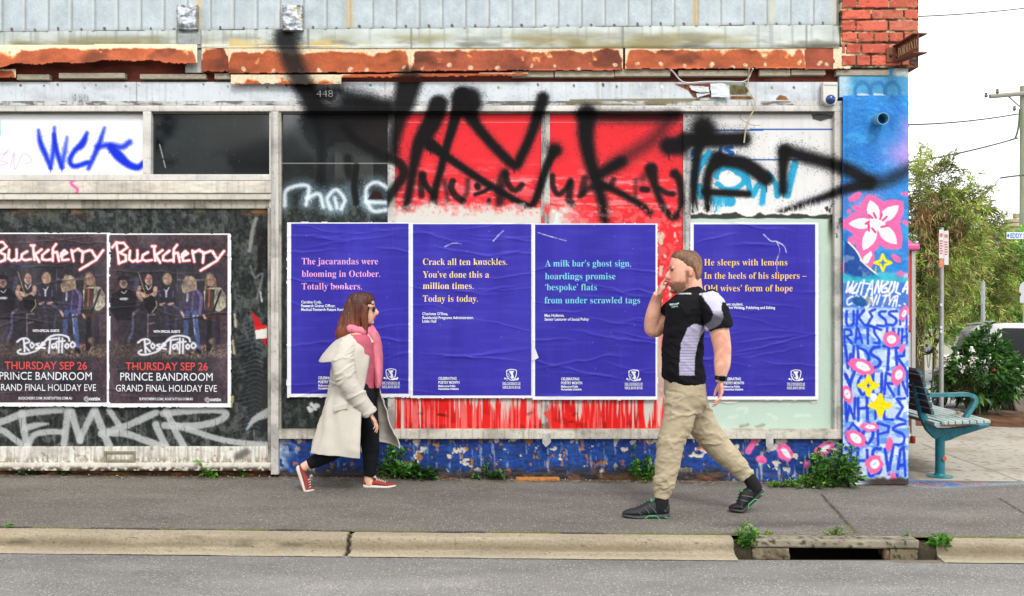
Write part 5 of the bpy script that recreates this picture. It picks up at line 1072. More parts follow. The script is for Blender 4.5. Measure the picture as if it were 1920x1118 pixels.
# kerb: one rolled concrete section, broken at the drain
PROF = [(KERB_Y, -.002), (KERB_Y - .012, .002), (KERB_Y - .06, .001), (KERB_Y - .082, -.003), (KERB_Y - .096, -.011), (KERB_Y - .103, -.027), (KERB_Y - .108, -.050), (KERB_Y - .115, -.070), (KERB_Y - .130, -.080), (KERB_Y - .18, -.087), (KERB_Y - .226, -.092)]
def kerb(x0, x1, seed):
    cx = np.linspace(0, 1, 44); pr = catmull(PROF, 4); py = np.interp(np.linspace(0, len(pr) - 1, 44), np.arange(len(pr)), pr[:, 0]); pz = np.interp(np.linspace(0, len(pr) - 1, 44), np.arange(len(pr)), pr[:, 1])
    cv = Cv(x0, 0, x1, .43, .01, (186, 173, 148), .9); ny, nx = cv.X.shape; t = np.linspace(0, 1, ny)
    Y = np.interp(t, np.linspace(0, 1, 44), py)[:, None] * np.ones((1, nx)); Z = np.interp(t, np.linspace(0, 1, 44), pz)[:, None] * np.ones((1, nx))
    cv.mul(.86 + .24 * cv.n(.5, .12, 4, seed)); cv.mul(.93 + .14 * cv.n(.012, .012, 2, seed + 1)); T = t[:, None] * np.ones((1, nx))
    cv.mix(.5 * sst(.45, .65, T) * sst(.86, .72, T) * sst(.35, .6, cv.n(.5, .08, 4, seed + 3)), (120, 106, 82)); cv.mix(.55 * sst(.60, .78, cv.n(.3, .16, 5, seed + 5)) * sst(.25, .4, T) * sst(.8, .6, T), (84, 78, 62)); cv.mix(.6 * sst(.80, .84, cv.n(.016, .014, 2, seed + 7)), (76, 68, 54)); cv.mix(.25 * (cv.rnd - .5) + .12, (120, 110, 90)); cv.mix(.4 * sst(.84, .95, T), (216, 204, 176)); cv.mix(.3 * sst(.3, .1, T), (214, 198, 164))  # lit top and lip painted lighter, face darker; stains and pits too
    for jx in (-.968, -5.0, 5.2): 
        j = sst(.018, .006, np.abs(cv.X - jx - .004 * np.sin(cv.Y * 60))); cv.mix(j, (46, 40, 26)); cv.mix(.7 * j * sst(.3, .0, T), (96, 104, 26)); cv.h -= 14 * j
    cv.h += 5 * cv.n(.3, .15, 3, seed) + 2.5 * cv.n(.02, .02, 3, seed + 2)
    V = np.stack([cv.X, Y, zg(cv.X) + Z + cv.h * .001 - .003], -1).reshape(-1, 3); q = grid_faces(ny, nx); C = cv.rgba(.66)
    n0 = len(V); add = []; ac = []
    for e in (0, nx - 1):   # end faces
        ring = np.arange(ny) * nx + e; b0 = V[ring].copy(); b0[:, 2] = zg(V[ring][:, 0]) - .2
        i0 = n0 + sum(len(a_) for a_ in add); add.append(np.vstack([V[ring], b0])); ac.append(np.vstack([C[ring] * .8] * 2)); k = np.arange(ny - 1)
        f = np.stack([i0 + k, i0 + k + 1, i0 + ny + k + 1, i0 + ny + k], -1); q = np.vstack([q, f if e else f[:, ::-1]])
    return tag(mk('kerb', np.vstack([V] + add), q, M_ROUGHWALL, None, np.vstack([C] + ac)), kind='structure')
kerb(-7, 1.315, 3); kerb(2.515, 8, 9)
cv = Cv(-14, -12, 16, ROAD_Y + .02, .15, (153, 151, 145), .9); cv.mul(.92 + .16 * cv.n(2.2, .35, 4, 3)); cv.mix(.3 * sst(-2.5, -2.1, cv.Y), (124, 124, 126))
sheet('road', cv, lambda X, Y: zg(X) - .096 + .010 * np.clip(-2.0 - Y, 0, 4), asphalt('road asphalt', (150, 150, 150), .6, True, 130), .62)
# drain inlet
dr = thing('storm_drain', 'concrete kerb drain with a dark opening under a worn lintel slab', 'drain', (1.9, -1.88, -.15))
zt = zg(1.9)
def rough(name, x0, y0, z0, x1, y1, z1, seed, c, st=.012, label=None):
    cv = Cv(x0, 0, x1, (y1 - y0) * .0 + (z1 - z0) + (y1 - y0), st, c, .9); ny, nx = cv.X.shape; hgt = z1 - z0; Yp = np.where(cv.Y < (y1 - y0), y1 - cv.Y, y0); Zp = np.where(cv.Y < (y1 - y0), z1, z1 - (cv.Y - (y1 - y0)))
    cv.mul(.75 + .45 * cv.n(.12, .05, 4, seed)); cv.mix(.8 * sst(.6, .68, cv.n(.03, .015, 4, seed + 2)), (58, 52, 44)); cv.mix(.5 * sst(.6, .7, cv.n(.03, .02, 3, seed + 5)), (206, 200, 184)); nz = 10 * cv.n(.03, .02, 3, seed + 1)
    V = np.stack([cv.X + .006 * (cv.n(.05, .05, 3, 4) - .5) * 2, Yp - nz * .0006, Zp + nz * .0006 + zg(cv.X)], -1).reshape(-1, 3); o = mk(name, V, grid_faces(ny, nx), M_ROUGHWALL, dr, cv.rgba(.5), label=label)
    sm = o.modifiers.new('t', 'SOLIDIFY'); sm.thickness = .05; sm.offset = -1; return o
rough('lintel_slab', 1.405, -1.895, -.040, 2.405, -1.772, .006, 3, (176, 166, 144))
rough('side_block', 1.42, -1.888, -.12, 1.64, -1.78, -.044, 6, (158, 142, 112)); rough('side_block', 2.235, -1.888, -.12, 2.40, -1.78, -.044, 8, (158, 142, 112)); rough('side_block', 2.20, -1.880, -.12, 2.232, -1.79, -.044, 12, (150, 120, 90), label='chipped brick end at the opening')
M_CAV = mat('drain cavity', (70, 60, 36), .7, var=.4, scale=8)
b = MB(); b.box(1.3, -1.3, -.5, 2.55, -1.25, -.06); b.box(1.3, -1.9, -.52, 2.55, -1.25, -.47); b.box(1.32, -1.78, -.5, 1.42, -1.25, -.07); b.box(2.38, -1.78, -.5, 2.52, -1.25, -.07); b.build('pit', M_CAV, dr)
tag(MB().box(1.30, -2.0, -.2, 2.53, -1.93, -.118, .003).build('gutter', mat('gutter', (150, 142, 122), .9, var=.25, scale=20, bump=.4, k=.55), None), kind='structure')
tag(MB().box(1.305, -1.89, -.25, 1.43, -1.70, -.040, .025).build('soil', mat('gap soil', (64, 56, 40), .95, var=.4, scale=30, bump=.6), None), kind='structure'); tag(MB().box(2.395, -1.885, -.25, 2.525, -1.70, -.050, .025).build('soil', bpy.data.materials['gap soil'], None), kind='structure')

# ---------------------------------------------------------------- side street
def zs(y): return np.interp(y, [2, 6, 10.6, 14.2, 25, 40, 400], [-.17, -.49, -.777, -1.0, -1.35, -1.42, -1.5])
def zp(x, y): return np.where(y < 3.6, zg(x), np.minimum(zg(x), zs(y) + .15 + .22 * sst(6.5, 3.6, y)))
cv = Cv(3.0, .10, 6.55, 8.0, .02, (190, 184, 170), .9)
cv.mul(.90 + .18 * cv.n(1.1, .9, 4, 3)); cv.mix(.35 * sst(.5, .75, cv.n(.5, .4, 4, 5)), (140, 128, 106)); cv.mix(.6 * sst(.68, .74, cv.n(.04, .03, 3, 7)), (96, 86, 70)); cv.mix(.5 * sst(4.0, 3.1, cv.X) * sst(.4, .6, cv.n(.3, .5, 4, 8)), (120, 108, 88))
crack([(1728, 833), (1770, 850), (1830, 872), (1925, 908)], .014, (96, 84, 60)); overspray(cv)
for x, y in ((1826, 861), (1861, 838), (1850, 868), (1795, 882), (1900, 880)): v = Gp(x, y); cv.stroke([(v.x - .03, v.y), (v.x + .02, v.y)], .022, .012, (84, 62, 44), .9)
sheet('side_pavement', cv, lambda X, Y: zp(X, Y) + .004, paint('concrete paving', var=.14, scale=90, bump=.4, dist=.003, spec=.25), .70)
ys = np.array([-2.0, 2, 4, 6, 8, 10.6, 14.2, 18, 25, 40, 90.0]); V = []; 
for y in ys: V += [(6.55, y, float(zs(y)) - (0 if y > 0 else .0)), (60, y, float(zs(y)))]
tag(mk('side_street', V, np.array([(2 * i, 2 * i + 1, 2 * i + 3, 2 * i + 2) for i in range(len(ys) - 1)]), asphalt('street asphalt', (150, 150, 152), .4), None, smooth=False), kind='structure')
tag(mk('ground', [(-900, -900, -1.62), (900, -900, -1.62), (900, 900, -1.62), (-900, 900, -1.62)], np.array([(0, 1, 2, 3)]), mat('far ground', (120, 118, 96), .95, var=.3, scale=.3, k=.6), None, smooth=False), kind='structure')
tag(MB().box(-9, .2, -1.5, 6.5, 9, -.65).build('earth_bank', mat('earth', (110, 100, 80), .95, k=.6), None), kind='structure')
cv = Cv(4.5, 3.55, 6.5, 5.4, .04, (124, 88, 62), .95); cv.mul(.5 + .9 * cv.n(.06, .05, 3, 3)); cv.h = 90 * sst(0, .35, np.minimum(np.minimum(cv.X - 4.5, 6.5 - cv.X), np.minimum(cv.Y - 3.55, 5.4 - cv.Y))) + 30 * cv.n(.08, .08, 3, 5)
sheet('mulch_bed', cv, lambda X, Y: zp(X, Y) - .015, M_ROUGHWALL, .55)

# ---------------------------------------------------------------- plants
def leaves(P, Dr, ln, wd, cols, seed=0, droop=0.0, fold=.25):
    """P positions, Dr directions; one folded leaf each"""
    g = np.random.default_rng(seed); n = len(P); ln = ln * g.uniform(.6, 1.25, (n, 1)); wd = wd * g.uniform(.7, 1.2, (n, 1))
    Dr = Dr / (np.linalg.norm(Dr, axis=1, keepdims=True) + 1e-9); up = g.normal(0, .5, (n, 3)) + np.array([0, 0, 1.0])
    S_ = np.cross(Dr, up); S_ /= np.linalg.norm(S_, axis=1, keepdims=True) + 1e-9; N = np.cross(S_, Dr)
    base = P; tip = P + Dr * ln - np.array([0, 0, 1.0]) * droop * ln; mid = P + Dr * ln * .5
    a = mid + S_ * wd / 2 + N * wd * fold; b = mid - S_ * wd / 2 + N * wd * fold
    V = np.stack([base, a, tip, b], 1).reshape(-1, 3); i = np.arange(n)[:, None] * 4
    Fc = np.vstack([i + np.array([[0, 1, 2]]), i + np.array([[0, 2, 3]])])
    c = lin(np.array(cols))[g.integers(0, len(cols), n)] * g.uniform(.7, 1.25, (n, 1)); C = np.concatenate([c, np.ones((n, 1))], 1).repeat(4, 0)
    return V, Fc, C
GREEN = [(74, 130, 40), (96, 158, 48), (56, 106, 40), (118, 174, 60)]
DEEP = [(46, 92, 42), (66, 114, 46), (34, 72, 36), (88, 132, 56)]
LIME = [(126, 164, 52), (150, 180, 70), (98, 142, 44)]
def weed(name, label, base, w, h, n, ln, wd, cols, seed, depth=None, stems=True, group='weeds along the wall and kerb'):
    g = np.random.default_rng(seed); base = Vector(base); dp = depth or w * .45
    root = thing(name, label, 'weed', base, group); w *= 1.15; h *= 1.2; n = int(n * 1.25)
    m = max(3, n // 14); tips = np.stack([g.uniform(-w / 2, w / 2, m), g.uniform(-dp, dp * .35, m), h * g.uniform(.35, 1.0, m)], -1)
    tips[:, 2] *= np.clip(1.1 - (np.abs(tips[:, 0]) / (w / 2)) ** 2 * .7, .2, 1)
    rootp = np.stack([tips[:, 0] * .35, tips[:, 1] * .3, np.zeros(m)], -1)
    k = g.integers(0, m, n); t = g.uniform(.15, 1.0, (n, 1)) ** .8
    P = rootp[k] + (tips[k] - rootp[k]) * t + g.normal(0, ln * .18, (n, 3)); P[:, 2] = np.abs(P[:, 2])
    Dr = g.normal(0, 1, (n, 3)); Dr[:, 2] = Dr[:, 2] * .5 + .25; Dr += (tips[k] - rootp[k]) / (np.linalg.norm(tips[k] - rootp[k], axis=1, keepdims=True)) * .5
    P[:, 1] = np.minimum(P[:, 1], dp * .4)
    V, Fc, C = leaves(P + np.array(base), Dr, ln, wd, cols, seed, .15); mk('foliage', V, Fc, M_LEAF, root, C, False)
    if stems:
        b = MB()
        for a_, c_ in zip(rootp, tips): b.tube([Vector(a_) + base, (Vector(a_) + Vector(c_)) / 2 + base + Vector((0, 0, h * .06)), Vector(c_) + base], [.003, .0025, .0012], 5)
        b.build('stems', mat('weed stem', (96, 120, 60), .7, k=.7), root, True)
    return root
def wall(px, py): v = Gp(px, py); v.y = min(v.y, -.015); return v
for args in (('weed', 'low dark green weed under the step, the leftmost at the shop front', wall(68, 889), .17, .06, 110, .035, .014, DEEP, 3),
             ('weed', 'small dark green tuft under the cream step, right of a wider weed', wall(119, 890), .10, .06, 60, .035, .014, DEEP, 4),
             ('weed', 'broad leaved bright weed under the step near the grey post', wall(394, 894), .15, .10, 60, .07, .028, GREEN, 5),
             ('weed', 'tiny sprig at the foot of the step beside the grey post', wall(463, 893), .10, .035, 22, .04, .018, GREEN, 6),
             ('weed', 'tall leafy weed at the blue wall just ahead of the woman', wall(742, 898), .22, .26, 190, .065, .026, GREEN, 7),
             ('weed', 'broad leaved dark weed at the blue wall, right of the tall leafy one', wall(786, 898), .20, .12, 110, .075, .034, DEEP, 8),
             ('weed', 'rounded grey green weed alone at the middle of the blue wall', wall(915, 899), .23, .12, 190, .040, .022, DEEP + [(110, 140, 84)], 9),
             ('weed', 'bushy weed at the blue wall beside the man\'s front leg', wall(1203, 903), .17, .24, 130, .06, .026, GREEN, 10),
             ('weed', 'low bright green mat of weed right of the man\'s rear foot', wall(1466, 913), .20, .06, 170, .032, .014, GREEN + LIME, 11),
             ('weed', 'largest bushy dark green weed against the painted pillar', wall(1560, 912), .36, .30, 620, .06, .028, DEEP + GREEN, 12),
             ('weed', 'low light green weed spreading in front of the largest bush', Gp(1510, 913) + Vector((0, -.03, 0)), .26, .10, 240, .034, .015, GREEN + LIME, 13)):
    weed(*args)
def kerbp(px, dz=0, dy=0): x = (px - 960) * (D + KERB_Y) / F; return Vector((x, KERB_Y + dy, zg(x) + dz))
weed('weed', 'tall grassy weed growing out of the broken kerb left of the drain', kerbp(1394, -.06, -.085), .10, .12, 230, .05, .016, GREEN, 21, .05)
weed('weed', 'wispy seeding weed standing above the kerb gap left of the drain', kerbp(1394, -.01, 0), .13, .12, 70, .016, .006, LIME + [(190, 196, 130)], 22, .04)
weed('weed', 'short lime green weed on the lintel edge just right of the kerb gap', kerbp(1432, 0, .01), .13, .03, 90, .02, .009, LIME, 23, .02)
weed('weed', 'lime green weed at the middle of the drain lintel', kerbp(1566, 0, .012), .17, .055, 110, .022, .008, LIME, 24, .03)
weed('weed', 'sparse lime sprig at the right end of the drain lintel', kerbp(1708, 0, .012), .08, .045, 34, .018, .007, LIME, 25, .02)
weed('weed', 'leafy weed in the broken kerb right of the drain', kerbp(1752, -.055, -.08), .12, .09, 130, .042, .02, GREEN, 26, .04)
weed('weed', 'thin seeding sprig above the kerb right of the drain', kerbp(1768, -.005, .005), .14, .06, 36, .014, .005, LIME, 27, .03)
weed('weed', 'small green tuft on the kerb edge at the far left', kerbp(6, 0, .01), .10, .025, 60, .02, .009, GREEN, 28, .03)
# litter along the foot of the wall
g = np.random.default_rng(5); n = 520; X = g.uniform(-4.2, 3.1, n); Y = -np.abs(g.normal(.0, .05, n)) - .012
P = np.stack([X, Y, zg(X) + .012 + g.uniform(0, .006, n)], -1); Dr = np.stack([g.normal(0, 1, n), g.normal(0, .6, n), g.normal(0, .12, n)], -1)
V, Fc, C = leaves(P, Dr, .022, .010, [(120, 84, 54), (86, 62, 44), (170, 130, 90), (60, 48, 40), (206, 196, 180)], 3, 0, .1); tag(mk('leaf_litter', V, Fc, M_LEAF, None, C, False), 'dry leaf litter and grit along the foot of the shop wall', 'leaf litter', kind='stuff')
for x, y, c, lb in ((955, 893, (206, 148, 92), 'orange brick sliver lying at the foot of the blue wall'), (152, 0, 0, 0)):
    if lb:
        v = wall(1000, 896); bb = MB(); bb.box(v.x - .14, -.075, v.z + .004, v.x + .20, -.02, v.z + .03, .006); o = bb.build('brick_fragment', mat('brick sliver', (196, 128, 66), .9, var=.5, scale=40, bump=.6, k=.8), None); tag(o, lb, 'brick')

# shrub in the mulch bed
def limb(b, p, d, ln, r, n, g, depth=0, tips=None, spread=.7, segs=4):
    P = [p]; q = p.copy(); d = d.normalized()
    for i in range(segs):
        d = (d + Vector(g.normal(0, .13, 3))).normalized(); q = q + d * ln / segs; P.append(q.copy())
    b.tube(P, [r * (1 - .55 * i / segs) for i in range(segs + 1)], 6)
    if depth > 0:
        for k in range(n):
            t = g.uniform(.45, 1.0); i = min(int(t * segs), segs - 1); s0 = P[i].lerp(P[i + 1], t * segs - i)
            nd = (d + Vector(g.normal(0, spread, 3)) + Vector((0, 0, .15))).normalized(); limb(b, s0, nd, ln * g.uniform(.5, .75), r * .5, n, g, depth - 1, tips, spread)
    elif tips is not None:
        tips.append((P[-1].copy(), d.copy())); tips.append((P[-2].copy(), d.copy()))
sb = W(1836, 796, 4.1); sb.z = float(zp(sb.x, 4.1)) + .05
root = thing('shrub', 'dark glossy leaved shrub with a few white flowers in the mulch bed', 'shrub', sb)
g = np.random.default_rng(8); b = MB(); tips = []
for k in range(9): limb(b, sb + Vector((g.normal(0, .03), g.normal(0, .03), 0)), Vector((g.normal(0, .36), g.normal(0, .3), 1)), .62, .016, 3, g, 1, tips, .6)
b.build('stems', M_BARK, root, True)
n = 3600; u = g.normal(0, 1, (n, 3)); u /= np.linalg.norm(u, axis=1, keepdims=True); rr = g.uniform(.45, 1, (n, 1)) ** .6
lob = fbm(u[:, 0] * 2.2 + 5, u[:, 2] * 2.2 + u[:, 1] * 2, 3)[:, None]; P = u * rr * (.72 + .62 * lob) * np.array([.42, .40, .48]); P[:, 2] += .60; P[:, 0] *= np.clip(1.46 - 1.42 * (P[:, 2] - .25), .14, 1.3); P[:, 0] += .10 * P[:, 2]; P[:, 1] *= np.clip(1.3 - .8 * (P[:, 2] - .25), .3, 1.2); keep = (P[:, 2] > .12) & (fbm(P[:, 0] * 7 + 3, P[:, 2] * 7 + P[:, 1] * 5, 3) > .41); P = P[keep]; u = u[keep]
V, Fc, C = leaves(P + np.array(sb), u + g.normal(0, .6, u.shape) + np.array([0, 0, .2]), .105, .042, [(46, 92, 40), (62, 112, 48), (34, 70, 36), (98, 144, 66), (78, 122, 52)], 9, .25); mk('foliage', V, Fc, leafmat('glossy leaf', .28), root, C, False)
for px, py in ((1796, 668), (1823, 674), (1803, 690), (1822, 655), (1776, 672)):
    c = W(px, py, 3.72); dd = g.normal(0, 1, (9, 3)); V, Fc, C = leaves(np.array([c[:]] * 9) + g.normal(0, .012, (9, 3)), dd, .05, .03, [(236, 232, 226)], 4); mk('flower', V, Fc, M_LEAF, root, C, False)

M_LEAF2 = leafmat('tree leaf', .6)
def tree(name, label, base, trunk_h, trunk_r, blobs, n, ln, wd, cols, seed, droop=.3, group='trees beyond the side street', lean=0, vgap=.42, sprays=0):
    base = Vector(base); root = thing(name, label, 'tree', base, group); g = np.random.default_rng(seed); b = MB(); 
    top = base + Vector((lean, 0, trunk_h)); b.tube(catmull(np.array([base[:], (base + Vector((lean * .3, 0, trunk_h * .5)))[:], top[:]]), 5), np.linspace(trunk_r, trunk_r * .55, 11), 9)
    P = []; Dr = []
    for (cx, cy, cz, rx, ry, rz, wgt) in blobs:
        c = base + Vector((cx, cy, cz)); s0 = base.lerp(top, min(1, max(.35, (cz - rz) / max(trunk_h, .1)))); b.tube(catmull(np.array([s0[:], (s0.lerp(c, .55) + Vector((0, 0, rz * .2)))[:], c[:]]), 4), np.linspace(trunk_r * .5, trunk_r * .12, 9), 6)
        m = int(n * wgt * 1.9); u = g.normal(0, 1, (m, 3)); u /= np.linalg.norm(u, axis=1, keepdims=True); r_ = g.uniform(.2, 1.0, (m, 1)) ** .55
        q = u * r_ * np.array([rx, ry, rz]); den = fbm(q[:, 0] * 2.1 / max(rx, .5) * 1.6 + seed, q[:, 2] * 2.4 / max(rz, .5) * 1.6 + q[:, 1] * .9, 3); k = den + .12 * (1 - r_[:, 0]) > vgap
        if sprays:   # feathery crown: leaves strung along many drooping twigs, with sky between
            ms = int(sprays * wgt); u = g.normal(0, 1, (ms, 3)); u /= np.linalg.norm(u, axis=1, keepdims=True); s0 = u * g.uniform(.15, .95, (ms, 1)) ** .6 * np.array([rx, ry, rz]) + np.array(c)
            sd = u * .8 + g.normal(0, .45, (ms, 3)) + np.array([0, 0, .1]); sd /= np.linalg.norm(sd, axis=1, keepdims=True); nl = 34; t = g.uniform(0, 1, (ms, nl, 1)); sl_ = g.uniform(.35, .8, (ms, 1, 1))
            q = s0[:, None] + sd[:, None] * t * sl_ - np.array([0, 0, .28]) * t * t * sl_ + g.normal(0, .028, (ms, nl, 3)); P.append(q.reshape(-1, 3)); Dr.append((sd[:, None] * .9 + g.normal(0, .55, (ms, nl, 3)) - np.array([0, 0, .35]) * t).reshape(-1, 3))
        else: P.append(q[k] + np.array(c)); Dr.append(u[k] + g.normal(0, .55, (k.sum(), 3)))
    b.build('trunk', M_BARK, root, True)
    PP = np.vstack(P); V, Fc, C = leaves(PP, np.vstack(Dr), ln, wd, cols, seed, droop); cl = .55 + .95 * sst(.3, .7, fbm(PP[:, 0] * 1.9 + seed, PP[:, 2] * 1.9 + PP[:, 1], 3)); C[:, :3] *= cl.repeat(4)[:, None]; mk('crown', V, Fc, M_LEAF2, root, C, False); return root
def gp(px, y): x = (px - CX) * (D + y) / F; return Vector((x, y, float(zs(y)) - .05))
OLIVE = [(140, 168, 70), (172, 190, 92), (112, 144, 60), (194, 200, 116), (84, 116, 52)]
RUSTY = [(150, 112, 76), (170, 126, 92), (190, 164, 112)]
tree('feathery_tree', 'tall feathery tree with browning hanging sprays behind the pink topped booth', gp(1724, 18), 3.4, .14, [(.15, 0, 5.35, 1.0, 1.0, 1.0, .2), (.75, -.2, 4.95, .85, .9, .6, .16), (1.25, -.1, 4.55, .5, .7, .45, .08), (-.8, 0, 4.9, .9, 1.0, 1.1, .16), (.7, -.3, 4.0, .8, .9, .7, .16), (.2, -.3, 3.3, .8, .9, .9, .16), (-.7, -.3, 3.1, 1.2, 1.0, 1.3, .2), (.1, -.2, 2.2, .7, .8, .8, .08)], 15500, .17, .024, OLIVE + [(150, 118, 82), (166, 150, 100), (130, 146, 74)], 31, .15, vgap=.52, sprays=760)
rt = [o for o in bpy.data.objects if o.name == 'feathery_tree'][0]
g = np.random.default_rng(44); P = []; Dr = []
for px, py in ((1726, 378), (1742, 390), (1752, 366), (1738, 420), (1760, 440), (1800, 420), (1745, 470), (1790, 405), (1722, 400), (1774, 380)):
    c = W(px, py, 16.9); m = 46; t = g.uniform(0, 1, (m, 1)); P.append(np.array(c) + g.normal(0, .05, (m, 3)) * (1 + t) + np.array([0, 0, -.45]) * t); Dr.append(np.array([[0, 0, -1.0]]) + g.normal(0, .55, (m, 3)))
V, Fc, C = leaves(np.vstack(P), np.vstack(Dr), .17, .03, RUSTY, 8, .2); mk('brown_sprays', V, Fc, M_LEAF2, rt, C, False, label='dry brown hanging sprays')
tree('feathery_tree', 'shorter feathery tree with brown tips, above the dark red car', gp(1842, 22), 3.2, .09, [(0, 0, 4.3, .62, .6, .9, .25), (-.35, 0, 3.5, .75, .7, .8, .25), (.4, .1, 3.4, .72, .7, .8, .25), (0, 0, 2.6, 1.1, .8, .7, .25)], 8500, .17, .026, OLIVE + [(170, 128, 86), (112, 134, 70)], 52, .12, vgap=.48, sprays=460)
tree('leafy_tree', 'fresh green leafy tree at the right edge below the chimney', gp(1915, 24), 2.0, .08, [(0, 0, 4.3, .7, .6, .9, .35), (-.5, 0, 3.6, .7, .6, .8, .3), (.4, 0, 3.2, 1.1, .8, 1.1, .7), (-.5, -.2, 2.3, 1.0, .6, .9, .5)], 6500, .15, .05, [(104, 160, 60), (136, 182, 80), (80, 130, 54)], 61, .2, vgap=.47)
tree('leafy_tree', 'dense green tree between the trailer cage and the sign pole', gp(1752, 25), 1.8, .08, [(0, 0, 2.6, 1.2, .8, 1.2, .5), (.9, .1, 2.3, .8, .8, 1.1, .3), (-.9, 0, 2.6, 1.0, .8, 1.3, .2)], 7000, .16, .05, [(96, 152, 58), (122, 174, 68), (70, 116, 50)], 66, .2, vgap=.46)
tree('leafy_tree', 'olive shrubby tree behind the car roof under the round backed sign', gp(1880, 27), 1.6, .07, [(0, 0, 2.2, 1.4, .8, 1.1, .6), (1.2, 0, 2.1, 1.1, .8, 1.0, .4)], 6500, .16, .045, [(96, 130, 64), (124, 148, 78), (110, 92, 66), (74, 104, 54)], 71, .2, vgap=.45)

g = np.random.default_rng(77); n = 9000; X_ = g.uniform(-50, 110, n); top_ = 2.6 + 4.2 * fbm(X_ / 7, X_ * 0 + 3, 4); Z_ = -1.5 + (top_ + .5) * g.uniform(0, 1, n) ** .8; P = np.stack([X_, 66 + g.uniform(-3, 3, n), Z_], -1)
V, Fc, C = leaves(P, g.normal(0, 1, (n, 3)), .9, .5, [(96, 132, 72), (78, 112, 60), (120, 150, 90), (64, 92, 54)], 12, .2); tag(mk('distant_trees', V, Fc, M_LEAF2, None, C, False), 'far mass of mixed green trees along the horizon behind the houses', 'trees', kind='stuff')

# ---------------------------------------------------------------- bench
YB = .28
bench = thing('park_bench', 'teal slatted bench on a single round post beside the painted pillar', 'bench', (W(1765, 898, YB).x, YB + .8, zg(3.5)))
M_TEAL = mat('chipped teal paint', (30, 122, 136), .4, var=.28, scale=26, bump=.15, k=.85)
def teal(n, worn):
    m, nt, bs = nodes(n); nz = _noise(nt, 22, 6, .7, (1, .16, 1)); mr = nt.nodes.new('ShaderNodeMapRange'); mr.inputs[1].default_value = .42 - worn * .1; mr.inputs[2].default_value = .62 - worn * .1; nt.links.new(nz.outputs['Fac'], mr.inputs[0])
    at = nt.nodes.new('ShaderNodeAttribute'); at.attribute_name = 'Col'; mx = nt.nodes.new('ShaderNodeMix'); mx.data_type = 'RGBA'; nt.links.new(mr.outputs[0], mx.inputs[0]); nt.links.new(at.outputs['Color'], mx.inputs[6]); mx.inputs[7].default_value = L((176, 192, 186), .8) if worn > .5 else L((60, 44, 46), .8)
    nt.links.new(mx.outputs[2], bs.inputs['Base Color']); bs.inputs['Roughness'].default_value = .6; _bump(nt, bs, nz.outputs['Fac'], .3, .003); return m
M_SEAT = teal('worn seat slat', 1); M_BACK = teal('dark back slat', 0)
def sc2(px, py, y=YB): return W(px, py, YB) + Vector((0, y - YB, 0))
def slat(name, px, py, w, h, ang, mt, c_end, c_mid):
    y0, y1 = -.17, 1.62; c = W(px, py, YB + y0); c.y = YB; b = MB(); Mx = Matrix.Translation(c) @ Matrix.Rotation(R(ang), 4, 'Y')
    bm = bmesh.new(); bmesh.ops.create_cube(bm, size=1)
    for v in bm.verts: v.co = Vector((v.co.x * w, y0 if v.co.y < 0 else y1, v.co.z * h))
    es = [e for e in bm.edges if abs(e.verts[0].co.y - e.verts[1].co.y) > .5]; bmesh.ops.subdivide_edges(bm, edges=es, cuts=24)
    bmesh.ops.bevel(bm, geom=[e for e in bm.edges if abs(e.verts[0].co.y - e.verts[1].co.y) < .001 or True], offset=.004, segments=1, affect='EDGES') if False else None
    bm.transform(Mx); bm.verts.ensure_lookup_table()
    cols = [L(c_end, .85) if v.co.y < YB + y0 + .03 else L(c_mid, .85) for v in bm.verts]
    b.add([v.co[:] for v in bm.verts], [[v.index for v in f.verts] for f in bm.faces], cols); bm.free(); o = b.build(name, mt, bench); bv = o.modifiers.new('b', 'BEVEL'); bv.width = .005; bv.segments = 2; bv.limit_method = 'ANGLE'; return o
for i in range(8): slat('seat_slat', 1758 + 13.4 * i, 794 - .45 * i + (1.5 if i == 0 else 0), .050, .030, -2, M_SEAT, (30, 112, 122), (42, 112, 116))
for px, py, a in ((1724, 697, 40), (1729.5, 709, 74), (1733.5, 721, 74), (1737.5, 734, 74), (1741.5, 747, 74), (1745, 760, 74), (1748.5, 773, 74)): slat('back_slat', px, py, .046, .028, a, M_BACK, (30, 116, 124), (36, 70, 74))
fr = [(1712, 703), (1719, 700), (1727, 735), (1738, 775), (1746, 795), (1760, 803), (1782, 803), (1850, 795), (1857, 797), (1855, 801), (1800, 818), (1782, 826), (1766, 829), (1752, 822), (1738, 808), (1726, 783), (1716, 745)]
for yy, lb in ((YB, None), (YB + 1.25, None)):
    b = MB(); b.prism([sc2(x, y, yy) for x, y in fr], (0, .05, 0)); o = b.build('side_frame', M_TEAL, bench); bv = o.modifiers.new('b', 'BEVEL'); bv.width = .008; bv.segments = 2; bv.limit_method = 'ANGLE'
    c = sc2(1765, 820, yy + .025); zb = zg(c.x) + .004; MB().tube([c, (c.x, c.y, zb)], .037, 24).build('post', mat('post teal', (34, 120, 136), .4, var=.35, scale=9, bump=.1, k=.85), bench, True); MB().lathe((c.x, c.y, zb), (0, 0, 1), [(.098, 0), (.098, .008), (.05, .016), (.04, .03)], 28).build('base_plate', M_TEAL, bench, True)
    arm = ribbon([(1742, 741), (1775, 741), (1808, 740), (1824, 742), (1830, 750), (1824, 764), (1814, 780), (1808, 790)], 7)
    b = MB(); b.prism([sc2(x, y, yy - .01) for x, y in arm], (0, .06, 0)); o = b.build('armrest', mat('armrest paint', (62, 132, 144), .4, var=.3, scale=20, k=.9), bench); bv = o.modifiers.new('b', 'BEVEL'); bv.width = .006; bv.segments = 2; bv.limit_method = 'ANGLE'
MB().lathe(W(1771, 860, YB - .02), (.3, -1, 0), [(.02, 0), (.019, .002), (.001, .003)], 10).build('paint_chip', mat('orange chip', (206, 84, 52), .6), bench)
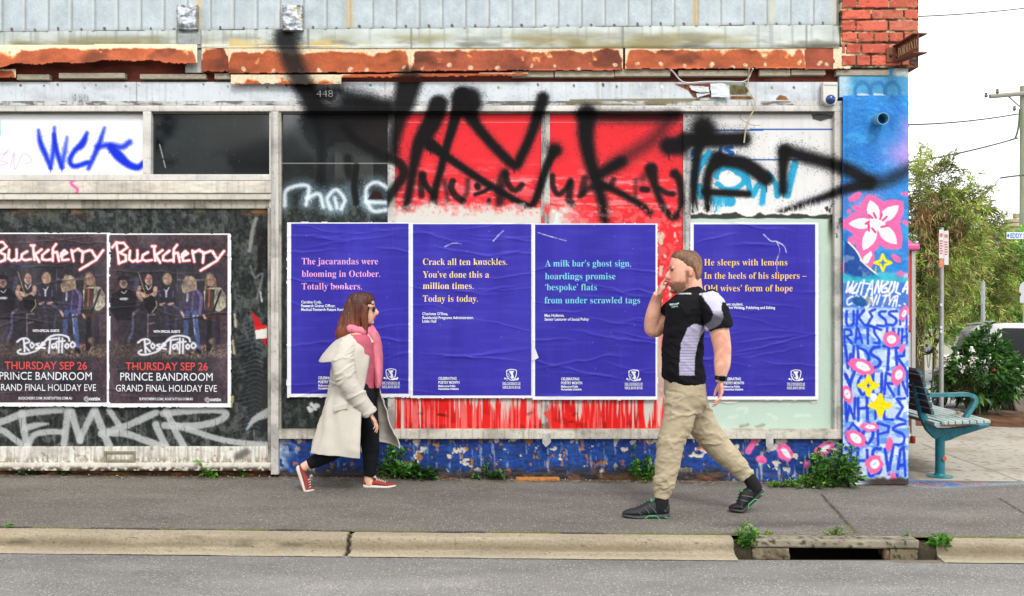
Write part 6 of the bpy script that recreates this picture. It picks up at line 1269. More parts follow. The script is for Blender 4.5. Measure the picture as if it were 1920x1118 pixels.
v = W(1793, 775, YB + .25); V, Fc, C = leaves(np.array([v[:]] * 5) + g.normal(0, .012, (5, 3)), g.normal(0, 1, (5, 3)), .06, .04, [(196, 160, 104), (160, 120, 76)], 3); tag(mk('dry_leaf', V, Fc, M_LEAF, None, C, False), 'curled dry leaf lying on the teal bench seat', 'leaf')
for px, py, c, h_, lb in ((1712, 832, (150, 40, 48), .09, 'small dark red can on the paving behind the pillar'), (1704, 831, (206, 200, 190), .11, 'pale can next to the dark red one behind the pillar'), (1711, 806, (206, 190, 90), .10, 'yellow can on the paving farthest behind the pillar')):
    v = Gp(px, py); cn = thing('drink_can', lb, 'can', v, 'cans left on the paving'); h_ = h_ * .8; v = v + Vector((0, 0, .006)); MB().lathe(v, (0, 0, 1), [(.018, 0), (.023, .006), (.023, h_ - .01), (.018, h_)], 18).build('body', mat('can ' + lb[:9], c, .35, .3), cn, True); MB().lathe(v, (0, 0, 1), [(.016, h_ + .0005), (.016, h_ + .002)], 18).build('lid', M_ALU, cn)

# ---------------------------------------------------------------- street furniture
def ground_at(px, y): x = (px - CX) * (D + y) / F; return Vector((x, y, float(zp(x, y)) if x < 6.5 else float(zs(y))))
M_GALV = mat('galvanised post', (176, 180, 180), .45, .3, var=.15, scale=20)
y = 3.7; bs = ground_at(1765, y); sg = thing('parking_sign', 'grey post with two narrow white and red parking plates behind the bench', 'sign', bs)
MB().tube([bs - Vector((0, 0, .1)), W(1765, 429, y)], .026, 16).build('post', M_GALV, sg, True); MB().tube([W(1765, 429, y), W(1765, 427, y)], .028, 16).build('cap', M_GALV, sg, True)
for k, (x0, x1, y0, y1) in enumerate(((1760.5, 1769.5, 431, 485), (1770, 1778.5, 433, 497))):
    a, c = W(x0, y1, y - .03), W(x1, y0, y - .03); pl = MB().box(a.x, y - .034, a.z, c.x, y - .030, c.z, .001).build('sign_plate', mat('sign face', (232, 230, 228), .4, var=.05), sg); M_RS = mat('sign red', (206, 92, 88), .5)
    cx = (x0 + x1) / 2; b = MB()
    for yc in (441,): b.add([W(cx + 3.2 * math.cos(t) * f, yc + y0 - 431 + 3.4 * math.sin(t) * f, y - .0355) for t in np.linspace(0, 2 * math.pi, 25)[:-1] for f in (1, .72)], [(2 * i, 2 * i + 1, (2 * i + 3) % 48, (2 * i + 2) % 48) for i in range(24)])
    V, Fc = text2d('P', cx - 1.2, cx + 1.2, y0 + 12.2, 4.4, bold=.03); b.add([W(p[0], p[1], y - .0355) for p in V], Fc)
    b.add([W(cx - 2.6, y0 + 8, y - .036), W(cx - 2.1, y0 + 7.4, y - .036), W(cx + 2.6, y0 + 12.2, y - .036), W(cx + 2.1, y0 + 12.8, y - .036)], [(0, 1, 2, 3)])
    for j in range(6):
        yy = y0 + 20 + j * 4.6
        if yy < y1 - 3: b.add([W(cx - 3, yy, y - .0355), W(cx + 3 - (j % 2), yy, y - .0355), W(cx + 3 - (j % 2), yy + 2.2, y - .0355), W(cx - 3, yy + 2.2, y - .0355)], [(0, 1, 2, 3)])
    b.build('sign_marks', M_RS, pl)
a, c = W(1761, 502, y - .03), W(1769, 486, y - .03); MB().box(a.x, y - .034, a.z, c.x, y - .03, c.z).build('sticker', mat('orange sticker', (226, 138, 100), .5, var=.3, scale=50), sg)
for py in (572, 614, 622): c = W(1765, py, y - .026); MB().lathe(c, (.2, -1, 0), [(.018, -.006), (.018, .002), (.001, .003)], 8).build('old_sticker', mat('faded sticker', (210, 218, 226), .6), sg)
y = 14; bs = gp(1843, y); sg = thing('sign_post', 'thin bare grey post standing behind the dark red car', 'post', bs); MB().tube([bs, W(1843, 528, y)], .045, 14).build('post', M_GALV, sg, True); MB().tube([W(1841, 545, y - .06), W(1841, 570, y - .06)], .02, 8).build('bracket', M_GALV, sg, True)
y = 12; bs = gp(1914, y); sg = thing('road_sign', 'grey back of a round topped road sign at the right edge', 'sign', bs); MB().tube([bs, W(1924, 520, y)], .03, 12).build('post', M_GALV, sg, True)
b = MB(); b.prism([W(1922 + 11.5 * math.cos(t), 546 + 20 * math.sin(t) * .9, y - .03) for t in np.linspace(R(180), R(360), 16)] + [W(1934, 568, y - .03), W(1912, 568, y - .03), W(1912, 558, y - .03), W(1915, 552, y - .03)], (0, -.01, 0)); b.build('sign_plate', mat('sign back', (196, 200, 202), .5, .2, var=.1), sg)
# street name blade
y = 16; sg = thing('street_name_sign', 'white street name blade with blue letters at the right edge', 'sign', gp(1932, y)); MB().tube([gp(1934, y), W(1934, 425, y)], .03, 12).build('post', M_GALV, sg, True)
a, c = W(1887.5, 448.5, y), W(1936, 435.5, y); bl_ = MB().box(a.x, y, a.z, c.x, y + .015, c.z, .003).build('name_blade', mat('blade white', (226, 234, 244), .4, k=KV), sg)
V, Fc = text2d('EDDY ST', 1894.5, 1928, 446.3, 8.6, bold=.02); b = MB(); b.add([W(p[0], p[1], y - .002) for p in V], Fc); b.add([W(1890.5 + 2 * math.cos(t), 442 + 3.3 * math.sin(t), y - .002) for t in np.linspace(0, 2 * math.pi, 15)[:-1]], [tuple(range(14))[::-1]]); b.build('name_letters', mat('sign blue', (42, 92, 176), .5), bl_)
# booth behind the pillar
y = 2.6; x1 = W(1717, 0, y).x; x0 = x1 - .78; zb = zg(3.9)
bo = thing('phone_booth', 'public telephone booth with a pink cap, red side panel and grey frame', 'booth', (x1 - .4, y + .4, zb)); zt_ = W(0, 470, y).z
for xx in (x0, x1 - .045):
    for yy in (y, y + .74): MB().box(xx, yy, zb, xx + .045, yy + .045, zt_, .006).build('frame_post', M_ALU, bo)
a = W(1706, 620, y); MB().box(x0 + .047, y + .012, a.z, x1 - .047, y + .03, zt_ - .03).build('red_panel', mat('red booth panel', (226, 84, 74), .4, var=.06, k=KV), bo); MB().box(x0 + .047, y + .012, zb + .3, x1 - .047, y + .03, a.z - .02).build('lower_panel', mat('pale panel', (206, 206, 202), .5), bo)
b = MB(); b.box(x0 - .03, y - .05, zt_, x1 + .03, y + .83, zt_ + .07, .02); b.build('cap_rim', mat('pink rim', (238, 92, 160), .35, k=KV), bo); b = MB(); zz = zt_ + .07; b.add([(x0, y - .02, zz), (x1 - .03, y - .02, zz), (x1 - .03, y + .8, zz), (x0, y + .8, zz), (x0 + .2, y + .2, zz + .22), (x1 - .17, y + .2, zz + .22), (x1 - .17, y + .6, zz + .22), (x0 + .2, y + .6, zz + .22)], [(0, 1, 5, 4), (1, 2, 6, 5), (2, 3, 7, 6), (3, 0, 4, 7), (4, 5, 6, 7), (3, 2, 1, 0)]); b.build('cap', mat('pink cap', (236, 84, 150), .4, k=KV), bo)
MB().box(x0, y + .05, zb - .02, x1, y + .75, zb + .02).build('base', M_ALU, bo)

# ---------------------------------------------------------------- vehicles
M_TYRE = mat('tyre rubber', (34, 33, 32), .85, var=.2, scale=30); M_RIM = mat('alloy rim', (190, 190, 192), .3, .8, var=.05); M_GLASS = mat('car glass', (16, 20, 24), .08, spec=.12, var=0); M_TRIM = mat('black trim', (24, 24, 25), .6)
def wheel(parent, c, ax, r, w, name='wheel', spokes=6):
    """c centre, ax outward axis"""
    ax = Vector(ax).normalized(); b = MB(); b.lathe(Vector(c) - ax * w / 2, ax, [(r * .62, 0), (r * .9, 0), (r, w * .18), (r, w * .82), (r * .9, w), (r * .62, w), (r * .60, w * .5)], 32); wh = b.build(name, M_TYRE, parent, True)
    b = MB(); b.lathe(Vector(c) + ax * w * .28, ax, [(r * .62, 0), (r * .62, w * .2), (r * .55, w * .17), (r * .5, w * .02), (.01, w * .02)], 28)
    u = ax.cross(Vector((0, 0, 1))).normalized()
    for k in range(spokes):
        t = 2 * math.pi * k / spokes; d = u * math.cos(t) + Vector((0, 0, 1)) * math.sin(t); p = u * -math.sin(t) + Vector((0, 0, 1)) * math.cos(t); o_ = Vector(c) + ax * w * .42
        b.prism([o_ + p * r * .11, o_ + d * r * .58 + p * r * .07, o_ + d * r * .58 - p * r * .07, o_ - p * r * .11], ax * w * .08)
    b.build('rim', M_RIM, wh); return wh
def car(name, label, org, yaw, Ln, Wd, Ht, paint_c, suv, pitch=0, wf=None, rake=.62, cab_c=None):
    root = thing(name, label, 'car', org); org = Vector(org); Mx = Matrix.Translation(org) @ Matrix.Rotation(yaw, 4, 'Z') @ Matrix.Rotation(pitch, 4, 'X')
    T = lambda x, y, z: Mx @ Vector((x, y, z))      # y forward, x to the right side
    hl = Ln / 2; hw_ = Wd / 2; belt = Ht * .58; hood = Ht * (.60 if suv else .58); r = Ht * .205
    pm = mat('car paint ' + name, paint_c, .25, 0, var=.03, scale=8, spec=.5, coat=.8, k=.85)
    st_ = [(-hl, .80, .42, belt * .86), (-hl + .06, .90, .30, belt * .97), (-hl + .35, .98, .24, belt), (-hl * .5, 1, .22, belt), (0, 1, .22, belt), (hl * .38, 1, .22, belt * .99), (hl * .60, .99, .22, hood), (hl * .85, .95, .25, hood * .93), (hl - .08, .86, .30, hood * .80), (hl, .70, .40, hood * .62)]
    V = []; n = 14
    for y, w, zb_, zt2 in st_:
        w *= hw_; h_ = zt2 - zb_
        half = [(0, zb_), (w * .85, zb_), (w * .97, zb_ + h_ * .12), (w, zb_ + h_ * .42), (w * .985, zb_ + h_ * .72), (w * .95, zb_ + h_ * .93), (w * .80, zt2), (0, zt2 + .02)]
        ring = half + [(-a, b_) for a, b_ in half[-2:0:-1]]; V += [T(a, y, b_) for a, b_ in ring]
    Fc = [(i * n + k, i * n + (k + 1) % n, (i + 1) * n + (k + 1) % n, (i + 1) * n + k) for i in range(len(st_) - 1) for k in range(n)] + [tuple(range(n))[::-1], tuple((len(st_) - 1) * n + k for k in range(n))]
    b = MB(); b.add(V, Fc); o = b.build('body', pm, root, True); sd = o.modifiers.new('s', 'SUBSURF'); sd.levels = 2; sd.render_levels = 2
    # cabin
    yr = -hl + (.10 if suv else .55); yf = hl * (wf if wf else .36); yrt = yr + (.25 if suv else .55); yft = yf - rake; wb, wt = hw_ * .93, hw_ * .74; zt3 = Ht
    def ringc(f): # f 0 belt..1 roof
        w = wb + (wt - wb) * f; a = yr + (yrt - yr) * f; c = yf + (yft - yf) * f; z = belt - .03 + (zt3 - belt + .03) * f; return a, c, w, z
    V = []; 
    for f, ins in ((0, 0), (.55, .0), (.88, .0), (.97, .03), (1.0, .14)):
        a, c, w, z = ringc(f); a += ins; c -= ins * 1.6; w -= ins; V += [T(*q) for q in ((-w, a + .12, z), (-w * .8, a, z), (w * .8, a, z), (w, a + .12, z), (w, (a + c) / 2, z), (w, c - .15, z), (w * .82, c, z), (-w * .82, c, z), (-w, c - .15, z), (-w, (a + c) / 2, z))]
    n = 10; Fc = [(i * n + k, i * n + (k + 1) % n, (i + 1) * n + (k + 1) % n, (i + 1) * n + k) for i in range(4) for k in range(n)] + [tuple(4 * n + k for k in range(n))]
    b = MB(); b.add(V, Fc); b.build('cabin', mat('car roof ' + name, cab_c, .25, 0, var=.03, scale=8, spec=.5, coat=.8) if cab_c else pm, root, True)
    def quad(nm, pts, mt, off):
        P = [T(*q) for q in pts]; nn = (P[1] - P[0]).cross(P[2] - P[0]).normalized(); b = MB(); b.prism([p + nn * off for p in P], nn * -.012); return b.build(nm, mt, root)
    def side(s, t0, t1, f0=.10, f1=.84):
        q = []
        for t, f in ((t0, f0), (t1, f0), (t1, f1), (t0, f1)):
            a, c, w, z = ringc(f); y = a + .14 + (c - .17 - a - .14) * t; q.append((s * (w + .0), y, z))
        return q if s > 0 else q[::-1]
    for s in (-1, 1):
        for t0, t1 in (((.02, .26), (.30, .62), (.66, .98)) if suv else ((.04, .42), (.47, .96))): quad('side_window', side(s, t0, t1), M_GLASS, .008)
        yy = yf - .35; b = MB(); b.box(-.11 if s < 0 else 0, -.05, 0, .0 if s < 0 else .11, .07, .12, .02, M=Mx @ Matrix.Translation((s * (hw_ * .93 + .01), yy, belt + .02))); b.build('mirror', pm, root)
        for yy in ((-hl * .25), (hl * .12)): b = MB(); b.box(-.01, -.08, -.012, .01, .08, .012, .004, M=Mx @ Matrix.Translation((s * (hw_ * 1.0 + .006), yy, belt * .86))); b.build('door_handle', M_TRIM, root)
        for yy in (-hl + Ln * .2, hl - Ln * .19):
            c = T(s * (hw_ - .10), yy, r); b = MB(); b.lathe(T(s * (hw_ * .99), yy, r + .02), Mx.to_3x3() @ Vector((s, 0, 0)), [(r * 1.16, 0), (r * 1.16, .015), (r * .98, .02)], 32); b.build('wheel_arch', M_TRIM, root); wheel(root, T(s * (hw_ - .07), yy, r), Mx.to_3x3() @ Vector((s, 0, 0)), r, .22)
        quad('tail_light', [(s * hw_ * .92, -hl + .02, belt * .70), (s * hw_ * .70, -hl - .02, belt * .70), (s * hw_ * .70, -hl + .02, belt * .93), (s * hw_ * .92, -hl + .06, belt * .93)][::s], mat('tail lamp', (150, 20, 24), .15), .03)
    a0, c0, w0, z0 = ringc(.12); a1, c1, w1, z1 = ringc(.86)
    quad('rear_window', [(-w0 * .78, a0, z0), (w0 * .78, a0, z0), (w1 * .78, a1, z1), (-w1 * .78, a1, z1)], M_GLASS, .012); quad('windscreen', [(w0 * .80, c0, z0), (-w0 * .80, c0, z0), (-w1 * .80, c1, z1), (w1 * .80, c1, z1)], M_GLASS, .012)
    b = MB(); b.box(-.28, -.012, -.06, .28, .012, .06, .004, M=Mx @ Matrix.Translation((0, -hl - .01, belt * .55))); b.build('number_plate', mat('blank plate', (220, 220, 214), .5), root)
    if suv:
        for s in (-1, 1): MB().tube([T(s * wt * .92, yrt + .3, Ht + .03), T(s * wt * .92, yft - .2, Ht + .03)], .018, 8).build('roof_rail', M_RIM, root, True)
    return root
hx, hy = .17, .985; yaw = -math.atan2(hx, hy)
rear = Vector(((1852 - CX) * 18.4 / F, 18.4 - D, float(zs(10.6)))); ctr_ = rear + Vector((hx, hy, 0)) * 2.35 + Vector((hy, -hx, 0)) * .93; ctr_.z = float(zs(ctr_.y))
car('parked_suv', 'dark red four wheel drive car parked behind the shrub, its cabin and roof pale', ctr_, yaw, 4.7, 1.86, 1.76, (86, 26, 32), True, -.055, cab_c=(214, 208, 208))  # cabin and roof take a pale colour above the dark red body
car('parked_car', 'cream hatchback at the right edge, its front wheel behind the shrub', (6.80 + .88, 4.75, float(zs(4.75)) - .03), 0.0, 4.2, 1.76, 1.5, (206, 200, 186), False, -.06, .18, .9)
# trailer
y = 25; gz = float(zs(y)); tr = thing('box_trailer', 'small cage trailer with a spare wheel hung on the front, across the street', 'trailer', W(1725, 700, y)); s_ = (D + y) / F
def X(px): return (px - CX) * s_
x0, x1 = X(1668), X(1758); zf = W(0, 634, y).z; zt4 = W(0, 592, y).z
MB().box(x0, y, zf - .28, x1, y + 1.5, zf, .02).build('tray', mat('trailer tray', (96, 78, 60), .7, .2, var=.3), tr); b = MB()
for i in range(12):
    xx = x0 + (x1 - x0) * i / 11; b.tube([(xx, y, zf), (xx, y, zt4)], .014, 6); b.tube([(xx, y + 1.5, zf), (xx, y + 1.5, zt4)], .014, 6)
for zz in np.linspace(zf + .05, zt4, 6):
    for yy in (y, y + 1.5): b.tube([(x0, yy, zz), (x1, yy, zz)], .012, 6)
b.build('cage', mat('cage wire', (206, 208, 206), .5, .3), tr)
MB().box(X(1716), y - .1, zf - .5, X(1757), y + .1, zf - .40, .01).build('chassis', mat('chassis', (120, 112, 96), .6, .3, var=.3), tr); wheel(tr, W(1734.5, 648, y - .2), (0, -1, 0), .31, .19, 'spare_wheel', 8); wheel(tr, (X(1704), y - .15, gz + .32), (0, -1, 0), .32, .2, 'wheel', 8)
MB().tube([W(1752, 656, y - .1), W(1754, 700, y - .1)], .03, 8).build('jockey_stand', mat('stand', (150, 140, 60), .5), tr, True); MB().tube(catmull(np.array([W(1745, 660, y - .2)[:], W(1741, 690, y - .2)[:], W(1738, 664, y - .2)[:]]), 5), .02, 6).build('chain', M_ALU, tr)
# fence, house, chimney
y = 31; f_ = thing('paling_fence', 'plain cream fence behind the trailer and sign pole', 'fence', W(1770, 690, y)); b = MB(); a, c = W(1690, 700, y), W(1792, 588, y); b.box(a.x, y, a.z, c.x, y + .06, c.z, .01); b.build('panel', mat('cream fence', (206, 206, 184), .7, var=.08, scale=4, sc3=(6, 1, 1)), f_); MB().box(c.x, y - .02, a.z, c.x + .12, y + .1, c.z + .05).build('fence_post', mat('fence post', (190, 188, 168), .7), f_)
y = 38; ho = thing('stone_house', 'grey roofed house with a stone chimney above the trees at the right edge', 'house', (W(1930, 690, y).x, y, -1.45)); a = W(1862, 545, y); e = W(1980, 470, y)
MB().box(a.x + .3, y, -1.5, a.x + 12, y + 9, W(0, 520, y).z).build('wall', mat('house stone', (168, 152, 122), .9, var=.2, scale=3, bump=.4), ho)
zr, ze = W(0, 474, y).z, W(0, 530, y).z; b = MB(); b.add([(a.x, y - .3, ze), (a.x + 12.6, y - .3, ze), (a.x + 12.6, y + 9.3, ze), (a.x, y + 9.3, ze), (a.x + 1.3, y + 4, zr + 1.5), (a.x + 11, y + 4, zr + 1.5)], [(0, 1, 5, 4), (1, 2, 5), (2, 3, 4, 5), (3, 0, 4), (3, 2, 1, 0)]); rf = b.build('roof', mat('slate roof', (128, 126, 124), .8, var=.25, scale=2, sc3=(1, 1, 8)), ho)
b = MB()
def pxbox(x0, x1, y0, y1, yy, dp, bev=.02): a, c = W(x0, y1, yy), W(x1, y0, yy); b.box(a.x, yy, a.z, c.x, yy + dp, c.z, bev)
pxbox(1900, 1932, 424, 500, y, .8); pxbox(1897, 1935, 418, 425, y - .08, .96); pxbox(1899, 1933, 410, 417, y - .03, .86); pxbox(1904, 1912, 400, 409, y + .1, .3); pxbox(1916, 1924, 400, 409, y + .1, .3)
b.build('chimney', mat('chimney stone', (176, 164, 132), .9, var=.3, scale=5, bump=.4), rf)
y = 28; pl_ = thing('power_pole', 'pale timber power pole with a cross arm at the right edge', 'power pole', gp(1922, y)); MB().tube([gp(1922, y), W(1921, 162, y)], [.2, .16], 16).build('pole', mat('pole timber', (158, 166, 140), .9, var=.2, scale=4, sc3=(6, 6, .5)), pl_, True)
b = MB(); p, q = W(1856, 181, y - .3), W(1960, 172, y - .1); b.tube([p, q], .08, 8); b.build('cross_arm', mat('cross arm', (156, 152, 140), .8, var=.2), pl_); MB().tube([W(1892, 182, y - .2), W(1912, 200, y - .2)], .03, 6).build('arm_brace', M_GALV, pl_, True)
for px, py in ((1849, 180), (1870, 173), (1902, 205)): MB().lathe(W(px, py, y - .3), (0, 0, 1), [(.03, -.06), (.07, 0), (.04, .05), (.06, .09), (.02, .12)], 12).build('insulator', mat('insulator', (110, 110, 104), .3), pl_, True)
P = catmull(np.array([W(*q_)[:] for q_ in ((1912, 205, y - .2), (1910, 235, y - .2), (1904, 258, y - .2), (1895, 262, y - .2))]), 5); MB().tube(P, .035, 6).build('riser_cable', mat('riser', (84, 96, 62), .6), pl_, True)
for (p0, p1, y0, y1, sag, rd, lb) in (((1690, 32), (1935, 14), 9, 12, 3, .012, 'uppermost single wire across the white sky'), ((1660, 234), (1908, 214), 20, 27.8, 6, .028, 'wire running level into the lower bracket of the pole'), ((1700, 305), (1908, 259), 20, 27.8, 4, .03, 'thick sloping wire over the feathery tree to the pole'), ((1828, 374), (1862, 350), 20, 21, 1, .022, 'short wire rising to a bright connector'), ((1876, 334), (1935, 328), 21, 22, -1, .03, 'wire continuing right from the bright connector'), ((1752, 300), (1858, 184), 30, 27.7, 3, .008, 'thin wire from the outer end of the cross arm'), ((1770, 330), (1892, 182), 30, 27.7, 3, .008, 'thin wire from the middle of the cross arm'), ((1790, 345), (1908, 205), 30, 27.8, 3, .008, 'thin wire from the lower insulator')):
    P = [W(p0[0] + (p1[0] - p0[0]) * t, p0[1] + (p1[1] - p0[1]) * t + sag * 4 * t * (1 - t), y0 + (y1 - y0) * t) for t in np.linspace(0, 1, 14)]
    tag(MB().tube(P, rd, 6).build('power_line', mat('line', (78, 86, 78) if rd > .01 else (176, 180, 176), .6), None, True), lb, 'wire', 'overhead wires')
P = catmull(np.array([W(*q_)[:] for q_ in ((1862, 350, 21), (1866, 348, 21), (1869, 340, 21), (1876, 334, 21))]), 4); tag(MB().tube(P, .02, 6).build('line_connector', mat('connector', (150, 160, 160), .4), None, True), 'looped pale connector joining two wires in the sky', 'connector')

# ---------------------------------------------------------------- across the road, seen only in the dark panes
for i, (xa, xb, h_, c, lb) in enumerate(((-16, -8.4, 8.4, (240, 238, 230), 'grey terrace house across the road, mirrored in the left pane'), (-7.9, 9, 5.0, (226, 206, 190), 'brown terrace house across the road, mirrored in the middle pane'))):
    y = -19.0; t_ = thing('terrace_house', lb, 'house', ((xa + xb) / 2, y, -.2), 'houses across the road')
    MB().box(xa, y - 8, -.2, xb, y, h_).build('wall', mat('terrace wall %d' % i, c, .9, var=.15, scale=2), t_)
    b = MB(); b.add([(xa - .3, y + .5, h_), (xb + .3, y + .5, h_), (xb + .3, y - 8.3, h_), (xa - .3, y - 8.3, h_), (xa + 2, y - 4, h_ + 2), (xb - 2, y - 4, h_ + 2)], [(0, 1, 5, 4), (1, 2, 5), (2, 3, 4, 5), (3, 0, 4), (0, 3, 2, 1)]); b.build('roof', mat('terrace roof %d' % i, (86, 80, 78), .8, var=.2, scale=3), t_)
    for k in range(3):
        xc = xa + (xb - xa) * (k + .5) / 3
        o = MB().box(xc - .95, y + .0, .9, xc + .95, y + .1, 3.3, .02).build('window', mat('white frame', (206, 206, 202), .5), t_); MB().box(xc - .8, y + .05, 1.05, xc + .8, y + .115, 3.15).build('pane', M_GLASS, o)
    for k in range(3 if h_ > 7 else 0):
        xc = xa + (xb - xa) * (k + .5) / 3
        o = MB().box(xc - .8, y + .0, 4.9, xc + .8, y + .1, 6.9, .02).build('window', bpy.data.materials['white frame'], t_); MB().box(xc - .68, y + .05, 5.02, xc + .68, y + .115, 6.78).build('pane', M_GLASS, o)
    MB().box(xa, y, 4.0 - .1, xb, y + 2.2, 4.0).build('verandah_roof', mat('verandah %d' % i, (96, 96, 98), .6), t_)
    for k in range(4): xx = xa + .4 + (xb - xa - .8) * k / 3; MB().box(xx, y + 2.0, -.2, xx + .1, y + 2.1, 3.9).build('verandah_post', mat('white frame', (206, 206, 202), .5), t_)
cv = Cv(-30, -30, 30, -12, 1, (150, 146, 136), .9); sheet('far_footpath', cv, lambda X, Y: X * 0 - .06, M_ROUGHWALL, .5)

# ---------------------------------------------------------------- people
class Fig:
    """maps photo pixels on the walker's own upright plane to metres; lat = metres towards the camera"""
    def __init__(s, scale): s.s = scale; s.y0 = F / scale - D
    def P(s, px, py, lat=0): return np.array([(px - CX) / s.s, s.y0 - lat, H - (py - CY) / s.s])
    def inv(s, V): return np.stack([V[:, 0] * s.s + CX, CY - (V[:, 2] - H) * s.s, s.y0 - V[:, 1]], -1)
def skin_tube(fig, pts, n=18, up=5, closed=True, pw=2.0):
    """pts rows: px, py, lat(m), r in plane(px), r sideways(px) -> closed loft"""
    p = catmull(np.array([list(q) for q in pts], float), up); m = len(p)
    C = np.array([fig.P(*q[:3]) for q in p]); T = np.gradient(C, axis=0); T /= np.linalg.norm(T, axis=1)[:, None] + 1e-9
    V = []
    for i in range(m):
        t = T[i]; side = np.array([0, -1.0, 0]); side = side - t * side.dot(t); side /= np.linalg.norm(side); nn = np.cross(t, side)
        for k in range(n):
            a = 2 * math.pi * k / n; ca, sa = math.cos(a), math.sin(a)
            V.append(C[i] + (nn * np.sign(ca) * abs(ca) ** (2 / pw) * p[i, 3] + side * np.sign(sa) * abs(sa) ** (2 / pw) * p[i, 4]) / fig.s)
    Fc = [(i * n + k, i * n + (k + 1) % n, (i + 1) * n + (k + 1) % n, (i + 1) * n + k) for i in range(m - 1) for k in range(n)]
    if closed: Fc += [tuple(range(n))[::-1], tuple((m - 1) * n + k for k in range(n))]
    return V, Fc
def rings(fig, rows, n=28, up=4, pw=2.2):
    """rows: py, x_left, x_right, half width sideways(px), lat(m) -> stacked level rings"""
    p = catmull(np.array([list(q) + [0] * (5 - len(q)) for q in rows], float), up); V = []
    for y, xa, xb, w, lat in p:
        for k in range(n):
            a = 2 * math.pi * k / n; ca, sa = math.cos(a), math.sin(a); ca = np.sign(ca) * abs(ca) ** (2 / pw); sa = np.sign(sa) * abs(sa) ** (2 / pw)
            c = fig.P((xa + xb) / 2 + (xb - xa) / 2 * ca, y, lat); c[1] -= w / fig.s * sa; V.append(c)
    m = len(p); Fc = [(i * n + k, i * n + (k + 1) % n, (i + 1) * n + (k + 1) % n, (i + 1) * n + k) for i in range(m - 1) for k in range(n)]
    return V, Fc + [tuple(range(n))[::-1], tuple((m - 1) * n + k for k in range(n))]
def blob(fig, px, py, lat, rx, rz, ry):
    bm = bmesh.new(); bmesh.ops.create_icosphere(bm, subdivisions=2, radius=1); c = fig.P(px, py, lat)
    V = [c + np.array([v.co.x * rx, v.co.y * ry, v.co.z * rz]) / fig.s for v in bm.verts]; Fc = [[v.index for v in f.verts] for f in bm.faces]; bm.free(); return V, Fc
def fuse(name, shapes, vox, smooth, mt, parent, colfn=None, disp=None, label=None):
    """one continuous surface out of overlapping closed lofts"""
    b = MB()
    for V, Fc in shapes: b.add(V, Fc)
    o = b.build('tmp', None); r = o.modifiers.new('r', 'REMESH'); r.mode = 'VOXEL'; r.voxel_size = vox
    s_ = o.modifiers.new('s', 'SMOOTH'); s_.factor = .5; s_.iterations = smooth
    me = bpy.data.meshes.new_from_object(o.evaluated_get(bpy.context.evaluated_depsgraph_get())); bpy.data.objects.remove(o)
    n = len(me.vertices); V = np.empty(n * 3, np.float32); me.vertices.foreach_get('co', V); V = V.reshape(-1, 3).astype(float)
    if disp is not None:
        N = np.empty(n * 3, np.float32); me.vertices.foreach_get('normal', N); N = N.reshape(-1, 3); V = V + N * disp(V)[:, None]; me.vertices.foreach_set('co', V.astype(np.float32).ravel()); me.update()
    if colfn is not None:
        a = me.color_attributes.new('Col', 'FLOAT_COLOR', 'POINT'); c = lin(np.clip(colfn(V), 0, 255)) * .86; a.data.foreach_set('color', np.concatenate([c, np.full((n, 1), .6)], 1).astype(np.float32).ravel())
    me.polygons.foreach_set('use_smooth', np.ones(len(me.polygons), bool)); me.materials.append(mt); me.name = name
    ob = bpy.data.objects.new(name, me); COL.objects.link(ob); adopt(ob, parent)
    if label: ob['label'] = label
    return ob
def inpoly(px, py, pts):
    ins = np.zeros(px.shape, bool); p = np.array(pts, float)
    for a, b in zip(p, np.roll(p, -1, 0)):
        c = (a[1] > py) != (b[1] > py); ins ^= c & (px < (b[0] - a[0]) * (py - a[1]) / ((b[1] - a[1]) if b[1] != a[1] else 1e-9) + a[0])
    return ins
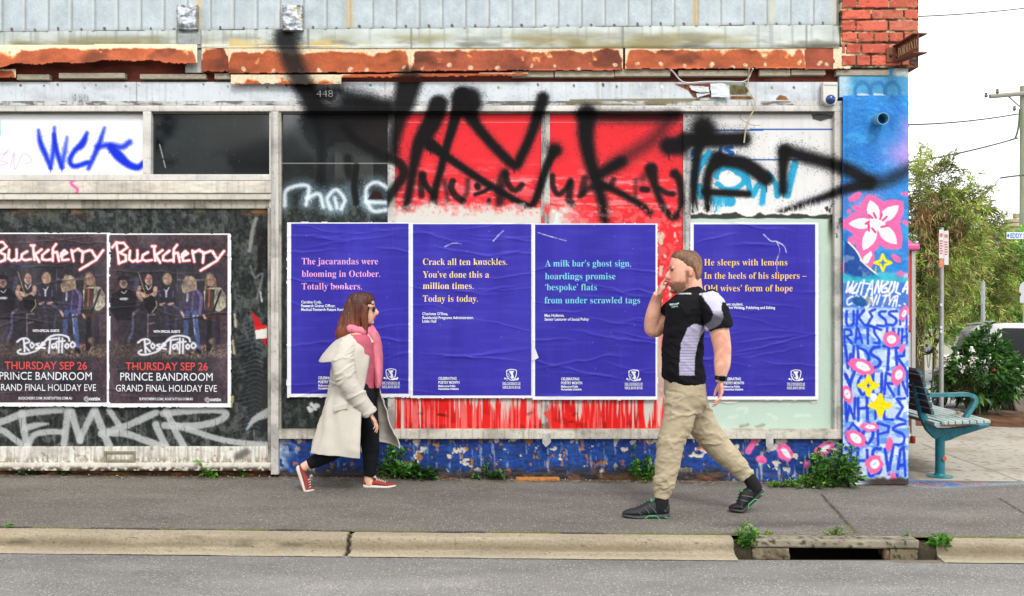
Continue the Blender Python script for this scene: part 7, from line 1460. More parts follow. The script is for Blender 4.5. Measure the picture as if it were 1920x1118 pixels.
def hand(fig, wrist, fdir, pdir, sc, lat, curl, side=1, spread=.9):
    """palm + four unequal bent fingers + thumb. fdir: finger direction (px plane, m), pdir: direction the fingers curl to"""
    w = fig.P(*wrist, lat); f = np.array([fdir[0], 0, -fdir[1]], float); f /= np.linalg.norm(f); c = np.array([pdir[0], 0, -pdir[1]], float); c = c - f * c.dot(f); c /= np.linalg.norm(c); s_ = np.array([0, -1.0, 0]) * side
    out = []; m = .001 * sc
    def tb(P, r): b = MB(); b.tube([Vector(q) for q in P], r, 9); out.append((b.V, b.F))
    def sph(p, r):
        bm = bmesh.new(); bmesh.ops.create_icosphere(bm, subdivisions=2, radius=r); bm.transform(Matrix.Translation(p)); out.append(([v.co[:] for v in bm.verts], [[v.index for v in q.verts] for q in bm.faces])); bm.free()
    # palm as flattened loft: four parallel metacarpals merged
    for j, (o_, l) in enumerate(((-30, 84), (-10, 88), (10, 84), (29, 76))):
        k = w + f * l * m + s_ * o_ * m; tb([w + s_ * o_ * .55 * m - f * 8 * m, w + f * l * .5 * m + s_ * o_ * .95 * m, k], [13 * m, 13.5 * m, 10.5 * m])
        L1, L2, L3 = np.array([(40, 24, 19), (45, 28, 20), (41, 26, 20), (32, 19, 17)][j]) * m; a = curl[j]; p = k; P = [k - f * 6 * m]; r = [(9.5, 9.5, 9.0, 8)[j] * m]
        ang = 0; fd = f + s_ * o_ * .004 * spread
        for q, (l_, ka) in enumerate(((L1, .8), (L2, 1.0), (L3, .7))):
            ang += a * ka; d = fd * math.cos(ang) + c * math.sin(ang); p = p + d * l_; P.append(p); r.append((9.0, 8.2, 6.4)[q] * m * (1, 1.03, 1, .88)[j])
        tb(P, r); sph(P[-1], r[-1])
    b0 = w + f * 22 * m - s_ * 20 * m + c * 6 * m; t1 = b0 + f * 26 * m - s_ * 20 * m + c * 14 * m; t2 = t1 + f * 30 * m - s_ * 5 * m + c * 9 * m; t3 = t2 + f * 22 * m + s_ * 4 * m + c * 6 * m
    tb([w - s_ * 8 * m, b0, t1, t2, t3], [14 * m, 14 * m, 10.5 * m, 9.6 * m, 7 * m]); sph(t3, 7 * m); return out
M_SKIN = paint('skin', var=.05, scale=60, bump=.05, spec=.4, usealpha=False, rough=.5)
[n_ for n_ in M_SKIN.node_tree.nodes if n_.type == 'BSDF_PRINCIPLED'][0].inputs['Subsurface Weight'].default_value = .08
M_CLOTH = paint('cloth', var=.10, scale=240, bump=.25, dist=.0015, spec=.15, usealpha=False, rough=.85)
M_HAIR = paint('hair', var=.35, scale=60, bump=.5, dist=.003, spec=.4, usealpha=False, rough=.5, sc3=(9, 9, .6))
def ridge(x, y): return (1 - np.abs(2 * fbm(x, y, 3) - 1) * 2.2).clip(-.2, 1) ** 2 - .35
def folds(fig, amp, sx, sy, seed, mask=None):
    def f(V):
        q = fig.inv(V); v = (fbm(q[:, 0] / sx + q[:, 2] * 9 + seed, q[:, 1] / sy + q[:, 2] * 4, 4) - .5) * 2 * amp
        return v if mask is None else v * mask(q)
    return f

def shoe(fig, parent, heel, toe, lat, up_col, sole_col, kind, flex=0.0, label=None, Lreal=None):
    """heel/toe: px of the sole's underside; built in a heel->toe frame"""
    h = fig.P(*heel, lat); t = fig.P(*toe, lat); ax = t - h; Ls = np.linalg.norm(ax); ax /= Ls; side = np.array([0, -1.0, 0]); up = np.cross(ax, side); up = up * np.sign(up[2] if abs(up[2]) > .2 else up[2] + 1e-3)
    if flex: Ls = Lreal
    def pt(u, v, w):
        # forefoot stays flat on the ground when the heel lifts
        if not flex: return h + ax * u * Ls + up * v + side * w
        e = np.array([math.copysign(1, ax[0]), 0, 0.]); k = sst(.62, .76, u); un = up * (1 - k) + np.array([0, 0, 1.]) * k; un /= np.linalg.norm(un)
        b = t if u > .69 else h + ax * (u / .69) * np.linalg.norm(t - h)
        return b + (e * (u - .69) * Ls if u > .69 else 0) + un * v + side * w
    us = np.linspace(0, 1, 15)
    wid = np.interp(us, [0, .04, .12, .3, .5, .7, .82, .92, .97, 1], [.018, .028, .034, .033, .038, .046, .045, .034, .022, .008]) * (Ls / .29)
    if kind == 'low': top = np.interp(us, [0, .05, .18, .30, .40, .55, .75, .9, 1], [.070, .078, .068, .066, .084, .066, .048, .038, .022])
    else: top = np.interp(us, [0, .05, .18, .30, .42, .55, .75, .9, 1], [.085, .104, .100, .104, .112, .084, .060, .048, .026])
    top = top * Ls / .29; so = np.interp(us, [0, .1, .5, .85, 1], [.026, .028, .024, .020, .016]) * (1.25 if kind != 'low' else 1.1); rise = np.interp(us, [0, .08, .7, 1], [.006, .0, .0, .012]); n = 16
    def solid(lo, hi, wf, shrink):
        V = []; 
        for i, u in enumerate(us):
            for k in range(n):
                a = 2 * math.pi * k / n; ca, sa = math.cos(a), math.sin(a); z0, z1 = lo[i], hi[i]; w_ = wid[i] * wf
                zz = (z0 + z1) / 2 + (z1 - z0) / 2 * np.sign(sa) * abs(sa) ** .75; sh = 1 - shrink * max(0, sa) ** 1.5; V.append(pt(u, zz, w_ * np.sign(ca) * abs(ca) ** .7 * sh))
        m = len(us); return V, [(i * n + k, i * n + (k + 1) % n, (i + 1) * n + (k + 1) % n, (i + 1) * n + k) for i in range(m - 1) for k in range(n)] + [tuple(range(n))[::-1], tuple((m - 1) * n + k for k in range(n))]
    b = MB(); b.add(*solid(so + rise - .006, top + rise, .97, .5)); o = b.build('shoe', mat('shoe ' + kind, up_col, .7, var=.15, scale=120, bump=.3), parent, True, label)
    sm = o.modifiers.new('s', 'SUBSURF'); sm.levels = sm.render_levels = 1
    b = MB(); b.add(*solid(rise, so + rise, 1.07, .05)); q = b.build('sole', mat('sole ' + kind, sole_col, .6, var=.08, scale=60), o, True); sm = q.modifiers.new('s', 'SUBSURF'); sm.levels = sm.render_levels = 1
    b = MB(); lc = (236, 234, 228) if kind == 'low' else (40, 42, 42)
    for u in np.linspace(.42, .66, 5):
        zt5 = float(np.interp(u, us, top + rise)); ww = float(np.interp(u, us, wid)) * .5
        b.tube([pt(u - .01, zt5 - .012, -ww * 1.1), pt(u, zt5 + .003, -ww * .5), pt(u + .01, zt5 + .004, ww * .5), pt(u, zt5 - .012, ww * 1.1)], .0032, 6)
    if kind == 'low': 
        for s2 in (-1, 1): b.tube([pt(.40, .088 * Ls / .29, 0), pt(.36, .108 * Ls / .29, .014 * s2), pt(.33, .100 * Ls / .29, .026 * s2), pt(.39, .090 * Ls / .29, .006 * s2)], .003, 6)
    b.build('laces', mat('laces ' + kind, lc, .8, var=.05), o, True)
    if kind != 'low':
        b = MB(); g2 = .004
        for (u0, v0, u1, v1) in ((.24, .004, .30, .022), (.30, .022, .47, .024), (.47, .024, .54, .006), (.05, .008, .13, .016)): b.tube([pt(u0, v0, float(np.interp(u0, us, wid)) * 1.08), pt(u1, v1, float(np.interp(u1, us, wid)) * 1.08)], g2, 6)
        b.tube([pt(.40, .112, .006), pt(.37, .124, .006)], .012, 8); b.build('trim', mat('green trim', (70, 176, 96), .6), o)
        b = MB()
        for (u0, v0, u1, v1) in ((.30, .04, .45, .092), (.45, .04, .54, .078), (.62, .034, .70, .05), (.10, .05, .26, .085)): b.tube([pt(u0, v0, float(np.interp(u0, us, wid)) * .96), pt((u0 + u1) / 2, (v0 + v1) / 2 + .003, float(np.interp((u0 + u1) / 2, us, wid)) * .93), pt(u1, v1, float(np.interp(u1, us, wid)) * .68)], .004, 6)
        b.build('overlay', mat('shoe overlay', (82, 84, 86), .5), o, True)
    return o

# ---- the man, walking left, hand at his mouth
m = Fig(284.0)
man = thing('person', 'man in black polo shirt and khaki trousers walking with a hand at his mouth', 'person', m.P(1290, 967), 'people walking past the shop')
HEAD = rings(m, [(471.5, 1276, 1294, 6), (474, 1268, 1301, 13), (480, 1261, 1308, 18), (489, 1257, 1312, 21), (499, 1255.5, 1313.5, 22), (508, 1256, 1313, 22), (516, 1256, 1311, 21), (525, 1256, 1307, 20), (534, 1256.5, 1300, 18), (542, 1258.5, 1293, 15), (548, 1262, 1285, 11), (551, 1266, 1280, 6)], 30)
face = [HEAD, skin_tube(m, [(1297, 524, 0, 18, 17), (1300, 545, 0, 18, 18), (1303, 566, 0, 22, 24)]), skin_tube(m, [(1258, 507, 0, 3, 3), (1254, 514, 0, 4.5, 4.5), (1251.5, 519, 0, 4.5, 5.5), (1255, 522, 0, 4, 5)], 12), blob(m, 1259, 503, .028, 4, 2.6, 9), blob(m, 1259, 503, -.028, 4, 2.6, 9), blob(m, 1256.5, 530, 0, 3, 2.2, 8), blob(m, 1257, 534.5, 0, 3, 2.2, 7), blob(m, 1262, 546, 0, 6, 5, 8),
        blob(m, 1291, 511, .077, 5.5, 9, 2.2), blob(m, 1291, 511, -.077, 5.5, 9, 2.2)]
torso = rings(m, [(545, 1288, 1316, 22), (556, 1272, 1322, 46), (575, 1256, 1324, 52), (600, 1254, 1317, 50), (640, 1252, 1311, 45), (680, 1250, 1313, 45), (715, 1250, 1316, 47), (745, 1254, 1318, 46), (765, 1262, 1312, 36)], 26)
NEAR = [(1322, 562, .15, 18, 18), (1329, 585, .195, 18, 18), (1336, 618, .21, 18, 17), (1341, 646, .212, 16.5, 15), (1342, 662, .213, 15.5, 14.5), (1341, 680, .215, 15, 13.5), (1339, 698, .215, 11, 10), (1338.5, 711, .215, 9.3, 8)]
FAR = [(1292, 564, -.15, 18, 18), (1272, 588, -.19, 18, 17), (1250, 610, -.205, 16.5, 15.5), (1234, 621, -.20, 15, 14), (1229, 612, -.19, 14.5, 13.5), (1231, 590, -.165, 14, 13), (1235, 566, -.13, 11, 10), (1238, 550, -.09, 9, 8)]
legF = [(1277, 740, .085, 32, 25), (1266, 782, .092, 25, 22), (1251, 826, .095, 19, 18), (1246, 862, .095, 17, 16), (1240, 897, .095, 12.5, 12), (1238, 928, .095, 10, 9.5), (1232, 948, .095, 13, 11)]
legR = [(1292, 740, -.085, 32, 25), (1312, 782, -.09, 25, 22), (1337, 824, -.095, 19, 18), (1368, 858, -.095, 17, 16), (1398, 886, -.095, 12.5, 12), (1415, 905, -.095, 10, 10), (1424, 922, -.095, 11, 10)]
bodyS = face + [torso, skin_tube(m, NEAR), skin_tube(m, FAR), skin_tube(m, legF), skin_tube(m, legR)]
bodyS += hand(m, (1338.5, 711), (.02, 1), (-1, .0), 0.98, .215, (.35, .42, .5, .55), 1)
bodyS += hand(m, (1239, 551), (.28, -1), (1, .2), 0.92, -.075, (.55, .6, .7, .8), -1)
SKIN = np.array((232, 178, 152.))
def mancol(V):
    q = m.inv(V); X, Y, Z = q.T; c = np.ones((len(X), 3)) * SKIN; c *= (.90 + .2 * fbm(X / 7, Y / 7 + Z * 40, 4))[:, None]; c[:, 1:] *= (1 - .10 * sst(.45, .75, fbm(X / 12 + 5, Y / 12 + Z * 30, 3)))[:, None]
    on = lambda a, col, k=1.0: c.__setitem__(a, c[a] * (1 - k) + np.array(col) * k)
    hd = (Y < 556) & (np.abs(Z) < .1) & (X > 1249)
    on(hd & (X < 1266) & (Y > 511) & (Y < 530), (226, 150, 128), .5); on((np.hypot((X - 1291) / 6, (Y - 511) / 9) < 1) & hd, (224, 146, 124), .6)
    jaw = 551 - np.clip(X - 1262, 0, 40) * .62; nz_ = (fbm(X / 3, Y / 3 + Z * 40, 3) - .5) * 7; bk = sst(527, 533, Y + nz_) * sst(6, 0, Y - jaw + nz_) * sst(1287, 1280, X + nz_); bk = np.maximum(bk, sst(1280, 1283, X + nz_ * .4) * sst(1290, 1286, X) * sst(506, 510, Y) * sst(538, 528, Y) * .8) * hd; c[:] = c * (1 - .82 * bk[:, None]) + np.array((112, 78, 58)) * .82 * bk[:, None]
    on(hd & (X < 1259) & (Y > 529) & (Y < 535.5) & (np.abs(Z) < .026), (176, 96, 88), .9)
    on(hd & (X < 1262) & (np.abs(Y - 502) < 1.6) & (np.abs(np.abs(Z) - .03) < .016), (92, 64, 46), .9); on(hd & (X < 1262.5) & (np.abs(Y - 507.5) < 1.9) & (np.abs(np.abs(Z) - .032) < .012), (52, 42, 38), .9)
    return c
fuse('body', bodyS, .0046, 5, M_SKIN, man, mancol)
def shortcol(V): q = m.inv(V); g_ = fbm(q[:, 0] / 3, q[:, 1] / 7 + q[:, 2] * 60, 3); k = np.clip((q[:, 1] - 484) / 26, 0, 1)[:, None]; return (np.array((120, 86, 60)) * (1 - k) + np.array((150, 110, 84)) * k) * (.6 + .7 * g_)[:, None]
fuse('hair', [rings(m, [(469, 1276, 1295, 6), (472, 1266, 1304, 14), (478, 1260, 1310, 20), (486, 1260, 1315, 23), (495, 1268, 1316, 24), (504, 1286, 1316, 24), (514, 1297, 1315, 22.5), (524, 1300, 1311, 19)], 26)], .005, 4, M_HAIR, man, shortcol, folds(m, .004, 5, 9, 3))
KNIT = np.array((20, 20, 23.))
shirtS = [rings(m, [(538, 1287, 1314, 22), (546, 1278, 1320, 29), (553, 1266, 1326, 46), (564, 1254, 1330, 56), (582, 1249, 1331, 59), (604, 1247, 1324, 56), (632, 1245, 1319, 52), (662, 1242, 1317, 52), (690, 1242, 1319, 52), (708, 1244, 1321, 53), (718, 1249, 1322, 52)], 30),
          skin_tube(m, [(1316, 560, .13, 23, 24), (1327, 577, .185, 24.5, 23), (1333, 597, .205, 25, 22.5), (1336.5, 615, .21, 25, 22)]), skin_tube(m, [(1296, 562, -.13, 23, 24), (1276, 582, -.19, 23, 22), (1258, 599, -.2, 22, 20)])]
S1 = [(1303, 551), (1325, 546), (1346, 553), (1352, 568), (1340, 566), (1336, 578), (1340, 592), (1334, 606), (1322, 614), (1310, 616), (1306, 611), (1318, 600), (1322, 588), (1317, 575), (1309, 564)]
S2 = [(1280, 613), (1292, 606), (1310, 610), (1316, 618), (1306, 628), (1299, 645), (1294, 670), (1293, 700), (1265, 700), (1266, 668), (1269, 640)]
def shirtcol(V):
    q = m.inv(V); X, Y, Z = q.T; c = np.ones((len(X), 3)) * KNIT; near = Z > .02
    a = near & inpoly(X, Y, S1); lo = np.clip((Y - 580) / 14, 0, 1)[:, None]; c[a] = (np.array((196, 192, 214)) * (1 - lo) + np.array((84, 84, 96)) * lo)[a]
    b_ = near & inpoly(X, Y, S2); st_ = (.5 + .5 * np.sin(Y / 5.4 * 2 * math.pi)) ** 3; k = (np.clip((Y - 622) / 8, 0, 1) * st_ * .55)[:, None]; c[b_] = (np.array((178, 174, 200)) * (1 - k) + np.array((96, 92, 116)) * k)[b_]
    fr_ = (X < 1284 - np.abs(Z) * 20) & (np.abs(Z) < .16) & (Z > -.02); c[fr_ & (np.abs(Y - 570 + (X - 1262) * .1) < 1.4) & (X > 1252)] = (214, 216, 222); c[fr_ & (np.abs(Y - 574.5 + (X - 1262) * .1) < .9) & (X > 1254)] = (150, 190, 180); c[(Y < 552) & (Y > 549.6) & (X < 1290)] = (190, 192, 198)
    return c
fuse('polo_shirt', shirtS, .0062, 4, M_CLOTH, man, shirtcol, lambda V: folds(m, .006, 30, 14, 2)(V) + .008 * ridge(m.inv(V)[:, 0] / 30 + 9, (m.inv(V)[:, 1] - m.inv(V)[:, 0] * .4) / 26))
TAN = np.array((178, 165, 138.))
pantS = [rings(m, [(704, 1246, 1317, 48), (716, 1246, 1321, 51), (736, 1246, 1323, 52), (758, 1249, 1322, 49), (772, 1256, 1316, 38)], 26),
         skin_tube(m, [(1276, 738, .083, 33, 28), (1268, 782, .092, 30, 26), (1253, 826, .095, 25, 23), (1248, 858, .095, 24, 21), (1242, 892, .095, 21, 19), (1239, 912, .095, 17, 16), (1237, 922, .095, 15.5, 14.5), (1236, 929, .095, 15, 14)]),
         skin_tube(m, [(1292, 738, -.083, 33, 28), (1312, 782, -.09, 30, 26), (1337, 822, -.095, 26, 23), (1366, 855, -.095, 23, 21), (1390, 880, -.095, 20, 18), (1400, 891, -.095, 17, 16), (1406, 899, -.095, 15.5, 14.5)])]
def pantcol(V): q = m.inv(V); c = np.ones((len(V), 3)) * TAN * (.92 + .16 * fbm(q[:, 0] / 14, q[:, 1] / 8, 3))[:, None]; return c
def pantfold(V):
    q = m.inv(V); X, Y, Z = q.T; w = .55 + .9 * np.clip((Y - 780) / 90, 0, 1); g3 = .010 * ridge(X / 40 + Y / 30 + Z * 4, Y / 22 - X / 60 + Z * 3) * (.35 + np.exp(-((Y - 765) / 26) ** 2) + np.exp(-((Y - 828) / 22) ** 2) * .8 + np.clip((Y - 872) / 25, 0, 1)); g3 = g3 * np.clip((926 - Y + (X - 1237) * .2 * (X < 1300)) / 12, .15, 1); return g3 + w * .0055 * (fbm(X / 30 + Z * 6 + Y * .02, Y / 15 + X * .05 + Z * 5, 4) - .5) * 2 + .004 * (fbm(X / 14 + Z * 9, Y / 4.5 + X * .06, 3) - .5) * 2 * np.clip((Y - 855) / 35, 0, 1)
fuse('trousers', pantS, .0062, 3, M_CLOTH, man, pantcol, pantfold)
M_BLKC = mat('black knit', (20, 20, 22), .9, var=.2, scale=200, bump=.3)
b = MB(); b.add(*skin_tube(m, [(1237.5, 921, .095, 10, 9.5), (1237.2, 929, .095, 12.5, 12), (1236, 938, .095, 13.5, 13), (1232, 950, .095, 14, 12)])); b.build('sock', M_BLKC, man, True); b = MB(); b.add(*skin_tube(m, [(1402, 892, -.095, 10, 9.5), (1410, 900, -.095, 12, 11.5), (1417, 910, -.095, 13, 13), (1424, 924, -.095, 13.5, 12)])); b.build('sock', M_BLKC, man, True)
shoe(m, man, (1252, 966), (1163, 966), .095, (40, 42, 45), (62, 64, 66), 'runner', label='black running shoe flat on the ground')
shoe(m, man, (1442, 928), (1398, 966.5), -.095, (30, 31, 33), (56, 58, 60), 'runner', True, 'black running shoe with the heel lifted', .30)
c = m.P(1339, 704, .215); ax = Vector((.1, 0, 1)); b = MB(); b.lathe(c, ax, [(.036, -.014), (.039, -.012), (.039, .012), (.036, .014)], 24); wt_ = b.build('watch', mat('watch strap', (16, 16, 18), .4), man, True); MB().box(c[0] - .018, c[1] - .046, c[2] - .018, c[0] + .018, c[1] - .034, c[2] + .018, .004).build('watch_face', M_GLASS, wt_)

# ---- the woman, walking right in a pale coat
w = Fig(254.0)
wo_ = thing('person', 'woman in a pale trench coat and pink scarf with long brown hair and red shoes', 'person', w.P(660, 920), 'people walking past the shop')
HEAD = rings(w, [(551, 670, 690, 6), (554, 663, 695, 12), (561, 658, 700, 16), (569, 655.5, 702, 18), (577, 655, 703, 18.5), (585, 656, 703, 18), (593, 659, 702.5, 16.5), (600, 664, 701.5, 14), (605.5, 673, 699, 10.5), (608.5, 680, 694, 5)], 28)
FACEW = [HEAD, skin_tube(w, [(674, 596, 0, 13, 12), (672, 612, 0, 12.5, 12.5), (668, 630, 0, 16, 20)]), skin_tube(w, [(701, 577, 0, 3, 2.6), (704.5, 583, 0, 3.6, 3.4), (706.8, 587, 0, 3.6, 4.2), (703, 590, 0, 3.2, 3.6)], 12), blob(w, 702, 595, 0, 2.6, 1.7, 6), blob(w, 701.6, 598.4, 0, 2.6, 1.9, 5.5), blob(w, 697, 605, 0, 4.5, 4, 6.5), blob(w, 676, 585, .07, 4, 7, 2), blob(w, 676, 585, -.07, 4, 7, 2)]
torsoW = rings(w, [(618, 662, 684, 18), (630, 653, 693, 34), (655, 648, 700, 40), (690, 648, 699, 38), (715, 645, 698, 38), (745, 642, 702, 42), (765, 648, 696, 34)], 24)
ARMN = [(662, 646, .10, 10, 11), (657, 664, .165, 12.5, 12.5), (659, 690, .19, 13, 12), (666, 712, .19, 12, 11.5), (682, 742, .175, 10.5, 10), (697, 766, .155, 7.6, 7), (701, 773, .15, 7.5, 6.5)]
ARMF = [(666, 646, -.10, 10, 11), (660, 666, -.165, 12.5, 12), (650, 700, -.19, 12, 11), (640, 735, -.18, 10, 9), (634, 757, -.17, 7.5, 6.8)]
LEGF = [(674, 745, -.075, 26, 22), (684, 790, -.08, 21, 19), (691, 835, -.08, 15.5, 15), (691, 866, -.08, 12, 11.5), (689, 893, -.08, 8.8, 8), (688, 905, -.08, 8.6, 8), (692, 914, -.08, 11, 8)]
LEGR = [(664, 745, .075, 26, 22), (655, 790, .08, 21, 19), (640, 832, .08, 15.5, 15), (612, 853, .08, 12.5, 11.5), (582, 868, .08, 8.8, 8), (572, 874, .08, 8.6, 8)]
bodyW = FACEW + [torsoW, skin_tube(w, ARMN), skin_tube(w, ARMF), skin_tube(w, LEGF), skin_tube(w, LEGR)]
bodyW += hand(w, (700, 772), (.62, 1), (.2, .5), .84, .15, (.3, .36, .42, .5), 1); bodyW += hand(w, (634, 757), (-.3, 1), (1, 0), .84, -.17, (.35, .42, .48, .55), -1)
def womcol(V):
    q = w.inv(V); X, Y, Z = q.T; c = np.ones((len(X), 3)) * np.array((230, 180, 154.)); c *= (.95 + .1 * fbm(X / 9, Y / 9 + Z * 30, 3))[:, None]
    c[(X > 698) & (Y > 593) & (Y < 600) & (np.abs(Z) < .024)] = (190, 92, 90); c[(X > 694) & (np.abs(Y - 571) < 1.4) & (np.abs(np.abs(Z) - .03) < .014)] = (96, 66, 46); return c
fuse('body', bodyW, .0046, 5, M_SKIN, wo_, womcol)
def hairW(V): q = w.inv(V); g_ = fbm(q[:, 0] / 2.2, q[:, 1] / 40 + q[:, 2] * 70, 4); t = np.clip((q[:, 1] - 555) / 60, 0, 1)[:, None]; return (np.array((76, 38, 24)) * (1 - t) + np.array((118, 60, 34)) * t) * (.5 + .95 * g_)[:, None]
def strands(V): q = w.inv(V); return .011 * (fbm(q[:, 0] / 3.0, q[:, 1] / 60 + q[:, 2] * 55, 4) - .5) * 2
fuse('hair', [rings(w, [(548.5, 668, 690, 7), (551, 660, 697, 14), (557, 654, 701, 19), (564, 650, 701.5, 21.5), (571, 647, 699, 22.5), (579, 644.5, 693, 23), (588, 641, 689, 23.5), (599, 637, 687, 24), (610, 633.5, 686, 25), (620, 631, 684, 25.5), (629, 630, 680, 24), (637, 633, 672, 20), (641, 640, 662, 12)], 30), skin_tube(w, [(690, 574, .078, 7, 5), (687, 590, .085, 7, 5), (687, 606, .088, 6.5, 5), (688, 621, .085, 5, 4), (689, 631, .08, 2.5, 2)], 12), skin_tube(w, [(690, 574, -.078, 7, 5), (687, 590, -.085, 7, 5), (686, 612, -.088, 6, 5), (687, 628, -.08, 2.5, 2)], 12)], .005, 3, M_HAIR, wo_, hairW, strands)
M_SHADE = mat('dark lens', (14, 14, 16), .12, var=0, spec=.6); b = MB()
for s2 in (-1, 1):
    b.add(*blob(w, 702.3, 580, .030 * s2, 2.4, 5.8, 7.4)); b.tube([w.P(701.5, 577, .055 * s2), w.P(690, 577, .078 * s2), w.P(676, 579, .08 * s2)], .0035, 6)
b.tube([w.P(704.8, 577.5, .014), w.P(704.8, 577.5, -.014)], .0035, 6); b.build('sunglasses', M_SHADE, wo_, True)
# scarf
def scarfcol(V): q = w.inv(V); return np.ones((len(V), 3)) * np.array((222, 126, 144.)) * (.86 + .26 * fbm(q[:, 0] / 4, q[:, 1] / 16 + q[:, 2] * 30, 3))[:, None]
rg_ = [(672 + 21 * math.cos(t), 618 + 5 * math.cos(t), .085 * math.sin(t), 8.5, 9) for t in np.linspace(0, 2 * math.pi, 13)]
fuse('scarf', [skin_tube(w, [(690, 616, .01, 11, 15), (700, 634, .005, 12, 17), (706, 660, .0, 11, 18), (709, 690, .0, 9.5, 18), (710, 716, .0, 7.5, 17), (709, 728, 0, 5, 16)], 18)] + [skin_tube(w, rg_, 12)], .006, 3, M_CLOTH, wo_, scarfcol, folds(w, .010, 9, 40, 3))
# dark top and leggings
fuse('top', [rings(w, [(622, 664, 690, 17), (632, 650, 700, 41), (655, 644, 706, 46), (690, 645, 705, 42), (715, 644, 703, 40), (728, 644, 703, 40)], 24)], .006, 3, M_CLOTH, wo_, lambda V: np.ones((len(V), 3)) * np.array((186, 92, 110.)), folds(w, .004, 14, 14, 9))
NAV = np.array((22, 24, 30.))
fuse('leggings', [rings(w, [(700, 646, 700, 39), (720, 643, 702, 42), (748, 640, 704, 44), (768, 648, 698, 36)], 24), skin_tube(w, [(674, 745, -.075, 28, 23), (684, 790, -.08, 23, 20.5), (691.5, 835, -.08, 17.5, 16.5), (692, 866, -.08, 14.5, 13.5), (690, 893, -.08, 11.5, 10.5), (689.5, 897, -.08, 11.2, 10.2)]), skin_tube(w, [(664, 745, .075, 28, 23), (655, 790, .08, 23, 20.5), (640, 832, .08, 17.5, 16.5), (612, 853, .08, 14.5, 13.5), (586, 866, .08, 11.5, 10.5), (583, 867.5, .08, 11.2, 10.2)])], .006, 4, M_CLOTH, wo_, lambda V: np.ones((len(V), 3)) * NAV, folds(w, .004, 20, 12, 7))
# coat: open shell, near edge drawn back, far edge swung forward
rows = [(626, 652, 690, 24, 690, 690), (634, 640, 697, 42, 694, 696), (646, 630, 702, 50, 698, 701), (660, 624, 705, 53, 698, 705), (685, 623, 708, 52, 696, 708), (712, 622, 710, 48, 692, 710), (735, 619, 713, 50, 687, 713), (762, 610, 719, 55, 686, 719), (792, 599, 727, 60, 685, 727), (818, 590, 734, 63, 684, 734), (834, 585, 738, 64, 684, 738), (842, 583, 738, 64, 684, 738)]
p = catmull(np.array(rows, float), 6); n = 56; V = []; 
for i, (y, xa, xb, lw, xn, xf) in enumerate(p):
    cx, rx = (xa + xb) / 2, (xb - xa) / 2; ta = math.acos(np.clip((xn - cx) / rx, -1, .999)); te = 2 * math.pi - math.acos(np.clip((xf - cx) / rx, -1, .985)); fl = np.clip((y - 720) / 120, 0, 1)
    for k in range(n):
        t = ta + (te - ta) * k / (n - 1); wv = fl * (5 * math.sin(3.1 * t + .8) + 3 * math.sin(5.3 * t + y / 60)) ; c = w.P(cx + (rx + wv) * math.cos(t), y + (7 * math.sin(t) * fl if y > 800 else 0) + 3.5 * fl * math.sin(2.2 * t), 0); c[1] -= (lw + wv) / w.s * math.sin(t); V.append(c)
V = np.array(V); q = w.inv(V); f_ = (fbm(q[:, 0] / 16 + q[:, 2] * 8, q[:, 1] / 60, 4) - .5) * .034 + .016 * ridge(q[:, 0] / 24 + q[:, 2] * 5 + q[:, 1] * .012, q[:, 1] / 90) * np.clip((q[:, 1] - 690) / 60, .25, 1); ctr2 = np.array([w.P(665, 700)[0], w.y0, 0]); dd = V - ctr2; dd[:, 2] = 0; dd /= np.linalg.norm(dd, axis=1)[:, None]; V = V + dd * f_[:, None]
CREAMC = (214, 207, 195)
M_COAT = mat('coat cotton', CREAMC, .85, var=.05, scale=120, bump=.2, dist=.0015, k=.92, spec=.2)
coat = mk('trench_coat', V, grid_faces(len(p), n), M_COAT, wo_); sm = coat.modifiers.new('t', 'SOLIDIFY'); sm.thickness = .007; sm.offset = 0
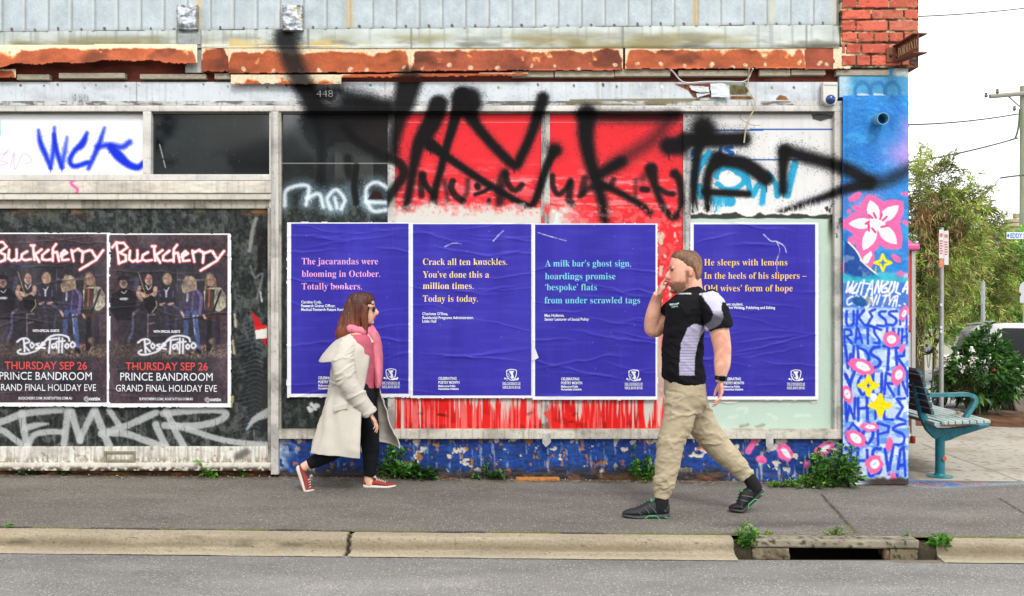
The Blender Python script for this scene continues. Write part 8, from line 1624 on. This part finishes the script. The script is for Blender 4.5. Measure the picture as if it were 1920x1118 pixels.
# storm flap over the back and shoulders
rows = [(627, 648, 692, 30), (634, 637, 698, 46), (645, 624, 703, 54), (657, 613, 706, 57), (667, 605, 706, 59), (676, 600, 706, 60)]; p2 = catmull(np.array(rows, float), 5); V = []; n2 = 40
for y, xa, xb, lw in p2:
    cx, rx = (xa + xb) / 2, (xb - xa) / 2
    for k in range(n2):
        t = R(104) + (R(256) - R(104)) * k / (n2 - 1); c = w.P(cx + rx * math.cos(t), y - 9 * max(0, math.cos(t)) * (y > 640) + 2 * math.sin(3 * t), 0); c[1] -= lw / w.s * math.sin(t); V.append(c)
fl = mk('storm_flap', V, grid_faces(len(p2), n2), M_COAT, coat); sm = fl.modifiers.new('t', 'SOLIDIFY'); sm.thickness = .006
fuse('sleeve', [skin_tube(w, [(663, 641, .095, 15, 19), (656, 654, .150, 19.5, 21), (652, 682, .20, 21, 19), (659, 708, .205, 20, 18), (671, 730, .195, 18.5, 17), (686, 752, .175, 16.5, 15), (698, 769, .155, 15, 13.5), (700, 772, .152, 14.5, 13)])], .006, 3, M_COAT, coat, None, lambda V: folds(w, .005, 26, 16, 5)(V) + .009 * ridge(w.inv(V)[:, 0] / 34 + 3, (w.inv(V)[:, 1] + w.inv(V)[:, 0] * .5) / 15))
fuse('sleeve', [skin_tube(w, [(660, 634, -.135, 22, 22), (656, 662, -.18, 22, 20), (648, 700, -.20, 20, 18), (638, 738, -.185, 18, 15), (634, 752, -.175, 16, 13)])], .006, 3, M_COAT, coat, None, folds(w, .006, 22, 18, 6))
# collar, belt, pocket flap
b = MB(); b.prism([w.P(668, 622, .08), w.P(690, 622, .075), w.P(704, 640, .085), (w.P(694, 646, .10)), w.P(676, 636, .105)], (0, -.006, 0)); b.prism([w.P(668, 622, -.08), w.P(692, 622, -.075), w.P(706, 640, -.085), (w.P(694, 646, -.10)), w.P(676, 636, -.105)], (0, .006, 0)); b.build('collar', M_COAT, coat)
b = MB(); b.tube([w.P(622, 712, .06), w.P(630, 715, .13), w.P(645, 717, .176), w.P(668, 717, .196)], .012, 8); b.tube([w.P(622, 712, .06), w.P(620, 712, 0), w.P(622, 712, -.06), w.P(634, 714, -.15)], .012, 8); b.build('belt', M_COAT, coat, True)
b = MB(); M_ = Matrix.Translation(w.P(648, 758, .222)) @ Matrix.Rotation(R(-12), 4, 'Y'); b.box(-.05, -.004, -.02, .05, .006, .02, .004, M=M_); b.build('pocket_flap', M_COAT, coat)
shoe(w, wo_, (677, 919.5), (741, 919.5), -.08, (164, 58, 46), (232, 228, 218), 'low', label='red canvas shoe flat on the ground')
shoe(w, wo_, (558, 871), (575, 919.5), .08, (158, 60, 52), (226, 218, 208), 'low', True, 'red canvas shoe pushing off its toe', .245)
